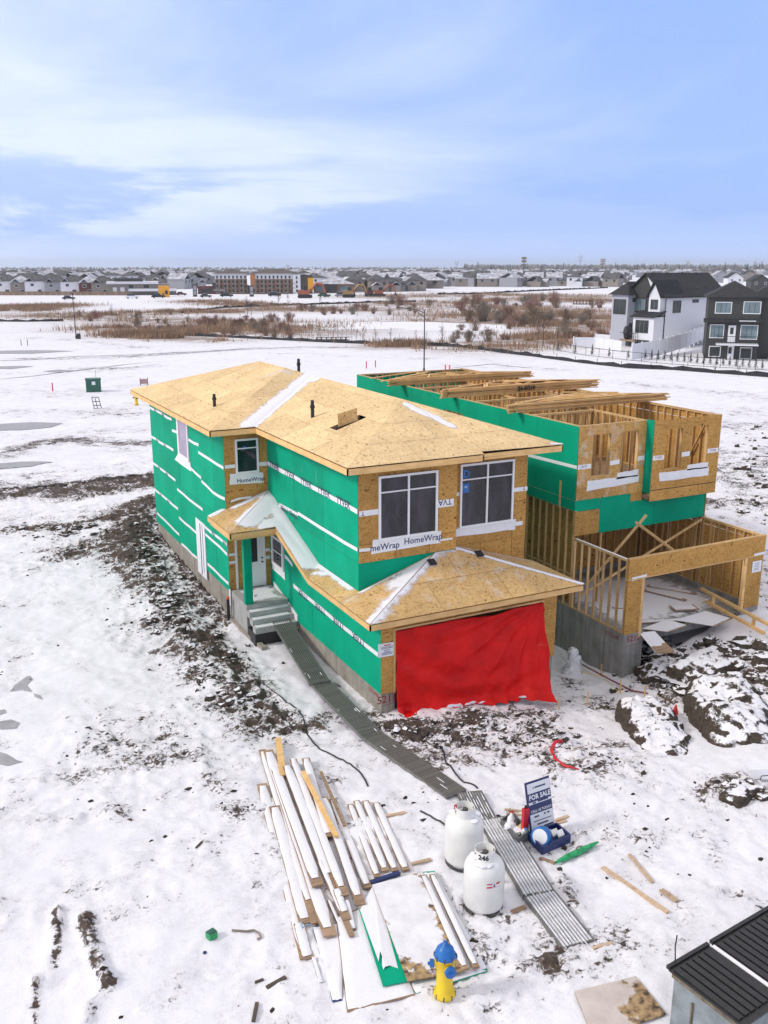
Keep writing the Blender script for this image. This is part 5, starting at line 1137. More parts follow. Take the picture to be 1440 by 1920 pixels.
mb = MB(); mb.tube([spot(*c6(312, 1075), .14), spot(*c6(322, 1110), .16), spot(*c6(345, 1090), .16), spot(*c6(372, 1092), .13)], .014, 5); obj('cord_knot', mb, plain('pale_blue', (.25, .38, .5)), None, 'pale blue cord knotted round the second snowy board', 'cord')
# loose wood and scraps lying about
def stick(a, b, r, label, mat='plank', cat='stick', name='wood_stick', flat=True):
    p, q_ = spot(*a, .02), spot(*b, .02); w_ = r * depth(p) / FPX; mb = MB(); mb.bar(p, q_, w_, .035); return obj(name, mb, M[mat], None, label, cat)
stick((1130, 1626), (1252, 1711), 9, 'long thin pine lath lying in the snow right of the sign', 'lath', 'lath')
stick((1180, 1602), (1224, 1655), 6, 'short pine lath just above the long thin lath', 'lath', 'lath'); stick((1240, 1668), (1270, 1690), 10, 'chunky pine offcut at the end of the laths', 'lath', 'offcut')
stick((1112, 1778), (1147, 1768), 6, 'pine wedge under the lower end of the walkway', 'lath', 'wedge'); stick((723, 1530), (761, 1523), 6, 'pine wedge lying above the white tanks', 'lath', 'wedge'); stick((772, 1620), (808, 1611), 7, 'pine wedge between the short boards and the tanks', 'lath', 'wedge')
stick((960, 1710), (985, 1700), 9, 'brown offcut on the left edge of the walkway', 'plank', 'offcut'); stick((1012, 1609), (1040, 1618), 7, 'brown offcut in front of the blue tray', 'plank', 'offcut')
stick((500, 1852), (536, 1832), 8, 'broken dark branch near the lower left of the sheet pile', 'bark', 'branch'); stick((475, 1915), (482, 1880), 7, 'dark split stick at the bottom edge of the picture', 'bark', 'stick'); stick((478, 1842), (494, 1836), 4, 'tiny dark chip left of the broken branch', 'bark', 'chip'); stick((367, 1590), (379, 1578), 3, 'small dark twig alone in the left snow', 'bark', 'twig')
mb = MB(); p = spot(397, 1758, 0); mb.obox(p + Z * .07, (.17, .06, 0), (-.05, .14, 0), (0, .02, .13)); g_ = obj('green_block', mb, M['greenbag'], None, 'small green plastic block lying in the left foreground snow', 'block'); m2 = MB(); m2.obox(p + Z * .145, (.15, .05, 0), (-.04, .11, 0), (0, .01, .02)); obj('lid', m2, M['utility'], g_)
mb = MB(); mb.tube([spot(435, 1744, .03), spot(462, 1746, .03), spot(476, 1744, .04), spot(486, 1750, .05), spot(489, 1758, .03), spot(482, 1761, .02)], .022, 7); obj('pipe_hook', mb, M['twiggrey'], None, 'hooked grey pipe half buried left of the sheet pile', 'pipe')
mb = MB(); mb.blob(spot(384, 1786, .01), (.04, .04, .03), 4, 6, .1, 2); obj('litter', mb, M['navy'], None, 'tiny blue scrap of litter beside the green block', 'litter')
mb = MB(); mb.smooth = True; pts = [spot(1054, 1387, .05), spot(1041, 1392, .07), spot(1034, 1405, .06), (spot(1042, 1424, .04)), spot(1058, 1434, .03), spot(1085, 1439, .03)]; mb.tube(pts, [.05, .06, .05, .045, .04, .02], 6); obj('red_strap', mb, M['red'], None, 'curved red plastic strap lying in front of the garage', 'strap')
def crumple(a, b, wpx, label, mat, name, cat, seed=1):
    p, q_ = spot(*a, .04), spot(*b, .06); w_ = wpx * depth(p) / FPX; d = (q_ - p); s_ = d.cross(Z).normalized(); mb = MB(); r = random.Random(seed); K = 16
    for k in range(K + 1):
        t = k / K; prof = math.sin(math.pi * min(1, max(0.04, t * .94 + .03))) ** .5
        for j in range(6): a_ = 2 * math.pi * j / 6; mb.v.append(tuple(p + d * t + s_ * math.cos(a_) * w_ * .5 * prof * r.uniform(.65, 1.1) + Z * (math.sin(a_) * w_ * .32 * prof * r.uniform(.5, 1.1) + .03)))
    for k in range(K):
        for j in range(6): mb.f.append((k * 6 + j, k * 6 + (j + 1) % 6, k * 6 + 6 + (j + 1) % 6, k * 6 + 6 + j)); mb.m.append(0); mb.sm.append(False)
    return obj(name, mb, M[mat], None, label, cat)
crumple((1042, 1620), (1121, 1581), 17, 'twisted strip of green plastic wrap lying beside the blue tray', 'greenbag', 'plastic_wrap', 'plastic wrap', 3)
# --- aluminium walkway planks
def walk_plank(e0, e1, wd, z0, z1, label, frost, ribs=9):
    """e0/e1: plan centre points of the two ends"""
    a = Vector((e0[0], e0[1], z0)); b = Vector((e1[0], e1[1], z1)); d = (b - a).normalized(); s = d.cross(Z).normalized(); n = s.cross(d).normalized(); L_ = (b - a).length
    root = thing('walkway_plank', label, 'walkway', (a.x, a.y, min(z0, z1) - .05), 'walkway planks leading to the steps'); c = (a + b) / 2
    mb = MB(); mb.obox(c - n * .02, d * L_, s * wd, n * .02); obj('deck', mb, M['slot'], root)
    for e in (-1, 1):
        mb = MB(); mb.obox(c + s * e * (wd / 2 + .012) - n * .03, d * L_, s * .024, n * .10); obj('side_rail', mb, M['alu'], root)
    rm = mesh_of(MB().obox((0, 0, 0), d * (L_ - .02), s * wd / ribs * (.60 if frost == 'alu' else .74), n * .022), M[frost], (0, 0, 0), 'rib')
    for k in range(ribs):
        o = bpy.data.objects.new('rib', rm); C.objects.link(o); o.parent = root; o.location = c + s * wd * ((k + .5) / ribs - .5) + n * .002 - ORG[root.name]
    for e in (a, b):
        mb = MB(); mb.obox(e - n * .012, d * .03, s * wd, n * .06); obj('end_bar', mb, M['alu'], root)
    r = random.Random(int(L_ * 100)); k = {'alu': 4, 'alu_rib': 60, 'alu_snow': 150}[frost]; m2 = MB(); m2.smooth = True
    for i_ in range(k):
        t = r.random() ** (1 if frost != 'alu' else .5); rb = r.randrange(ribs); ln = r.uniform(.06, .34)
        m2.obox(a + d * (L_ * t * .96 + .05) + s * wd * ((rb + .5) / ribs - .5) + n * (.0155 + i_ * .00005), d * ln, s * wd / ribs * r.uniform(.15, .5), n * .005)
    obj('snow_streaks', m2, M['snow'], root, kind='stuff')
M['alu_snow'] = plain('snowy_rib', (.60, .60, .61), .6, .18, 4)
walk_plank((1.1, 6.95), (.66, 2.35), .62, -.17, -.62, 'steep dark ribbed walkway plank resting on the entrance steps', 'alu')
walk_plank((.72, 2.6), (.74, -1.35), .60, -.66, -.74, 'dark ribbed walkway plank beside the garage wall', 'alu')
walk_plank((.72, -1.30), (1.18, -5.1), .58, -.72, -.62, 'dark walkway plank in front of the garage corner', 'alu')
walk_plank((1.50, -5.2), (1.05, -6.75), .60, -.62, -.62, 'short walkway plank partly hidden behind the white tanks', 'alu_rib')
walk_plank((1.36, -6.45), (.72, -9.16), .66, -.60, -.60, 'snowy walkway plank beside the tank numbered 246', 'alu_snow')
walk_plank((.72, -9.2), (.50, -10.75), .66, -.60, -.60, 'lowest snowy walkway plank nearest the grey bin', 'alu_snow')
# --- propane tanks
def wrap_text(mb, txt, size, c, r, ang, z, bold=.0):
    vs, fs = text_mb(txt, size, bold); mb.add([(c.x + r * math.cos(ang + a / r), c.y + r * math.sin(ang + a / r), z + b) for a, b, _ in vs], fs)
def tank(px, rpx, label, number):
    p = spot(*px); r = rpx * depth(p) / FPX; h = 3.05 * r; t = thing('propane_tank', label, 'gas tank', p, 'propane tanks'); mb = MB(); mb.smooth = True
    mb.lathe([(r * .93, .07), (r, .16), (r, h * .70), (r * .985, h * .74), (r * .9, h * .82), (r * .72, h * .88), (r * .4, h * .915), (.02, h * .925)], p, 40); obj('body', mb, M['tank'], t)
    mb = MB()
    for i in range(32):
        a0, a1 = 2 * math.pi * i / 32, 2 * math.pi * (i + 1) / 32; hole = i % 8 in (2, 3, 4)
        for z0, z1 in ((.0, .03), (.115, .14)) if hole else ((.0, .14),):
            q_ = [(r * .96 * math.cos(a), r * .96 * math.sin(a)) for a in (a0, a1)]; w_ = [(r * .90 * math.cos(a), r * .90 * math.sin(a)) for a in (a0, a1)]
            mb.prism([p + Vector((*q_[0], z0)), p + Vector((*q_[1], z0)), p + Vector((*w_[1], z0)), p + Vector((*w_[0], z0))], (0, 0, z1 - z0))
    obj('foot_ring', mb, M['rust'], t)
    cr = r * .50; mb = MB(); z0, z1 = h * .885, h * 1.06; face = math.atan2(CAM.y - p.y, CAM.x - p.x)
    for i in range(36):
        a0, a1 = 2 * math.pi * i / 36, 2 * math.pi * (i + 1) / 36; k = (i - 9) % 18; top = z1; segs = [(z0, top)] if not 5 < k < 9 else [(z0, z0 + (z1 - z0) * .25), (z0 + (z1 - z0) * .8, z1)]
        for b0, b1 in segs:
            o_ = [Vector((cr * math.cos(a), cr * math.sin(a), b0)) for a in (a0, a1)]; n_ = [Vector((cr * .955 * math.cos(a), cr * .955 * math.sin(a), b0)) for a in (a0, a1)]
            mb.prism([p + o_[0], p + o_[1], p + n_[1], p + n_[0]], (0, 0, b1 - b0))
    obj('collar', mb, M['tank'], t); mb = MB(); mb.lathe([(.05, h * .91), (.05, h * .99), (.03, h)], p, 10); mb.bar(p + Vector((-.1, 0, h * .97)), p + Vector((.09, .03, h * .97)), .05, .05); mb.lathe([(.045, 0), (.045, .03)], p + Vector((0, 0, h * 1.0)), 10); obj('valve', mb, M['rust'], t)
    mb = MB(); mb.smooth = True; rr = random.Random(rpx)
    for i in range(5): a = rr.uniform(0, 6.28); d_ = rr.uniform(.52, .66) * r; mb.blob(p + Vector((d_ * math.cos(a), d_ * math.sin(a), h * .885)), (.12, .10, .02), 5, 8, .2, i)
    for i in range(9): a = rr.uniform(0, 6.28); d_ = rr.uniform(.0, .4) * r; mb.blob(p + Vector((d_ * math.cos(a), d_ * math.sin(a), h * .93)), (.1, .08, .035), 5, 8, .2, i + 40)
    obj('snow_cap', mb, M['snow'], t)
    if number:
        m2 = MB(); wrap_text(m2, number, .15, p, cr + .004, face - .12, p.z + h * .985, .006); obj('number', m2, M['black'], t)
        m2 = MB(); m2.lathe([(r * 1.003, h * .58), (r * 1.003, h * .68)], p, 40, cap=False); m2.f = [f for k, f in enumerate(m2.f) if True]; keep = []
        az = Vector((0, 0, 1)); vs = []; fs = []; K = 10
        for k in range(K + 1):
            a = face + .12 + .75 * k / K
            for z in (h * .565, h * .65): vs.append((p.x + r * 1.006 * math.cos(a), p.y + r * 1.006 * math.sin(a), p.z + z))
        m3 = MB(); m3.add(vs, [(2 * k, 2 * k + 2, 2 * k + 3, 2 * k + 1) for k in range(K)]); stk = obj('sticker', m3, M['print'], t); m4 = MB(); R_ = r * 1.012
        for a0, a1, z0_, z1_ in ((.14, .42, .625, .645), (.14, .42, .57, .592), (.62, .84, .61, .645), (.13, .85, .565, .569)):
            vs = []
            for k in range(5):
                a = face + a0 + (a1 - a0) * k / 4
                for z in (z0_ * h, z1_ * h): vs.append((p.x + R_ * math.cos(a), p.y + R_ * math.sin(a), p.z + z))
            m4.add(vs, [(2 * k, 2 * k + 2, 2 * k + 3, 2 * k + 1) for k in range(4)])
        obj('red_print', m4, M['red'], stk); m5 = MB(); wrap_text(m5, 'INFERNO', .05, p, r * 1.014, face + .28, h * .608, 0) if False else None
        m6 = MB(); aa = face + .52; pc = lambda a, z: (p.x + R_ * math.cos(a), p.y + R_ * math.sin(a), p.z + z * h); m6.poly([pc(aa - .07, .575), pc(aa + .07, .575), pc(aa, .645)]); obj('grey_triangle', m6, M['alu'], stk)
    else:
        mb = MB(); mb.obox(p + Vector((-r * .42, .1, h * 1.04)), (.05, 0, 0), (0, .04, 0), (0, 0, .1)); obj('red_tag', mb, M['red'], t)
    return t
tank((869, 1614), 36, 'white propane tank standing behind the numbered one with snow in its collar', '')
tank((906, 1698), 38, 'front white propane tank with the black number 246 and a red sticker', '246')
# --- fire hydrants
def hydrant(p, s, label, group='yellow fire hydrants', blue=True):
    t = thing('fire_hydrant', label, 'hydrant', p, group); top = M['blue'] if blue else M['rust']; mb = MB(); mb.smooth = True
    mb.lathe([(.17 * s, -.05), (.17 * s, .05 * s), (.20 * s, .06 * s), (.20 * s, .12 * s), (.15 * s, .16 * s), (.15 * s, .62 * s), (.175 * s, .66 * s), (.175 * s, .82 * s), (.19 * s, .83 * s), (.19 * s, .87 * s)], p, 20); obj('barrel', mb, M['yellow'], t)
    mb = MB(); mb.smooth = True; mb.lathe([(.20 * s, .872 * s), (.20 * s, .91 * s), (.18 * s, .93 * s), (.155 * s, 1.02 * s), (.09 * s, 1.09 * s), (.045 * s, 1.11 * s), (.045 * s, 1.16 * s), (.0, 1.165 * s)], p, 20); obj('bonnet', mb, top, t)
    for zb in (.09, .89):
        for k in range(8): a = k * math.pi / 4 + .2; m1 = MB(); m1.lathe([(.013 * s, -.042 * s), (.013 * s, .042 * s)], p + Vector((.195 * s * math.cos(a), .195 * s * math.sin(a), zb * s)), 6); obj('flange_bolt', m1, M['rust'], t)
    face = math.atan2(CAM.y - p.y, CAM.x - p.x)
    for da, z, rr in ((.45, .70, .105), (.45 + 2.0, .72, .075), (.45 - 1.9, .72, .075)):
        d = Vector((math.cos(face + da), math.sin(face + da), 0)); m1 = MB(); m1.smooth = True; m1.lathe([(rr * .8 * s, .12 * s), (rr * .8 * s, .21 * s)], p + Z * z * s, 12, d); nz = obj('nozzle', m1, M['yellow'], t)
        m1 = MB(); m1.lathe([(rr * s, .20 * s), (rr * s, .27 * s), (.03 * s, .275 * s), (.03 * s, .31 * s)], p + Z * z * s, 12, d); obj('nozzle_cap', m1, top, nz)
    return t
hydrant(spot(833, 1868), 1.0, 'yellow fire hydrant with blue bonnet in front of the sheet pile')
# --- sign in a tray, crate of rubbish
sp_ = spot(1022, 1590)
tray = thing('blue_tray', 'navy blue plastic tray holding tape and scraps under the for sale sign', 'tray', sp_); P = [spot(*c7(*p)) for p in ((582, 540), (655, 615), (798, 550), (728, 490))]
TA, TB, TC, TD = P; mb = MB(); mb.prism(P, (0, 0, .03)); obj('bottom', mb, M['navy'], tray)
for a, b in ((TA, TB), (TB, TC), (TC, TD), (TD, TA)):
    mb = MB(); mb.bar(a + Z * .10, b + Z * .10, .04, .2); obj('rim', mb, M['navy'], tray)
ctr = (TA + TB + TC + TD) / 4; ud = (TC - TB).normalized(); vd = (TA - TB).normalized()
mb = MB(); mb.smooth = True; ax = (Vector((CAM.x, CAM.y, CAM.z)) - ctr).normalized() * .8 + ud * -.5; ro = ctr - ud * .28 - vd * .02 + Z * .25; mb.lathe([(.19, -.12), (.22, -.12), (.22, .12), (.20, .125)], ro, 24, ax); roll = obj('tape_roll', mb, M['blue'], None, 'roll of blue tape with a white core lying in the navy tray', 'tape roll'); mb = MB(); mb.lathe([(.175, .126), (.17, .132), (.06, .133)], ro, 24, ax); obj('core', mb, M['print'], roll)
for k, (a, b) in enumerate(((.08, .12), (.22, .05), (.3, -.08))): mb = MB(); mb.obox(ctr + ud * a + vd * b + Z * (.10 + .03 * k), ud * .2, vd * .12 + Z * .08, Z * .03); obj('white_scrap', mb, M['print'], None, ('crumpled white scrap in the back of the navy tray', 'white scrap in the middle of the navy tray', 'white scrap at the right end of the navy tray')[k], 'scrap')
sb = spot(*c7(597, 508), .1); sg_ = thing('for_sale_sign', 'navy and white for sale sign standing upright in the blue tray', 'sign', sb)
BL, BR = spot(*c7(597, 508), .12), spot(*c7(720, 462), .12); uu = (BR - BL); wS = uu.length; uu.normalize(); nn_ = uu.cross(Z); vv = (Z * .96 - nn_ * .22).normalized(); nn_ = uu.cross(vv); hS = 1.20
def onS(a, b, d=0.): return BL + uu * a * wS + vv * b * hS + nn_ * d
mb = MB(); mb.prism([onS(0, 0), onS(1, 0), onS(1, 1), onS(0, 1)], nn_ * -.03); obj('board', mb, M['navy'], sg_)
mb = MB(); mb.prism([onS(.05, .02, .003), onS(.985, .02, .003), onS(.985, .965, .003), onS(.05, .965, .003)], nn_ * .004); fc_ = obj('face', mb, M['print'], sg_)
for b0, b1 in ((.60, .77), (.36, .55)): mb = MB(); mb.prism([onS(.05, b0, .009), onS(.985, b0, .009), onS(.985, b1, .009), onS(.05, b1, .009)], nn_ * .002); obj('band', mb, M['navy'], fc_)
mb = MB(); put_text(mb, 'FOR SALE', .125 * wS / .6, onS(.52, .685, .013), uu, vv, .006); put_text(mb, 'CALL US TODAY!', .066 * wS / .6, onS(.52, .41, .013), uu, vv, .002); put_text(mb, '780-000-0000', .07 * wS / .6, onS(.52, .50, .013), uu, vv, .003) if False else None; obj('white_lettering', mb, M['print'], fc_)
mb = MB(); mb.prism([onS(.16, .20, .008), onS(.9, .20, .008), onS(.9, .215, .008), onS(.16, .215, .008)], nn_ * .001)
for a0, a1, b in ((.35, .8, .87), (.2, .33, .575), (.42, .85, .585), (.25, .78, .46), (.2, .40, .30), (.6, .68, .31), (.74, .84, .31), (.3, .75, .14), (.55, .95, .07)): mb.prism([onS(a0, b - .014, .012), onS(a1, b - .014, .012), onS(a1, b + .014, .012), onS(a0, b + .014, .012)], nn_ * .001)
obj('small_print', mb, M['ink'], fc_, kind='stuff'); mb = MB(); mb.prism([onS(.27, .85, .008), onS(.33, .85, .008), onS(.30, .89, .008)], nn_ * .001); obj('logo_mark', mb, M['ink'], fc_)
P = [spot(*c7(*p)) for p in ((440, 480), (530, 580), (582, 540), (500, 440))]; cr_ = thing('rubbish_crate', 'grey open crate filled with bottles and rubbish beside the for sale sign', 'crate', (P[0] + P[2]) / 2)
mb = MB(); mb.prism(P, (0, 0, .03)); obj('bottom', mb, M['crate'], cr_)
for k in range(4): mb = MB(); mb.bar(P[k] + Z * .13, P[(k + 1) % 4] + Z * .13, .035, .24); obj('side', mb, M['crate'], cr_)
cc = (P[0] + P[1] + P[2] + P[3]) / 4
def bottle(c, ax, r, h, m, label, cap='red'):
    mb = MB(); mb.smooth = True; mb.lathe([(r * .9, 0), (r, .02), (r, h * .62), (r * .45, h * .8), (r * .35, h * .92)], c, 14, ax); o = obj('bottle', mb, M[m], None, label, 'bottle', 'bottles in the grey crate'); m2 = MB(); m2.lathe([(r * .42, h * .92), (r * .42, h)], c, 10, ax); obj('cap', m2, M[cap], o)
bottle(cc + Vector((-.05, .14, .08)), (.2, .1, 1), .085, .42, 'print', 'white bottle standing at the back of the grey crate'); bottle(cc + Vector((.02, -.05, .10)), (.6, -.3, .6), .085, .36, 'tan', 'tan bottle tipped over in the grey crate', 'black'); bottle(cc + Vector((.10, -.2, .08)), (-.2, -.5, .8), .07, .32, 'print', 'small pale bottle at the front of the grey crate', 'blue')
mb = MB(); mb.blob(cc + Vector((-.1, .05, .2)), (.16, .14, .09), 6, 9, .25, 8); mb.blob(cc + Vector((.0, -.12, .16)), (.12, .12, .07), 6, 9, .25, 18); obj('rubbish_bag', mb, M['print'], None, 'crumpled white bag stuffed in the grey crate', 'bag')
p = spot(*c7(563, 520)); mb = MB(); mb.obox(p + Z * .42, uu * .17, vd * .10, Z * .62); jc = obj('red_can', mb, M['red'], None, 'red can standing between the crate and the for sale sign', 'can'); m2 = MB(); m2.lathe([(.03, .73), (.03, .80)], p, 8); obj('cap', m2, M['black'], jc)
for k, (a, b, lab) in enumerate((((460, 380), (570, 392), 'thin lath lying behind the grey crate'), ((470, 400), (560, 412), 'second thin lath behind the grey crate, nearer the crate'), ((720, 440), (790, 415), 'split board end sticking out behind the for sale sign'), ((725, 455), (780, 440), 'short splinter behind the for sale sign'), ((545, 590), (575, 520), 'pale offcut leaning between crate and tray'))): stick(c7(*a), c7(*b), 6 if k > 1 else 4, lab, 'lath', 'lath')
# --- grey bin with ribbed black lids, bottom right
zT = .55; bL = at(1254, 1816, z=zT); bF = at(1440, 1706, z=zT); bN = at(1413, 1906, z=zT); ua = (bF - bL).normalized(); vb = Vector((ua.y, -ua.x, 0)); wB = 1.45; lB = (bF - bL).length + 1.2
mid = bL + ua * (at(1334, 1772, z=zT) - bL).length
BN = thing('waste_bin', 'grey metal waste bin with ribbed black lids cut off by the picture corner', 'bin', bL + ua * lB / 2 + vb * wB / 2 - Z * (zT + .7))
def onB(a, b, z): return bL + ua * a + vb * b + Z * z
a0 = .06; zb_ = -1.3; mb = MB()
mb.prism([onB(a0, .08, zb_), onB(a0, wB, zb_), onB(a0 + .03, wB, zb_), onB(a0 + .03, .08, zb_)], (0, 0, 1.22)); mb.prism([onB(a0 + .03, .08, zb_), onB(lB, .08, zb_), onB(lB, .11, zb_), onB(a0 + .03, .11, zb_)], (0, 0, 1.22)); mb.prism([onB(a0 + .03, wB - .03, zb_), onB(lB, wB - .03, zb_), onB(lB, wB, zb_), onB(a0 + .03, wB, zb_)], (0, 0, 1.22)); mb.prism([onB(lB - .03, .11, zb_), onB(lB, .11, zb_), onB(lB, wB - .03, zb_), onB(lB - .03, wB - .03, zb_)], (0, 0, 1.22)); mb.prism([onB(a0, .1, zb_), onB(lB, .1, zb_), onB(lB, wB - .04, zb_), onB(a0, wB - .04, zb_)], (0, 0, .03)); obj('body', mb, M['binmetal'], BN)
mb = MB(); mb.bar(onB(a0 - .02, .06, -.10), onB(a0 - .02, wB, -.10), .05, .07); mb.bar(onB(a0, .05, -.10), onB(lB, .05, -.10), .05, .07); mb.bar(onB(a0 - .015, .5, -.35), onB(a0 - .015, .5, zb_), .03, .05); obj('rim', mb, plain('rim_rust', (.16, .13, .09), .8, .4, 9), BN)
L1 = (mid - bL).length
for s0, s1 in ((0, L1 - .03), (L1 + .05, lB)):
    mb = MB(); mb.prism([onB(s0, 0, -.05), onB(s1, 0, -.05), onB(s1, wB + .04, -.05), onB(s0, wB + .04, -.05)], (0, 0, .04)); ld = obj('lid', mb, M['lid'], BN); k = s0 + .09
    while k < s1 - .08:
        m2 = MB(); m2.smooth = False; m2.prism([onB(k - .055, .08, -.01), onB(k + .055, .08, -.01), onB(k + .04, .10, .03), onB(k - .04, .10, .03)], (0, 0, 0.0001)); m2 = MB(); m2.obox(onB(k, wB / 2, .008), ua * .11, vb * (wB - .16), Z * .035); obj('rib', m2, M['lid'], ld); k += .155
    m2 = MB(); m2.bar(onB(s0, -.02, .0), onB(s1, -.02, .0), .07, .06); obj('hinge_bar', m2, M['lid'], ld)
mb = MB(); mb.prism([onB(L1 - .025, .05, -.03), onB(L1 + .045, .05, -.03), onB(L1 + .045, wB, -.03), onB(L1 - .025, wB, -.03)], (0, 0, .035)); obj('snow_line', mb, M['snow'], BN)
mb = MB(); mb.tube([onB(.2, -.03, .0), onB(.25, -.1, .25), onB(.3, -.12, .45)], .012, 5); obj('lid_strap', mb, M['black'], BN)
# --- lumps of frozen soil
def lump(px, rx, ry, rz, rot, label, seed, h=.0):
    p = spot(*px); mb = MB(); mb.smooth = True; nu, nv = 72, 26; r = seed * 3.7; c_, s_ = math.cos(rot), math.sin(rot)
    for j in range(nv + 1):
        rho = 1.12 * (j / nv) ** .62
        for i in range(nu):
            ph_ = 2 * math.pi * i / nu; cx_, sx_ = math.cos(ph_), math.sin(ph_); k = .78 + .44 * float(fbm(cx_ * 1.1 + r, sx_ * 1.1 + r, 4, seed)); sq = (abs(cx_) ** 3 + abs(sx_) ** 3) ** (-1 / 3)
            x, y = rx * rho * k * sq * cx_, ry * rho * k * sq * sx_; pr_ = max(0, 1 - min(1, rho) ** 4.5) ** .8
            z = rz * pr_ * (.55 + .9 * float(fbm(x * 1.1 + r, y * 1.1, 3, seed + 2))) + (float(fbm(x * 4.5 + r, y * 4.5, 3, seed + 5)) - .5) * .20 * min(1, pr_ * 3) - (rho > 1.) * .25 - .03
            jx, jy = (float(vnoise(x * 5, y * 5 + z * 4, seed + 1)) - .5) * .14, (float(vnoise(x * 5 + 9, y * 5 + z * 4, seed + 3)) - .5) * .14
            mb.v.append((p.x + (x + jx) * c_ - (y + jy) * s_, p.y + (x + jx) * s_ + (y + jy) * c_, p.z + z + h))
    for j in range(nv):
        for i in range(nu): mb.f.append((j * nu + i, (j + 1) * nu + i, (j + 1) * nu + (i + 1) % nu, j * nu + (i + 1) % nu)); mb.m.append(0); mb.sm.append(True)
    mb.f.append(tuple(range(nu))); mb.m.append(0); mb.sm.append(True)
    return obj('soil_mound', mb, M['lump'], None, label, 'soil mound', 'mounds of frozen soil')
def rubble(areas, seed=3):
    r = random.Random(seed); mb = MB()
    for u0, u1, v0, v1, n, s0, s1 in areas:
        for k in range(n):
            p = spot(r.uniform(u0, u1), r.uniform(v0, v1)); s = s0 + (s1 - s0) * r.random() ** 2.5; mb.blob(p + Z * s * .15, (s * r.uniform(.8, 1.4), s * r.uniform(.7, 1.2), s * r.uniform(.5, .8)), 5, 7, .28, r.randrange(9999))
    obj('frozen_clods', mb, M['lump'], kind='stuff', org=(0, 0, 0))
rubble([(1200, 1440, 1205, 1275, 150, .08, .42), (1270, 1440, 1270, 1330, 60, .06, .28), (1380, 1440, 800, 980, 50, .10, .40), (1150, 1260, 1225, 1300, 30, .06, .26), (1350, 1440, 1470, 1500, 26, .05, .2), (250, 300, 960, 1080, 60, .06, .22), (280, 350, 1080, 1190, 60, .06, .22), (340, 470, 1190, 1320, 50, .05, .2), (740, 1000, 1340, 1400, 90, .04, .16), (30, 200, 980, 1010, 40, .06, .22), (1000, 1130, 1360, 1420, 40, .03, .12)])
lump((1230, 1372), .95, 2.0, .46, -.46, 'long flat topped soil mound with snow on it in front of the open garage', 2)
lump((1362, 1338), 1.2, 2.4, .58, -.62, 'large soil mound with a dark broken face at the right edge', 5)
lump((1250, 1262), 1.1, .8, .36, .3, 'rough soil mound heaped against the concrete corner of the open garage', 9)
lump((1350, 1240), 2.1, .9, .28, .1, 'broad speckled soil mound in front of the right garage post', 13)
lump((1395, 1482), .7, .3, .16, .2, 'low reddish soil mound near the right picture edge', 17)
mb = MB(); mb.lathe([(.09, 0), (.07, .12), (.02, .3)], spot(1266, 1338, .05), 8); mb.bar(spot(1266, 1338, .05), spot(1252, 1326, .02), .05, .04); obj('red_marker', mb, M['red'], None, 'small red plastic marker between the two soil mounds', 'marker')
# --- stakes, string, wrapped valve beside the foundation
STK = [((1101, 1322), .45, 'front left of the string line'), ((1127, 1268), .45, 'left stake of the string line'), ((1163, 1300), .5, 'stake at the bend of the string line'), ((1208, 1312), .5, 'right stake of the string line'), ((1048, 1330), .4, 'stake beside the lower right corner of the tarp')]
for (u_, v__), h_, lab in STK: p = spot(u_, v__); mb = MB(); mb.bar(p - Z * .05, p + Z * h_, .035, .035, (1, 0, 0)); obj('wooden_stake', mb, M['fascia'], None, 'short wooden stake, ' + lab, 'stake', 'stakes in front of the houses')
mb = MB(); mb.tube([spot(1085, 1258, .4), spot(1127, 1268, .35), spot(1163, 1300, .35), spot(1166, 1303, .1)], .012, 4); obj('yellow_string', mb, M['yellow'], None, 'yellow string running between the stakes at the concrete wall', 'string')
mb = MB(); mb.tube([spot(1090, 1245, .2), spot(1140, 1272, .12), spot(1185, 1295, .05), spot(1215, 1300, .03)], .03, 5); obj('red_lath', mb, plain('faded_red', (.25, .07, .06)), None, 'faded red lath lying along the foot of the concrete wall', 'lath')
mb = MB(); mb.smooth = True; p = spot(1073, 1262)
for k, (dx, dz, rx_, rz_) in enumerate(((0, .1, .34, .26), (.04, .42, .24, .36), (-.02, .72, .20, .26), (.16, .2, .22, .2), (-.2, .06, .2, .16))): mb.blob(p + Vector((dx, 0, dz)), (rx_, rx_ * .8, rz_), 9, 13, .30, k + 3)
obj('wrapped_valve', mb, M['print'], None, 'white plastic wrapped valve standing beside the tall concrete wall', 'valve')
mb = MB(); mb.tube([spot(1048, 1228, .3), spot(1062, 1240, .5), spot(1072, 1250, .9)], .03, 6); mb.tube([spot(1048, 1222, .3), spot(1066, 1240, .7)], .02, 6); obj('white_hose', mb, M['print'], None, 'pale hose running from the red tarp to the wrapped valve', 'hose')
# --- cables on the snow
def cable(px, label, r=.022, mat='black'):
    P = [spot(u, v, .02) for u, v in px]; out_ = []
    for i in range(len(P) - 1):
        a, b, c, d = P[max(0, i - 1)], P[i], P[i + 1], P[min(len(P) - 1, i + 2)]
        for k in range(6):
            t = k / 6; o = .5 * ((2 * b) + (c - a) * t + (2 * a - 5 * b + 4 * c - d) * t * t + (-a + 3 * b - 3 * c + d) * t ** 3); o.z = float(ground(o.x, o.y)) + .02; out_.append(o)
    mb = MB(); mb.smooth = True; mb.tube(out_ + [P[-1]], r, 5); return obj('cable', mb, M[mat], None, label, 'cable', 'cables lying on the ground')
cable([(316, 1037), (309, 1050), (313, 1080), (325, 1115), (345, 1150), (358, 1180), (357, 1210)], 'black cable snaking between the soil berm and the house wall')
cable([(352, 1225), (355, 1240)], 'very short black cable end left of the steps'); cable([(362, 1250), (385, 1262), (404, 1272)], 'short black cable lying left of the walkway')
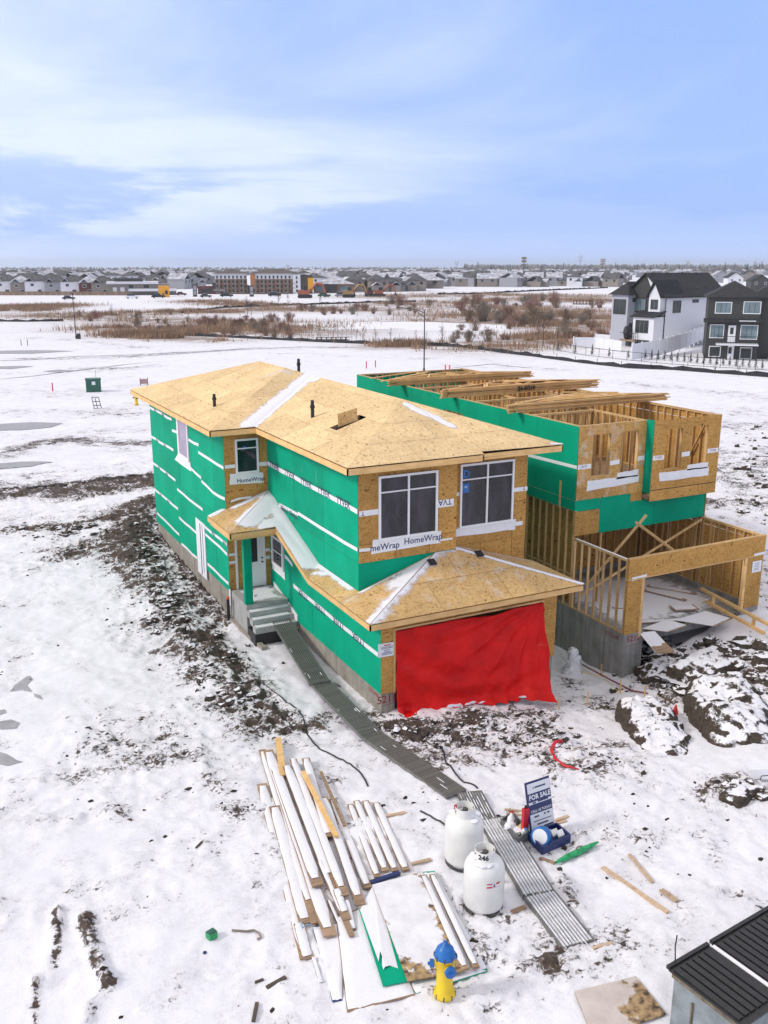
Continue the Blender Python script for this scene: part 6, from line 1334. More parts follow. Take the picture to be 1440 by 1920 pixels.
cable([(418, 1282), (450, 1282), (490, 1280), (530, 1308), (565, 1340), (575, 1375), (600, 1405), (650, 1430), (678, 1452), (690, 1474)], 'long black cable running left of the ribbed walkway')
cable([(782, 1360), (795, 1390), (828, 1402), (836, 1430), (862, 1460), (885, 1470), (895, 1478)], 'black cable winding right of the walkway towards the tanks'); cable([(788, 1520), (810, 1532), (838, 1550)], 'short grey cable left of the rear white tank')
# wire sign and bag at the right edge
SG = thing('wire_sign', 'small white sign on a bent wire stand at the right edge', 'sign', spot(1425, 1462)); mb = MB(); mb.tube([spot(1425, 1462, 0), spot(1428, 1455, .4), spot(1445, 1450, .9), spot(1460, 1450, 1.)], .012, 5); obj('wire', mb, M['black'], SG); mb = MB(); p = spot(1422, 1462); mb.obox(p + Z * .22 + RT * .1, RT * .75, Vector((.1, .2, 0)), Z * .22 + Vector((0, .1, 0))); obj('sheet', mb, M['print'], SG)
# ------------------------------------------------------------------ middle distance
FWH = Vector((math.sin(YAW), math.cos(YAW), 0))
def far(u, v): p = at(u, v, z=-.5); p.z = float(ground(p.x, p.y)) if (abs(p.x) < 60 and abs(p.y) < 90) else -.5; return p
def ppm(p): return FPX / depth(p)
def lthing(name, label, cat, loc, rot, group=None):
    t = thing(name, label, cat, loc, group); t.rotation_euler = (0, 0, rot); ORG[t.name] = Vector((0, 0, 0)); return t
def lobj(name, mb, mats, parent):
    o = bpy.data.objects.new(name, mesh_of(mb, mats, (0, 0, 0), name)); C.objects.link(o); o.parent = parent; ORG[o.name] = Vector((0, 0, 0)); return o
def lmesh(name, mb, mats, loc, rot, label, cat, group=None, sc=1.):
    o = bpy.data.objects.new(name, mb if isinstance(mb, bpy.types.Mesh) else mesh_of(mb, mats, (0, 0, 0), name)); C.objects.link(o); o.location = loc; o.rotation_euler = (0, 0, rot); o.scale = (sc, sc, sc); o['label'] = label; o['category'] = cat
    if group: o['group'] = group
    return o
def face_rot(p): return -math.atan2(p.x - CAM.x, p.y - CAM.y)       # local -Y looks at the camera, local X to the right
# street lamps
def lamp(px, hpx, label, arm):
    p = far(*px); h = hpx / ppm(p) / .98; t = thing('street_lamp', label, 'street lamp', p, 'dark street lamps'); mb = MB(); mb.lathe([(.14, 0), (.14, .5), (.09, .6), (.06, h)], p, 8); obj('pole', mb, M['pole'], t)
    if arm:
        mb = MB(); tip = p + Z * (h - .05); e = p - RT * 2.7 + Z * (h + .28); mb.tube([p + Z * (h - .9), p - RT * .5 + Z * (h - .5), p - RT * 1.0 + Z * (h - .05)], .04, 5); mb.tube([p + Z * (h - .3), p - RT * 1.0 + Z * (h + .08), e], .05, 5); obj('arm', mb, M['pole'], t); mb = MB(); mb.obox(e - RT * .35 + Z * .02, RT * .8, FWH * .3, Z * .12); obj('lamp_head', mb, M['pole'], t)
    else:
        mb = MB(); mb.lathe([(.10, 0), (.10, .3), (.02, .32)], p + Z * h, 8); obj('lamp_head', mb, M['pole'], t)
lamp((795, 698), 112, 'dark street lamp with a curved arm standing behind the framed house', True); lamp((143, 635), 78, 'plain leaning dark pole standing left in the snowy field', False)
mb = MB(); p = far(148, 635); mb.box(p.x - .3, p.x + .3, p.y - .3, p.y + .3, p.z - .1, p.z + .9); obj('pedestal', mb, M['pole'], None, 'small dark pedestal box beside the plain pole', 'utility box')
# transformer box, frame, board sign, far hydrant, marker stakes
p = far(176, 733); t = lthing('transformer_box', 'green utility transformer box standing by the back street', 'utility box', p, face_rot(p)); mb = MB(); mb.box(-.75, .75, -.6, .6, 0, 1.25); lobj('body', mb, M['utility'], t); mb = MB(); mb.box(-.8, .8, -.65, .65, 1.25, 1.36); lobj('lid', mb, M['utility'], t); mb = MB(); mb.box(-.15, .2, -.62, -.605, .75, 1.1); lobj('notice', mb, M['print'], t); mb = MB(); mb.box(-.1, .1, -.615, -.605, .1, .2); lobj('latch', mb, M['pole'], t)
mb = MB(); mb.bar(far(181, 725), far(181, 725) + Z * 1.9, .03, .03, (1, 0, 0)); obj('marker_rod', mb, M['twiggrey'], None, 'thin marker rod behind the green transformer box', 'rod')
p = far(183, 765); t = lthing('sign_frame', 'empty dark metal sign frame standing in the snow near the back street', 'sign frame', p, face_rot(p)); k = 1 / ppm(p)
for nm, a, b in (('upright', (-6, 0), (-9, 21)), ('upright', (7, 0), (3, 21)), ('crossbar', (-9, 21), (3, 21)), ('crossbar', (-7, 13), (5, 13)), ('crossbar', (-7, 6), (6, 6)), ('crossbar', (-8, 0), (8, 0)), ('centre_post', (0, 0), (-3, 19))): mb = MB(); mb.bar((a[0] * k, 0, a[1] * k), (b[0] * k, 0, b[1] * k), .06, .06, (0, 1, 0)); lobj(nm, mb, M['pole'], t)
p = far(270, 722); t = lthing('board_sign', 'weathered reddish board sign behind the green house roof corner', 'sign', p, face_rot(p)); k = 1 / ppm(p); mb = MB(); mb.box(-6.5 * k, 7 * k, -.03, .03, 3 * k, 12 * k); lobj('board', mb, plain('faded_pink_board', (.42, .26, .25), .7, .35, 2), t)
for x in (-6.5, 7): mb = MB(); mb.box(x * k - .04, x * k + .04, .035, .11, 0, 14 * k); lobj('post', mb, M['pole'], t)
hydrant(far(256, 759), 1.0, 'far yellow fire hydrant beyond the rear corner of the green house', blue=False)
for (u, v), h, m, lab in (((99, 733), .9, 'red', 'left of the transformer box'), ((40, 648), 1.0, 'pole', 'left of a pair in the far left field'), ((52, 648), 1.0, 'pole', 'right of a pair in the far left field'), ((687, 690), .9, 'red', 'first behind the roof ridge'), ((704, 688), .9, 'red', 'second behind the roof ridge'), ((835, 697), .9, 'red', 'left of two right of the street lamp'), ((843, 697), .9, 'red', 'right of two right of the street lamp'), ((1150, 632), 1, 'pole', 'lonely in the right field')):
    p = far(u, v); mb = MB(); mb.box(p.x - .05, p.x + .05, p.y - .05, p.y + .05, p.z, p.z + h); obj('marker_stake', mb, M[m], None, f'thin {"red tipped" if m == "red" else "dark"} survey stake {lab}', 'stake', 'survey stakes')
# silt fences: low black fabric along the edge of the lots
def silt(px, h, label):
    P = pathpts(px, -.5, 1.2); r = random.Random(int(px[0][0])); mb = MB(); n = len(P); h0 = [h * r.uniform(.5, 1.15) for _ in P]
    for i, p in enumerate(P): lean = Vector((r.uniform(-.05, .05), r.uniform(-.15, .25), 0)); mb.v += [(p.x, p.y, p.z - .1), tuple(p + lean + Z * h0[i]), tuple(p + lean + Vector((.10, .16, h0[i] * .92))), (p.x + .25, p.y + .4, p.z - .1)]
    for i in range(n - 1):
        for j in range(3): mb.f.append((4 * i + j, 4 * i + 4 + j, 4 * i + 5 + j, 4 * i + 1 + j)); mb.m.append(0); mb.sm.append(True)
    o = obj('silt_fence', mb, M['fabric'], None, label, 'silt fence', 'black silt fences'); m2 = MB()
    for i in range(0, n, 3): m2.bar(P[i] - FWH * .1, P[i] - FWH * .1 + Z * (h + .25), .05, .05, (1, 0, 0))
    s = obj('fence_stakes', m2, M['pole'], o, kind='stuff')
silt([(825, 648), (880, 652), (940, 661), (1000, 668), (1090, 680), (1180, 690), (1260, 693), (1340, 699), (1460, 708)], .55, 'long black silt fence running below the white and charcoal houses')
silt([(250, 624), (330, 628), (420, 632), (520, 637), (600, 641), (700, 645), (740, 647), (825, 648)], .5, 'low black silt fence along the near edge of the pond reeds'); silt([(-40, 602), (40, 603), (118, 602)], .55, 'short black silt fence at the far left edge')
silt([(340, 587), (420, 577), (520, 573), (620, 570), (700, 567), (780, 566)], .7, 'black silt fence along the far side of the reeds'); silt([(820, 552), (900, 551), (1000, 546), (1140, 540)], .9, 'farthest silt fence in front of the distant houses')
# pond snow
ground_strip('pond', [(545, 605), (650, 610), (760, 608), (840, 612), (920, 622)], 26, 0, .02, M['snow'], .15, 6.)
# ------------------------------------------------------------------ dry reeds and shrubs
def reeds():
    q_ = np.random.default_rng(3); vs = []; fs = []; n = 0
    for P, r in _gp:
        k = int(900 * max(1, len(P)))
        for _ in range(k):
            c = P[q_.integers(len(P))]; x, y = c + q_.normal(0, r * .62, 2); pat = float(vnoise(x * .11, y * .11, 5)) * .6 + float(vnoise(x * .4, y * .4, 6)) * .4
            if pat < .50: continue
            h = q_.uniform(.35, 1.25) * (.6 + pat * .8); a = q_.uniform(0, math.pi); w_ = .05 + .05 * q_.random(); dx, dy = math.cos(a) * w_, math.sin(a) * w_; lx, ly = q_.uniform(-.3, .3, 2)
            vs += [(x - dx, y - dy, -.52), (x + dx, y + dy, -.52), (x + lx, y + ly, -.5 + h)]; fs.append((n, n + 1, n + 2)); n += 3
    me = bpy.data.meshes.new('reeds'); me.from_pydata(vs, [], fs); me.materials.append(M['reed']); o = bpy.data.objects.new('dry_reeds', me); C.objects.link(o); o['kind'] = 'stuff'; print('reeds', len(fs))
reeds()
def shrub_mesh(seed, mat, n=120, spread=.62, h=1.):
    r = random.Random(seed); mb = MB()
    for _ in range(n):
        a = r.uniform(0, 6.28); sp_ = r.random() ** .7 * spread; b = Vector((math.cos(a) * sp_ * .35, math.sin(a) * sp_ * .35, 0)); t = Vector((math.cos(a) * sp_, math.sin(a) * sp_, h * r.uniform(.55, 1.) * (1 - .35 * sp_ / spread))); m_ = b.lerp(t, .55) + Vector((r.uniform(-.08, .08), r.uniform(-.08, .08), .05)); w_ = r.uniform(.008, .016)
        for p, q_, wd in ((b, m_, w_), (m_, t, w_ * .8)):
            s = Vector((math.cos(a + 1.57), math.sin(a + 1.57), 0)) * wd; mb.add([p - s, p + s, q_ + s * .5, q_ - s * .5], [(0, 1, 2, 3)])
        for _k in range(2): c = m_.lerp(t, r.uniform(.1, .8)); e = c + Vector((r.uniform(-.16, .16), r.uniform(-.16, .16), r.uniform(.06, .22))); s = Vector((.012, .008, 0)); mb.add([c - s, c + s, e], [(0, 1, 2)])
    return mesh_of(mb, M[mat], (0, 0, 0), 'bare_shrub')
SH = [shrub_mesh(k, m_) for k, m_ in enumerate(('twig', 'twigred', 'twiggrey', 'twig', 'twigred'))]
shr = [(905, 602, 42, 2), (880, 603, 30, 0), (935, 606, 26, 2), (1000, 612, 38, 0), (960, 612, 26, 1), (1030, 606, 30, 2), (1060, 600, 24, 0), (1090, 608, 22, 2), (915, 640, 28, 0), (880, 641, 24, 2), (850, 642, 20, 2), (985, 575, 24, 2), (1040, 573, 20, 1), (905, 577, 16, 1), (945, 576, 16, 2), (750, 572, 24, 1), (735, 570, 20, 2), (805, 574, 14, 2), (390, 612, 22, 1), (375, 610, 16, 1), (510, 604, 20, 1), (495, 615, 24, 0), (515, 632, 20, 0), (480, 620, 18, 2), (440, 612, 16, 0), (545, 634, 18, 1), (420, 630, 12, 1), (180, 597, 18, 1), (150, 594, 14, 0), (170, 602, 16, 1), (300, 622, 16, 1), (345, 620, 14, 4), (320, 590, 12, 0), (585, 584, 16, 2), (565, 582, 14, 0), (625, 588, 18, 1), (700, 588, 14, 0), (730, 590, 14, 2), (1110, 620, 18, 1), (1125, 632, 22, 1), (1080, 632, 18, 4), (1110, 640, 16, 4), (1000, 590, 22, 0), (870, 590, 14, 1), (255, 612, 14, 1), (225, 618, 12, 4), (405, 598, 10, 1), (660, 584, 10, 4), (1135, 640, 20, 4), (1060, 640, 16, 1), (980, 612, 24, 2), (1015, 605, 26, 0)]
r = random.Random(9)
for _ in range(46): u = r.uniform(850, 1125); shr.append((u, r.choice((568, 574, 580, 597, 603, 610, 616, 634)) + r.uniform(-4, 4), r.uniform(12, 26), r.randrange(5)))
for _ in range(26): shr.append((r.uniform(250, 560), r.uniform(600, 630), r.uniform(9, 20), r.randrange(5)))
for _ in range(12): shr.append((r.uniform(560, 800), r.uniform(574, 592), r.uniform(8, 16), r.randrange(5)))
for u, v, hp, k in shr:
    p = far(u, v); h = 1.1 * hp / ppm(p); lmesh('bare_shrub', SH[k], None, p - Z * .05, r.uniform(0, 6), f'{"tall" if hp > 22 else "low" if hp < 15 else "mid sized"} {"reddish" if k in (1, 4) else "brown" if k in (0, 3) else "greyish"} bare shrub in the {"reeds left of the pond" if u < 560 else "dry strip beyond the pond" if u < 830 else "brush right of the pond" if v < 628 else "low growth at the near pond bank"}', 'shrub', 'bare shrubs round the pond', h)
def bare_tree(seed, h, mat='bark', n=16, name='bare_tree'):
    q_ = random.Random(seed); mb = MB(); tr = MB(); tr.tube([(0, 0, -.1), (q_.uniform(-.03, .03) * h, 0, h * .5), (0, q_.uniform(-.03, .03) * h, h)], [h * .018, h * .011, h * .003], 5)
    for k in range(n):
        z = h * q_.uniform(.22, .95); a = q_.uniform(0, 6.28); L_ = (h - z) * .55 + h * .05; e = Vector((math.cos(a) * L_ * .55, math.sin(a) * L_ * .55, z + L_ * .8)); b = Vector((0, 0, z)); mb.tube([b, b.lerp(e, .5) + Vector((0, 0, -.03 * h)), e], [h * .007, h * .005, h * .002], 3)
        for _ in range(3): c = b.lerp(e, q_.uniform(.3, .9)); f = c + Vector((q_.uniform(-.1, .1), q_.uniform(-.1, .1), q_.uniform(.04, .12))) * h; mb.tube([c, f], [h * .004, h * .002], 3)
    return tr, mb
def tree(px, hpx, seed, label, mat='bark', group=None, n=16):
    p = far(*px); h = hpx / ppm(p); t = lthing('bare_tree', label, 'tree', p, seed * 1.3, group); a, b = bare_tree(seed, h, mat, n); lobj('trunk', a, M[mat], t); lobj('crown', b, M[mat], t)
for k, (u, v, hp) in enumerate(((585, 640, 34), (598, 641, 30), (602, 640, 26), (615, 641, 38), (625, 641, 42), (634, 641, 40), (642, 642, 38), (650, 642, 36), (660, 642, 30), (668, 642, 26), (680, 643, 32), (704, 643, 30), (732, 644, 30), (749, 645, 18), (780, 645, 26), (800, 644, 22), (580, 641, 24))): tree((u, v), hp, 20 + k, 'slender bare sapling standing along the near edge of the pond', 'twiggrey', 'saplings along the pond', 12)
for k, (u, v, hp, lab) in enumerate(((829, 645, 38, 'bare young tree standing beside the street lamp at the pond edge'), (1018, 648, 58, 'tall bare tree standing in front of the brush left of the grey house'), (1008, 646, 34, 'thin bare tree just left of the tall bare tree'), (1045, 640, 30, 'thin bare tree right of the tall bare tree'), (464, 590, 34, 'bare tree alone in the reeds before the brick apartments'), (472, 592, 26, 'smaller bare tree beside the lone tree before the apartments'), (522, 575, 28, 'bare tree standing before the white apartment tower'), (600, 577, 24, 'bare tree standing in front of the excavators'), (540, 574, 22, 'low bare tree before the long apartment block'), (1385, 705, 20, 'low bare bush tree in front of the charcoal house'), (1340, 700, 18, 'small bare tree beside the row of cedars'), (263, 598, 20, 'bare sapling left in the reeds'), (210, 593, 22, 'bare sapling near the left street'))): tree((u, v), hp, 60 + k, lab, 'bark')
def conifer_mesh(seed, n=7, dense=90):
    q_ = random.Random(seed); mb = MB(); mb.tube([(0, 0, -.05), (0, 0, .95)], [.03, .006], 4)
    for k in range(dense):
        z = .08 + .9 * (k / dense) ** .9; rad = .27 * (1 - z) ** .85 + .02; a = q_.uniform(0, 6.28); L_ = rad * q_.uniform(.7, 1.15); d = Vector((math.cos(a), math.sin(a), 0)); s = Vector((-d.y, d.x, 0)) * L_ * .38; b = Vector((0, 0, z)); e = b + d * L_ + Z * (-.05 + .06 * q_.random()); mb.add([b + Z * .03, b + d * L_ * .5 + s, e, b + d * L_ * .5 - s], [(0, 1, 2, 3)])
    return mesh_of(mb, M['conifer'], (0, 0, 0), 'conifer')
CF = [conifer_mesh(k) for k in range(4)]
for k in range(20):
    u = 1197 + k * 12.2; v = 671 + k * 1.05; p = far(u, v); lmesh('cedar_shrub', CF[k % 4], None, p, k, 'small dark cedar in the row behind the chain link fence', 'shrub', 'row of small cedars', 19 / ppm(p))
for k, (u, v, hp, lab) in enumerate(((1046, 657, 18, 'wide dark spruce at the left end of the white fence'), (1078, 663, 16, 'young spruce on the bank, leftmost of three'), (1110, 664, 20, 'young spruce on the bank in the middle of three'), (1142, 668, 18, 'young spruce on the bank, rightmost of three'), (1178, 671, 16, 'young spruce below the corner of the white fence'), (1220, 664, 16, 'spruce standing against the white fence'))): p = far(u, v); lmesh('spruce', CF[k % 4], None, p, k * 2, lab, 'tree', 'young spruces by the fences', hp / ppm(p))
# ------------------------------------------------------------------ the houses on the right
def wbox(root, name, u, n, O, w, h, mat='glass', fr='white', cols=2, parent=None):
    """small framed window on a wall: O lower left corner, u along, n out"""
    O, u, n = Vector(O), Vector(u), Vector(n); mb = MB()
    for a0, a1, b0, b1 in ((0, .1, 0, h), (w - .1, w, 0, h), (.1, w - .1, 0, .1), (.1, w - .1, h - .1, h)): mb.obox(O + u * (a0 + a1) / 2 + Z * (b0 + b1) / 2 + n * .04, u * (a1 - a0), Z * (b1 - b0), n * .08)
    f = lobj(name, mb, M[fr], root); cw = (w - .2) / cols
    for i in range(cols): m2 = MB(); m2.obox(O + u * (.1 + cw * (i + .5)) + Z * h / 2 + n * .03, u * (cw - (.06 if cols > 1 else 0)), Z * (h - .2), n * .02); lobj('pane', m2, M[mat], f)
M['glass_far'] = plain('far_window_glass', (.16, .22, .235), .15, .3, .5); M['glass_dark'] = plain('dark_window_glass', (.035, .045, .045), .12, .3, .5)
def gable_roof(mb, x0, x1, y0, y1, z0, z1, axis='x', over=.5, th=.2):
    if axis == 'x':
        ym = (y0 + y1) / 2; k = (z1 - z0) / (ym - y0); a = [(x0 - over, y0 - over, z0 - over * k), (x1 + over, y0 - over, z0 - over * k), (x1 + over, ym, z1), (x0 - over, ym, z1)]; b = [(x0 - over, ym, z1), (x1 + over, ym, z1), (x1 + over, y1 + over, z0 - over * k), (x0 - over, y1 + over, z0 - over * k)]
    else:
        xm = (x0 + x1) / 2; k = (z1 - z0) / (xm - x0); a = [(x0 - over, y0 - over, z0 - over * k), (x0 - over, y1 + over, z0 - over * k), (xm, y1 + over, z1), (xm, y0 - over, z1)]; b = [(xm, y0 - over, z1), (xm, y1 + over, z1), (x1 + over, y1 + over, z0 - over * k), (x1 + over, y0 - over, z0 - over * k)]
    mb.prism(a, (0, 0, th)); mb.prism(b, (0, 0, th))
def hip_roof(mb, x0, x1, y0, y1, z0, z1, over=.5):
    x0, x1, y0, y1 = x0 - over, x1 + over, y0 - over, y1 + over; d = min(x1 - x0, y1 - y0) / 2
    if x1 - x0 >= y1 - y0: a, b = (x0 + d, (y0 + y1) / 2, z1), (x1 - d, (y0 + y1) / 2, z1)
    else: a, b = ((x0 + x1) / 2, y0 + d, z1), ((x0 + x1) / 2, y1 - d, z1)
    v_ = [(x0, y0, z0), (x1, y0, z0), (x1, y1, z0), (x0, y1, z0), a, b]
    mb.add(v_, [(0, 1, 5, 4), (2, 3, 4, 5), (1, 2, 5), (3, 0, 4), (0, 3, 2, 1)] if x1 - x0 >= y1 - y0 else [(1, 2, 5, 4), (3, 0, 4, 5), (0, 1, 4), (2, 3, 5), (0, 3, 2, 1)])
M['siding_light'] = plain('light_grey_siding', (.42, .43, .48), .6, .06)
# white house: local X along the long side, local Y along the gable end
WC = at(1241, 652, z=-.5); WH = lthing('white_house', 'tall white sided house with a black roof on the right bank of the pond', 'house', WC, R(7))
Lx, Ly, He, Hr = 15., 8.2, 8.1, 11.4
mb = MB(); mb.box(0, Lx, 0, Ly, -1.5, He); mb.prism([(0, 0, He), (0, Ly, He), (0, Ly / 2, Hr - .1)], (.3, 0, 0)); lobj('wall', mb, M['siding_white'], WH); mb = MB(); mb.box(-.03, .0, 2.6, Ly, 5.3, He); mb.prism([(-.03, 2.4, He), (-.03, Ly, He), (-.03, Ly / 2, Hr - .15)], (.03, 0, 0)); lobj('dark_cladding', mb, M['siding_dark'], WH)
mb = MB(); gable_roof(mb, 0, Lx, 0, Ly, He, Hr, 'x', .45); rw = lobj('roof', mb, M['shingle'], WH); mb = MB(); gable_roof(mb, -1.2, 4, .1, 2.5, He + .1, He + 2.2, 'x', .25); lobj('small_gable', mb, M['shingle'], rw); mb = MB(); mb.box(-1.0, 0, .15, 2.45, 5.6, He + .1); mb.prism([(-1.0, .15, He + .1), (-1.0, 2.45, He + .1), (-1.0, 1.3, He + 1.9)], (1., 0, 0)); lobj('bay_wall', mb, M['siding_white'], WH)
for k in range(6): mb = MB(); x = 1.6 + k * 2.3; mb.box(x, x + .4, .9, 1.3, He + .7, He + 1.15); lobj('roof_vent', mb, M['pole'], rw)
for k in range(4): mb = MB(); x = 1. + k * 3.6; mb.box(x, x + .35, Ly / 2 - .4, Ly / 2 - .1, Hr, Hr + .25); lobj('roof_vent', mb, M['pole'], rw)
mb = MB(); mb.box(-2.4, 0, -.05, 4.2, -1.5, 4.8); lobj('lower_bay', mb, M['siding_white'], WH); mb = MB(); mb.prism([(-2.8, -.4, 4.75), (0, -.4, 5.6), (0, 4.6, 5.6), (-2.8, 4.6, 4.75)], (0, 0, .15)); lobj('bay_roof', mb, M['shingle'], WH)
for x, z, w_, h_ in ((1.9, 5.4, 1.9, 1.9), (6.6, 6.9, 1.5, .5), (10.2, 5.4, 2.0, 1.9), (11.2, 1.8, 1.1, 2.3), (1.7, -.3, 1.9, 1.1)): wbox(WH, 'window', X, -Y, (x, 0, z), w_, h_, 'glass_dark', 'siding_dark')
wbox(WH, 'window', -Y, -X, (-1.0, 2.0, 6.0), 1.4, 1.5, 'glass_dark', 'siding_dark'); wbox(WH, 'window', -Y, -X, (-.03, 7.0, 5.5), 3.2, 2.1, 'glass_far', 'siding_dark', 3); wbox(WH, 'window', -Y, -X, (-2.4, 3.6, 2.3), 2.6, 2.0, 'glass_dark', 'siding_dark', 3); wbox(WH, 'patio_door', -Y, -X, (-2.4, 3.8, -1.0), 3.2, 2.2, 'glass_dark', 'siding_dark', 3)
mb = MB(); mb.box(0, Lx, -.06, -.01, -1.5, -.4); mb.box(5.5, Lx, -.07, -.02, -.4, 1.0); lobj('foundation', mb, M['siding_grey'], WH); mb = MB(); mb.box(.02, .12, -.1, -.01, -1.2, He); mb.box(-.1, 0, -.12, -.02, 1.0, 5.2); lobj('downpipe', mb, M['pole'], WH)
# grey house behind it
GC = at(1184, 652, z=-.5) + FWH * 4; GH = lthing('grey_house', 'pale grey house with a black railed deck left of the tall white house', 'house', GC, R(7)); mb = MB(); mb.box(0, 9, 0, 3.4, -1.5, 8.2); lobj('wall', mb, M['siding_light'], GH); mb = MB(); hip_roof(mb, 0, 9, 0, 3.4, 8.1, 10.2, .5); lobj('roof', mb, M['shingle'], GH); wbox(GH, 'window', X, -Y, (1.0, 0, 7.0), 2.4, .6, 'glass_dark', 'siding_dark'); wbox(GH, 'window', -Y, -X, (0, 3.0, 5.0), 2.6, 2.4, 'glass_dark', 'siding_dark'); wbox(GH, 'patio_door', X, -Y, (.6, 0, 1.4), 2.6, 2.2, 'glass_dark', 'siding_dark')
mb = MB(); mb.box(-1.5, 3.4, -3.0, 0, .9, 1.15); dk = lobj('deck', mb, M['plank'], GH); mb = MB()
for k in range(12): mb.box(-1.5 + k * .44, -1.45 + k * .44, -3.0, -2.95, 1.15, 2.2)
mb.box(-1.5, 3.4, -3.0, -2.93, 2.18, 2.26); mb.box(-1.5, -1.43, -3.0, 0, 2.18, 2.26); lobj('railing', mb, M['pole'], dk); mb = MB(); mb.blob((-.9, -1.2, 2.2), (.9, .7, 1.1), 8, 10, .2, 3); lobj('covered_grill', mb, M['black'], dk)
for x in (-1.3, 3.2): mb = MB(); mb.box(x, x + .25, -2.9, -2.65, -1.5, .9); lobj('deck_post', mb, M['siding_white'], GH)
# charcoal house
DC = at(1320, 671, z=-.5); DH = lthing('charcoal_house', 'three storey charcoal house with a long balcony at the right edge', 'house', DC, face_rot(DC) + R(2)); mb = MB(); mb.box(0, 6.9, 0, 10, -1.5, 8.5); lobj('wall', mb, M['siding_dark'], DH); mb = MB(); mb.box(6.9, 16, 1.2, 10, -1.5, 8.4); lobj('side_wing', mb, M['siding_dark'], DH); mb = MB(); hip_roof(mb, 0, 6.9, 0, 10, 8.45, 10.6, .55); hip_roof(mb, 5.5, 16, 1.2, 10, 8.4, 10.9, .5); lobj('roof', mb, M['shingle'], DH)
mb = MB(); mb.prism([(-.5, -.7, 5.0), (7.3, -.7, 5.0), (7.3, 0, 5.45), (-.5, 0, 5.45)], (0, 0, .1)); lobj('skirt_roof', mb, M['shingle'], DH); mb = MB(); mb.box(4.2, 6.4, -.6, -.25, 5.2, 5.3); lobj('snow_patch', mb, M['snow'], DH)
for x, z, w_, h_, g_, c_ in ((.9, 6.2, 2.2, 1.6, 'glass_far', 3), (4.6, 6.2, 2.3, 1.7, 'glass_far', 3), (.45, 2.8, 1.9, 1.9, 'glass_far', 3), (4.5, 2.7, 2.3, 2.0, 'glass_far', 3), (.55, .2, 1.6, 1.5, 'glass_dark', 3), (4.7, .0, 1.6, 1.6, 'glass_dark', 3)): wbox(DH, 'window', X, -Y, (x, 0, z), w_, h_, g_, 'white', c_)
for z in (-.4, 2.3): mb = MB(); mb.box(2.9, 3.9, -.08, -.01, z, z + 2.3); d_ = lobj('door', mb, M['white'], DH); mb = MB(); mb.box(3.15, 3.6, -.1, -.085, z + 1.1, z + 2.0); lobj('door_glass', mb, M['glass_dark'], d_)
mb = MB(); mb.box(1.4, 6.9, -2.0, 0, 1.95, 2.15); bl = lobj('balcony', mb, M['siding_white'], DH); mb = MB()
for k in range(28): mb.box(1.42 + k * .2, 1.445 + k * .2, -1.98, -1.955, 2.15, 3.2)
mb.box(1.4, 6.9, -2., -1.93, 3.18, 3.25); mb.box(1.4, 1.47, -2., 0, 3.18, 3.25); lobj('railing', mb, M['pole'], bl)
for x in (2.8, 6.6): mb = MB(); mb.box(x, x + .18, -1.9, -1.72, -1.5, 1.95); lobj('balcony_post', mb, M['pole'], bl)
for k in range(7): mb = MB(); mb.box(7.2 + k * .6, 7.9 + k * .6, -1.0, 1.1, -.5 + k * .22, -.28 + k * .22); lobj('step', mb, M['concrete_grey'], DH)
# roofs of more houses far right
for k, (u, v, w_, h_, lab, wm) in enumerate(((1378, 540, 9, 6, 'white gabled house beyond the charcoal house roof', 'siding_white'), (1425, 545, 10, 5.2, 'dark roofed house at the right edge behind the charcoal house', 'siding_dark'), (1350, 530, 10, 6, 'long low house behind the black roof', 'siding_grey'), (1405, 528, 10, 6, 'tan house far behind the charcoal roof', 'siding_tan'))):
    p = at(u, v, z=-.5); t = lthing('roof_top_house', lab, 'house', p, face_rot(p) + .3); mb = MB(); mb.box(-w_ / 2, w_ / 2, 0, 9, -1, h_); mb.prism([(-w_ / 2, 0, h_), (w_ / 2, 0, h_), (0, 0, h_ + 2.8)], (0, .2, 0)); lobj('wall', mb, M[wm], t); mb = MB(); gable_roof(mb, -w_ / 2, w_ / 2, 0, 9, h_, h_ + 3, 'y', .4); lobj('roof', mb, M['shingle' if k != 2 else 'snowroof'], t)
    for x in (-w_ / 4 - .5, w_ / 4 - .5): wbox(t, 'window', X, -Y, (x, 0, h_ - 2.2), 1.2, 1.5, 'glass_dark')
# white vinyl fences with posts
def vfence(P, h, label):
    root = thing('white_fence', label, 'fence', P[0], 'white vinyl fences')
    for a, b in zip(P, P[1:]):
        n = max(1, int((b - a).length / 2.4))
        for k in range(n):
            p, q_ = a.lerp(b, k / n), a.lerp(b, (k + 1) / n); d = (q_ - p).normalized(); mb = MB(); mb.bar(p + d * .08 + Z * h / 2, q_ - d * .08 + Z * h / 2, .05, h - .1); obj('fence_panel', mb, M['fence_white'], root); mb = MB(); mb.box(p.x - .08, p.x + .08, p.y - .08, p.y + .08, p.z - .3, p.z + h + .1); obj('fence_post', mb, M['fence_white'], root)
f_ = lambda u, v, z=-.5: at(u, v, z=z)
vfence([f_(1075, 652), f_(1115, 652), f_(1165, 660)], 1.7, 'low white vinyl fence in front of the grey house'); vfence([f_(1184, 676), f_(1235, 668) + Z * .1, f_(1285, 658) + Z * .5, f_(1322, 646) + Z * 1.]
, 2.3, 'white vinyl fence climbing between the white and charcoal houses'); vfence([f_(1116, 642), f_(1150, 645)], 1.5, 'short white fence piece under the black railed deck')
t = thing('chain_link_fence', 'thin dark chain link fence along the bank below the houses', 'fence', f_(1080, 665)); P = [f_(1030, 655), f_(1098, 667), f_(1175, 676), f_(1260, 684), f_(1350, 690), f_(1450, 696)]
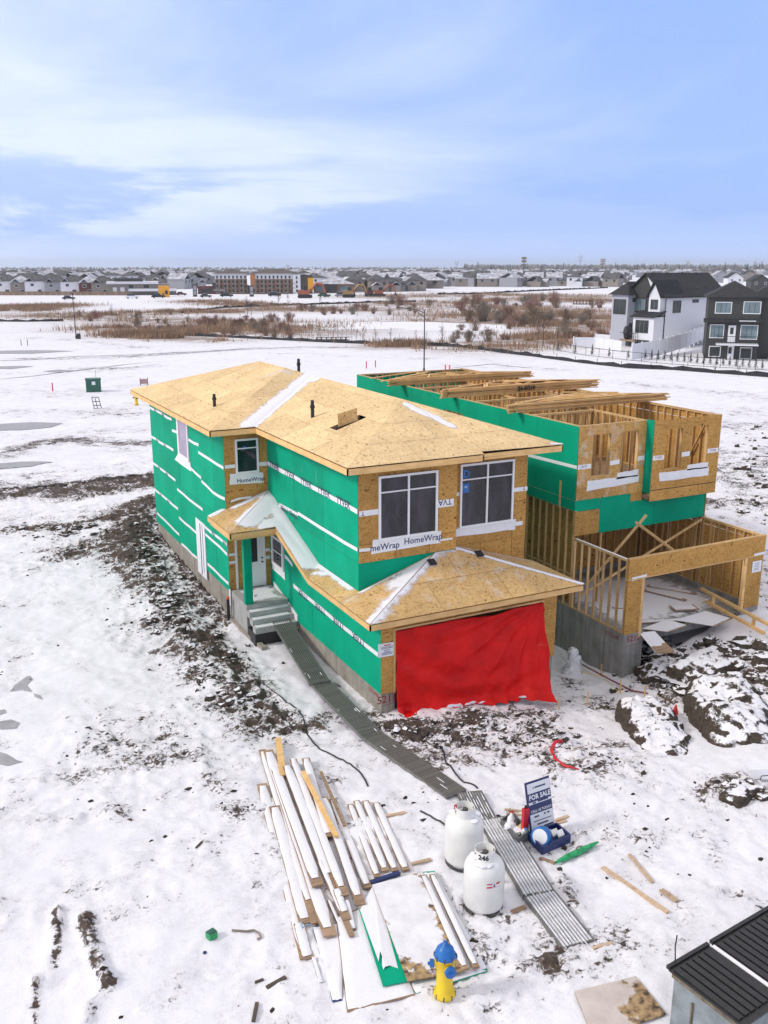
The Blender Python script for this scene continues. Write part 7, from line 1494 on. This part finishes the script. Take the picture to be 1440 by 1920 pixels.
for a, b in zip(P, P[1:]):
    for z in (.1, 1.2): mb = MB(); mb.tube([a + Z * z, b + Z * z], .03, 4); obj('rail', mb, M['pole'], t)
    for k in range(3): c = a.lerp(b, k / 3); mb = MB(); mb.tube([c, c + Z * 1.25], .04, 4); obj('post', mb, M['pole'], t)
mb = MB(); mb.box(0, 1, 0, 1, 0, 1); p = at(1093, 571, z=-.5); t = lthing('footbridge', 'small brown wooden footbridge railing in the far brush', 'bridge', p, face_rot(p)); k = 1 / ppm(p); mb = MB(); mb.box(-18 * k, 18 * k, -.3, .3, .2 * k, 2 * k); lobj('deck', mb, M['bark'], t); mb = MB(); mb.box(-18 * k, 18 * k, -.35, -.25, 7 * k, 8 * k); lobj('rail', mb, M['bark'], t)
for x in range(-18, 19, 6): mb = MB(); mb.box(x * k - .15, x * k + .15, -.35, -.2, 0, 8 * k); lobj('post', mb, M['bark'], t)
p = at(625, 640, z=-.5); t = lthing('lookout_rail', 'low wooden lookout railing at the near pond edge', 'railing', p, face_rot(p)); k = 1 / ppm(p)
for z in (3, 7): mb = MB(); mb.box(-31 * k, 31 * k, -.1, .05, z * k, (z + 1) * k); lobj('rail', mb, M['bark'], t)
for x in range(-31, 32, 9): mb = MB(); mb.box(x * k - .1, x * k + .1, -.1, .05, 0, 8 * k); lobj('post', mb, M['bark'], t)
# ------------------------------------------------------------------ the far town
SBD = []
def suburb_mesh(seed):
    q_ = random.Random(seed); mb = MB(); w_ = q_.uniform(9, 13); d = q_.uniform(9, 12); h = q_.choice((5.2, 5.6, 5.9, 3.4)); wm = q_.choice(('siding_tan', 'siding_grey', 'siding_grey', 'siding_tan', 'siding_white', 'siding_tan')); rm = q_.choice(('snowroof', 'shingle_grey', 'snowroof', 'shingle_grey', 'shingle_grey'))
    mb.box(-w_ / 2, w_ / 2, 0, d, -1, h); mb.mi = 1; gb = q_.random() < .45; SBD.append(f'{"one" if h < 4 else "two"} storey {wm.split("_")[1]} house with a {"gabled" if gb else "hipped"} {"snowy" if rm == "snowroof" else "dark"} roof')
    if gb: gable_roof(mb, -w_ / 2, w_ / 2, 0, d, h, h + 3, q_.choice('xy'), .4)
    else: hip_roof(mb, -w_ / 2, w_ / 2, 0, d, h, h + q_.uniform(2.2, 3.2), .5)
    if q_.random() < .7: mb.mi = 0; x = q_.choice((-1, 1)) * w_ * .22; mb.box(x - 2.4, x + 2.4, -2.4, 0, -1, 3.2); mb.mi = 3; gable_roof(mb, x - 2.4, x + 2.4, -2.4, 1, 3.2, 4.8, 'y', .3)
    mb.mi = 2
    for x in (-w_ / 4 - .7, w_ / 4 - .7): mb.box(x, x + 1.4, -.04, .02, h - 2.2, h - .8)
    return mesh_of(mb, [M[wm], M[rm], M['glass_dark'], M['shingle_grey' if rm == 'snowroof' else 'snowroof']], (0, 0, 0), 'suburb_house')
SB = [suburb_mesh(k) for k in range(14)]
q = random.Random(21)
# nearest row on the left, each told apart by its look
frow = [(14, 12, 5.6, 'siding_white', 'shingle_grey', 'white house at the left end of the row behind the brown fence'), (43, 10.5, 5.2, 'siding_tan', 'snowroof', 'tan house second from the left behind the brown fence'), (75, 13, 5.6, 'siding_white', 'shingle_grey', 'wide white house third from the left behind the brown fence'), (108, 11, 5.2, 'siding_grey', 'shingle_grey', 'grey house with a pale porch behind the brown fence'), (140, 12.5, 5.4, 'siding_white', 'shingle_grey', 'white house right of the grey house with the porch'), (169, 9.5, 5.0, 'dkred', 'snowroof', 'maroon house in the row behind the brown fence'), (197, 12, 5.0, 'siding_tan', 'shingle_grey', 'tan house at the right end of the row by the flat roofed block')]
for k, (u, w_, h, wm, rm, lab) in enumerate(frow):
    p = at(u, 550, z=-.5); t = lthing('suburban_house', lab, 'house', p, face_rot(p) + q.uniform(-.15, .15), 'houses in the front row on the left'); mb = MB(); mb.box(-w_ / 2, w_ / 2, 0, 10, -1, h); lobj('wall', mb, M[wm], t); mb = MB(); hip_roof(mb, -w_ / 2, w_ / 2, 0, 10, h, h + 3.2, .5); rr = lobj('roof', mb, M[rm], t); mb = MB(); gable_roof(mb, -w_ / 2 + .3, -w_ / 2 + 4, -.8, 3, h - .1, h + 1.6, 'y', .3); lobj('small_gable', mb, M['snowroof'], rr)
    for x in (-w_ / 4 - .8, w_ / 4 - .8): wbox(t, 'window', X, -Y, (x, 0, h - 2.3), 1.7, 1.4, 'glass_dark', 'white', 1)
    wbox(t, 'window', X, -Y, (-1, 0, .3), 2.0, 1.5, 'glass_dark', 'white', 1)
a, b = at(-30, 554, z=-.5), at(242, 554, z=-.5); t = thing('brown_fence', 'long brown board fence in front of the front row of houses', 'fence', a)
for k in range(24): p, c = a.lerp(b, k / 24), a.lerp(b, (k + .96) / 24); mb = MB(); mb.bar(p + Z * .9, c + Z * .9, .1, 1.7); obj('fence_panel', mb, M['fence_brown'], t)
# the rest, row by row
rows = [(541, 320, 372, 17), (546, 664, 790, 23), (538, -10, 210, 17), (540, 600, 700, 18), (533, -20, 420, 15), (535, 590, 800, 16), (537, 800, 1150, 17), (531, 860, 1180, 15), (528, -20, 400, 13), (529, 590, 900, 13), (523.5, -20, 420, 11), (525, 580, 1180, 12), (519.5, -20, 450, 9), (520, 570, 1240, 10), (516, -20, 1500, 9.5), (513, 0, 1440, 12)]
cnt = 0; SUB = []
for v, u0, u1, st in rows:
    u = u0
    while u < u1:
        p = at(u + q.uniform(-2, 2), v + q.uniform(-.8, .8) * (v - 499) / 30, z=-.5); SUB.append((p, v)); u += st * q.uniform(.85, 1.25)
SUB.sort(key=lambda s: depth(s[0])); print('suburb', len(SUB)); shown = SUB[:290]; rest = SUB[290:]
for p, v in shown:
    near_ = v > 530; k = q.randrange(14); u_ = 720 + FPX * (p - CAM).dot(RT) / depth(p)
    where = 'behind the front row on the left' if u_ < 200 else 'behind the flat roofed block' if u_ < 330 else 'left of the apartments' if u_ < 405 else 'right of the apartments' if u_ < 680 else 'beside the beige gabled house' if u_ < 860 else 'left of the tall mast' if u_ < 980 else 'between the masts' if u_ < 1130 else 'above the black roof'
    lmesh('suburb_house', SB[k], None, p, face_rot(p) + q.choice((0, 0, .35, -.35, 1.2)), SBD[k] + ' ' + where if near_ else 'small distant suburban house with a snow dusted roof among many others', 'house', 'far suburban houses' if not near_ else 'nearer suburban houses')
if rest:
    mb = MB()
    for p, v in rest:
        w_ = q.uniform(8, 14); mb.mi = q.choice((0, 1)); mb.box(p.x - w_ / 2, p.x + w_ / 2, p.y, p.y + 10, -1.5, 5); mb.mi = q.choice((2, 3)); hip_roof(mb, p.x - w_ / 2, p.x + w_ / 2, p.y, p.y + 10, 5, 8, .5)
    obj('far_suburb', mb, [M['siding_tan'], M['siding_grey'], M['snowroof'], M['shingle_grey']], kind='stuff', org=(0, 0, 0))
def block(name, label, cat, u0, u1, v, parts, grp=None, rot=0., dep=16):
    """a building seen front on; parts in photograph-size units (pixels across, pixels up) at its own distance"""
    p = at((u0 + u1) / 2, v, z=-.5); k = 1 / ppm(p); t = lthing(name, label, cat, p, face_rot(p) + rot, grp)
    for nm, x0, x1, z0, z1, y0, y1, mt in parts:
        mb = MB(); a = [x * k for x in (x0, x1, z0, z1)]; mb.box(a[0], a[1], y0, y1, a[2] - (1 if z0 == 0 else 0), a[3]) if nm != 'roof' else hip_roof(mb, a[0], a[1], y0, y1, a[2], a[3], .8); lobj(nm, mb, M[mt], t)
    return t, k
# brick apartments
def apt(u0, u1, v, label, wide):
    W2 = (u1 - u0) / 2; parts = [('wall', -W2, W2, 0, 27, 0, 15, 'siding_brown'), ('upper_wall', -W2 - .1, W2 + .1, 27, 37, -.15, 15.1, 'siding_white'), ('roof', -W2 - 3, W2 + 3, 37, 45, -.5, 16, 'roofbrown')]
    t, k = block('apartment_block', label, 'apartment building', u0, u1, v, parts, 'brick apartment blocks'); n = int((u1 - u0) / 7)
    for i in range(n):
        x = -W2 + (i + .5) * (u1 - u0) / n
        for lv in range(4):
            z = 3 + lv * 8.3; mb = MB(); mb.box((x - 1.5) * k, (x + 1.5) * k, -.28, -.16, z * k, (z + 5) * k); lobj('window', mb, M['glass_dark'], t)
        if i % 2 == 0:
            mb = MB(); mb.box((x + 2.2) * k, (x + 5) * k, -.5, -.02, 0, 27 * k); lobj('brick_bay', mb, M['siding_tan'], t)
            for lv in range(3): mb = MB(); mb.box((x - 2.4) * k, (x + 2.2) * k, -1.6, -.3, (2 + lv * 8.3) * k, (3.2 + lv * 8.3) * k); lobj('balcony', mb, M['siding_grey'], t)
    return t, k
M['machine'] = M['machine']
M['roofbrown'] = plain('brown_grey_roof', (.10, .08, .068), .85, .2, .2)
apt(405, 464, 551, 'smaller brick apartment block with a white top storey', 0); t, k = apt(473, 562, 551, 'long brick apartment block with a white top storey and tower', 1)
mb = MB(); mb.box(32 * k, 46 * k, -1.4, -.5, 0, 35 * k); lobj('white_tower', mb, M['siding_white'], t)
for lv in range(4): mb = MB(); mb.box(37.5 * k, 40.5 * k, -1.5, -1.41, (3 + lv * 8) * k, (8 + lv * 8) * k); lobj('tower_window', mb, M['glass_dark'], t)
mb = MB(); mb.box(-46 * k - .2, -38 * k, -.9, -.2, 9 * k, 36 * k); lobj('orange_bay', mb, plain('orange_brick', (.42, .17, .06), .8, .1, .3), t)
mb = MB(); mb.box(46 * k, 69 * k, 1, 15, -1, 34 * k); wg = lobj('dark_wing', mb, M['roofbrown'], t); mb = MB(); hip_roof(mb, 40 * k, 66 * k, .5, 15, 37 * k, 43 * k, .6); lobj('wing_roof', mb, M['roofbrown'], wg); mb = MB(); mb.box(60 * k, 70.5 * k, .2, 1.0, 6 * k, 29 * k); lobj('orange_panel', mb, M['orange'], wg)
block('strip_mall', 'low shop building with a snowy hipped roof right of the apartments', 'shop building', 588, 662, 549, [('wall', -37, 37, 0, 16, 0, 14, 'siding_brown'), ('roof', -37, 37, 16, 27, -.5, 14, 'snowroof'), ('shop_front', -16, 7, 1, 15, -.8, -.1, 'siding_dark'), ('window', -34, -20, 3, 12, -.2, -.05, 'glass_far'), ('window', 12, 32, 3, 12, -.2, -.05, 'glass_far')])
block('flat_roofed_block', 'long low grey commercial block with a flat pale roof', 'shop building', 205, 330, 553, [('wall', -62, 50, 0, 20, 0, 18, 'siding_tan'), ('roof_edge', -64, 30, 20, 24, -1.2, 18, 'siding_white'), ('upper_block', -50, 2, 24, 30, 6, 18, 'siding_dark'), ('canopy', -25, 62, 7, 11.5, -4, -.1, 'siding_white'), ('shed_door', -53, -46, 2, 14, -.2, -.05, 'siding_white'), ('shed_door', -40, -32, 2, 14, -.2, -.05, 'siding_white'), ('window', -24, -16, 13, 18, -.2, -.05, 'glass_dark'), ('window', 3, 12, 13, 18, -.2, -.05, 'glass_dark'), ('lower_wall', 36, 62, 0, 8, -.3, 9, 'siding_tan')])
block('yellow_box_shop', 'bright orange yellow box shaped shop in front of the flat roofed block', 'shop building', 298, 318, 557, [('wall', -10, 10, 0, 20, 0, 8, 'orange'), ('door', -4, 0, 0, 8, -.2, -.05, 'siding_brown'), ('window', 2, 7, 5, 12, -.2, -.05, 'glass_dark')])
block('maroon_shops', 'dark maroon row of shops in front of the brick apartments', 'shop building', 372, 470, 551, [('wall', -49, 49, 0, 14, 0, 12, 'dkred'), ('parapet', -22, 0, 8, 20, -.4, 12, 'siding_dark'), ('canopy', -20, 2, 5, 9, -2, -.5, 'siding_tan'), ('window', -44, -24, 2, 9, -.2, -.05, 'glass_dark'), ('window', 4, 14, 2, 9, -.2, -.05, 'glass_far'), ('dark_front', 18, 46, 1, 16, -.3, -.05, 'siding_dark'), ('window', 30, 44, 3, 9, -.5, -.35, 'glass_far')])
for u, h, lab in ((366, 22, 'grey pylon sign left of the maroon shops'), (472, 20, 'grey pylon sign right of the maroon shops')): block('pylon_sign', lab, 'sign', u - 4, u + 4, 556, [('post', -4, 4, 0, h, 0, 1, 'siding_dark'), ('panel', -3, 3, 3, h * .45, -.2, -.03, 'siding_grey'), ('panel', -3, 3, h * .5, h * .9, -.2, -.03, 'siding_grey')])
block('far_apartment', 'big distant hip roofed apartment building on the left skyline', 'apartment building', 98, 178, 520, [('wall', -38, 38, 0, 8, 0, 16, 'siding_tan'), ('roof', -39, 39, 7.5, 13, -.5, 16, 'roofbrown')], dep=30); block('far_apartment', 'smaller distant brown apartment building at the far left skyline', 'apartment building', 31, 69, 520, [('wall', -18, 18, 0, 8, 0, 16, 'siding_brown'), ('roof', -18, 18, 7.5, 12, -.5, 16, 'roofbrown')])
block('gabled_house', 'large beige house with a broad gable in the middle of the far town', 'house', 782, 832, 541, [('wall', -24, 24, 0, 16, 0, 12, 'siding_tan'), ('roof', -26, 26, 15, 24, -.5, 13, 'snowroof'), ('deck', -22, 10, 6, 8, -2, -.1, 'bark'), ('window', -16, -8, 9, 14, -.2, -.05, 'glass_dark'), ('window', 4, 12, 9, 14, -.2, -.05, 'glass_dark')])
# vehicles by the far street
def car(u, v, lab, m, van=False):
    p = at(u, v, z=-.5); t = lthing('parked_car', lab, 'car', p, face_rot(p), 'cars by the far street'); L_, h = (4.9, .95) if not van else (5.6, 1.1); mb = MB(); mb.prism([(-L_ / 2, 0, .35), (L_ / 2, 0, .35), (L_ / 2, 0, h * .9), (L_ * .22, 0, h + .05), (-L_ * .42, 0, h + .05), (-L_ / 2, 0, h * .8)], (0, 1.8, 0)); lobj('body', mb, M[m], t); mb = MB(); t2 = .65 if not van else .9; mb.prism([(-L_ * .36, .1, h + .06), (L_ * .2, .1, h + .06), (L_ * .08, .15, h + t2), (-L_ * .3, .15, h + t2)], (0, 1.6, 0)); lobj('cabin', mb, M['glass_dark'], t); mb = MB(); mb.box(-L_ * .29, L_ * .07, .2, 1.6, h + t2 + .005, h + t2 + .06); lobj('roof', mb, M['snowroof'], t)
    for x in (-L_ * .3, L_ * .3): mb = MB(); mb.lathe([(.33, -.05), (.33, .2)], (x, .0, .33), 10, (0, 1, 0)); lobj('wheel', mb, M['black'], t)
car(129, 562, 'black car parked on the left far street', 'black'); car(248, 560, 'white van parked by the flat roofed block', 'white', True); car(297, 559, 'dark pickup parked beside the yellow shop', 'black', True); car(386, 558, 'grey car parked before the maroon shops', 'shingle_grey'); car(425, 557, 'black car with a snowy roof before the apartments', 'black', True); car(515, 556, 'dark truck parked before the long apartments', 'black', True); car(608, 557, 'dark green truck parked beside the red excavator', 'utility', True); car(640, 557, 'grey van parked between the excavators', 'siding_grey', True); car(792, 540, 'dark car parked by the beige gabled house', 'black'); car(340, 554, 'dark red car near the left pylon sign', 'dkred')
def digger(u, v, lab, m, s=1., flip=1):
    p = at(u, v, z=-.5); t = lthing('excavator', lab, 'excavator', p, face_rot(p), 'excavators before the apartments')
    for y in (0, 2): mb = MB(); mb.prism([(-2 * s, y, 0), (2 * s, y, 0), (2.3 * s, y, .5 * s), (2 * s, y, 1. * s), (-2 * s, y, 1. * s), (-2.3 * s, y, .5 * s)], (0, .7, 0)); lobj('track', mb, M['black'], t)
    mb = MB(); mb.box(-2.2 * s, 1.4 * s, .2, 2.5, 1.05 * s, 2.4 * s); lobj('body', mb, M[m], t); mb = MB(); mb.box(.2 * s * flip - .7, .2 * s * flip + .9, .1, 1.3, 2.41 * s, 3.5 * s); lobj('cab', mb, M['glass_dark'], t); mb = MB(); mb.tube([(1.2 * s * flip, .9, 1.8 * s), (3.4 * s * flip, .9, 4.4 * s), (5.4 * s * flip, .9, 4.0 * s)], .35 * s, 5); lobj('boom', mb, M[m], t); mb = MB(); mb.tube([(5.4 * s * flip, .9, 4.0 * s), (6.2 * s * flip, .9, 1.6 * s)], .28 * s, 5); lobj('arm', mb, M[m], t); mb = MB(); mb.prism([(5.6 * s * flip, .4, .3 * s), (6.8 * s * flip, .4, .4 * s), (6.5 * s * flip, .4, 1.5 * s), (6.0 * s * flip, .4, 1.5 * s)], (0, 1, 0)); lobj('bucket', mb, M['pole'], t)
digger(572, 559, 'red orange excavator working right of the apartments', 'machine', 1.35); digger(654, 558, 'yellow excavator with its arm raised', 'machine2', 1.2); digger(694, 556, 'brown excavator left of a matching one', 'dkred', 1.1, -1); digger(712, 556, 'brown excavator at the right end of the machines', 'machine', 1.1)
# skyline: pylons, masts, trees
def mast(u, v, hpx, lab, kind):
    p = at(u, v, z=-.5); k = 1 / ppm(p); h = hpx * k; t = thing('skyline_mast', lab, 'mast', p); w_ = max(.35, .7 * k); mb = MB()
    if kind == 'cell':
        mb.tube([p, p + Z * h], w_ * .9, 5); obj('pole', mb, M['pole'], t)
        for dz in (.68, .82, .94):
            mb = MB(); mb.obox(p + Z * h * dz, RT * 9 * k, FWH * 2, Z * h * .09); obj('antenna_ring', mb, M['twiggrey'], t)
    else:
        for s in (-1, 1): mb = MB(); mb.tube([p + RT * s * 2.5 * k, p + RT * s * .8 * k + Z * h * .7, p + RT * s * 3.2 * k + Z * h], w_ * .45, 4); obj('leg', mb, M['twiggrey'], t)
        for dz in (.72, .86): mb = MB(); mb.tube([p - RT * 3.5 * k + Z * h * dz, p + RT * 3.5 * k + Z * h * dz], w_ * .4, 4); obj('cross_arm', mb, M['twiggrey'], t)
mast(981, 530, 47, 'tall cellular mast with clustered antennas left of two thinner ones', 'cell'); mast(1087, 515, 36, 'slender red and white mast on the right skyline', 'thin'); mast(1129, 516, 30, 'shorter cellular mast left of the black roof', 'cell'); mast(856, 512, 22, 'lattice power pylon on the middle skyline', 'pylon'); mast(540, 512, 16, 'lattice power pylon above the long apartments', 'pylon'); mast(1288, 512, 24, 'lattice power pylon above the black roof', 'pylon'); mast(284, 512, 14, 'lattice power pylon on the left skyline', 'pylon'); mast(243, 514, 12, 'thin flag mast on the left skyline', 'thin')
q = random.Random(77)
def skytree(u, v, hpx):
    p = at(u, v, z=-.5); lmesh('far_spruce', CF[q.randrange(4)], None, p, q.uniform(0, 6), 'dark spruce standing in the tree line on the horizon', 'tree', 'spruces on the horizon', hpx / ppm(p))
for k in range(95): u = 860 + 600 * q.random() ** .8; skytree(u, q.uniform(508, 515), q.uniform(9, 19))
for k in range(24): skytree(q.uniform(0, 860), q.uniform(512, 520), q.uniform(5, 11))
for u, v, h in ((800, 517, 16), (884, 530, 18), (1002, 529, 16), (1017, 528, 18), (1065, 530, 16), (1072, 530, 14)): skytree(u, v, h)
mb = MB()
for k in range(7000):
    u = q.uniform(-60, 1500) if q.random() < .6 else q.uniform(860, 1500); p = at(u, 504.5 + 10 * q.random() ** 1.5, z=-.5); kk = 1 / ppm(p); h = q.uniform(1.2, 5.0) * kk * (2.1 if u > 870 else 1.0); w_ = q.uniform(1., 3.) * kk; mb.mi = q.choice((0, 0, 1)); d = RT * w_; mb.add([p - d, p + d, p + d * .6 + Z * h * .8, p + Z * h, p - d * .7 + Z * h * .7], [(0, 1, 2, 3, 4)]); e = FWH * w_; mb.add([p - e, p + e, p + e * .6 + Z * h * .8, p + Z * h * 1.0, p - e * .7 + Z * h * .7], [(0, 1, 2, 3, 4)])
obj('far_wood', mb, [M['twiggrey'], M['conifer']], kind='stuff', org=(0, 0, 0))

# ------------------------------------------------------------------ winter haze over the whole place
mb = MB(); mb.box(-7000, 7000, -7000, 7000, -6, 46)
hzm = bpy.data.materials.new('haze'); hzm.use_nodes = True; t = hzm.node_tree
for n in list(t.nodes): t.nodes.remove(n)
o_ = t.nodes.new('ShaderNodeOutputMaterial'); pv = t.nodes.new('ShaderNodeVolumePrincipled'); pv.inputs['Color'].default_value = (.90, .94, 1, 1); pv.inputs['Density'].default_value = .00015; pv.inputs['Anisotropy'].default_value = .1
t.links.new(pv.outputs[0], o_.inputs['Volume']); obj('haze', mb, hzm, kind='stuff', org=(0, 0, 0))
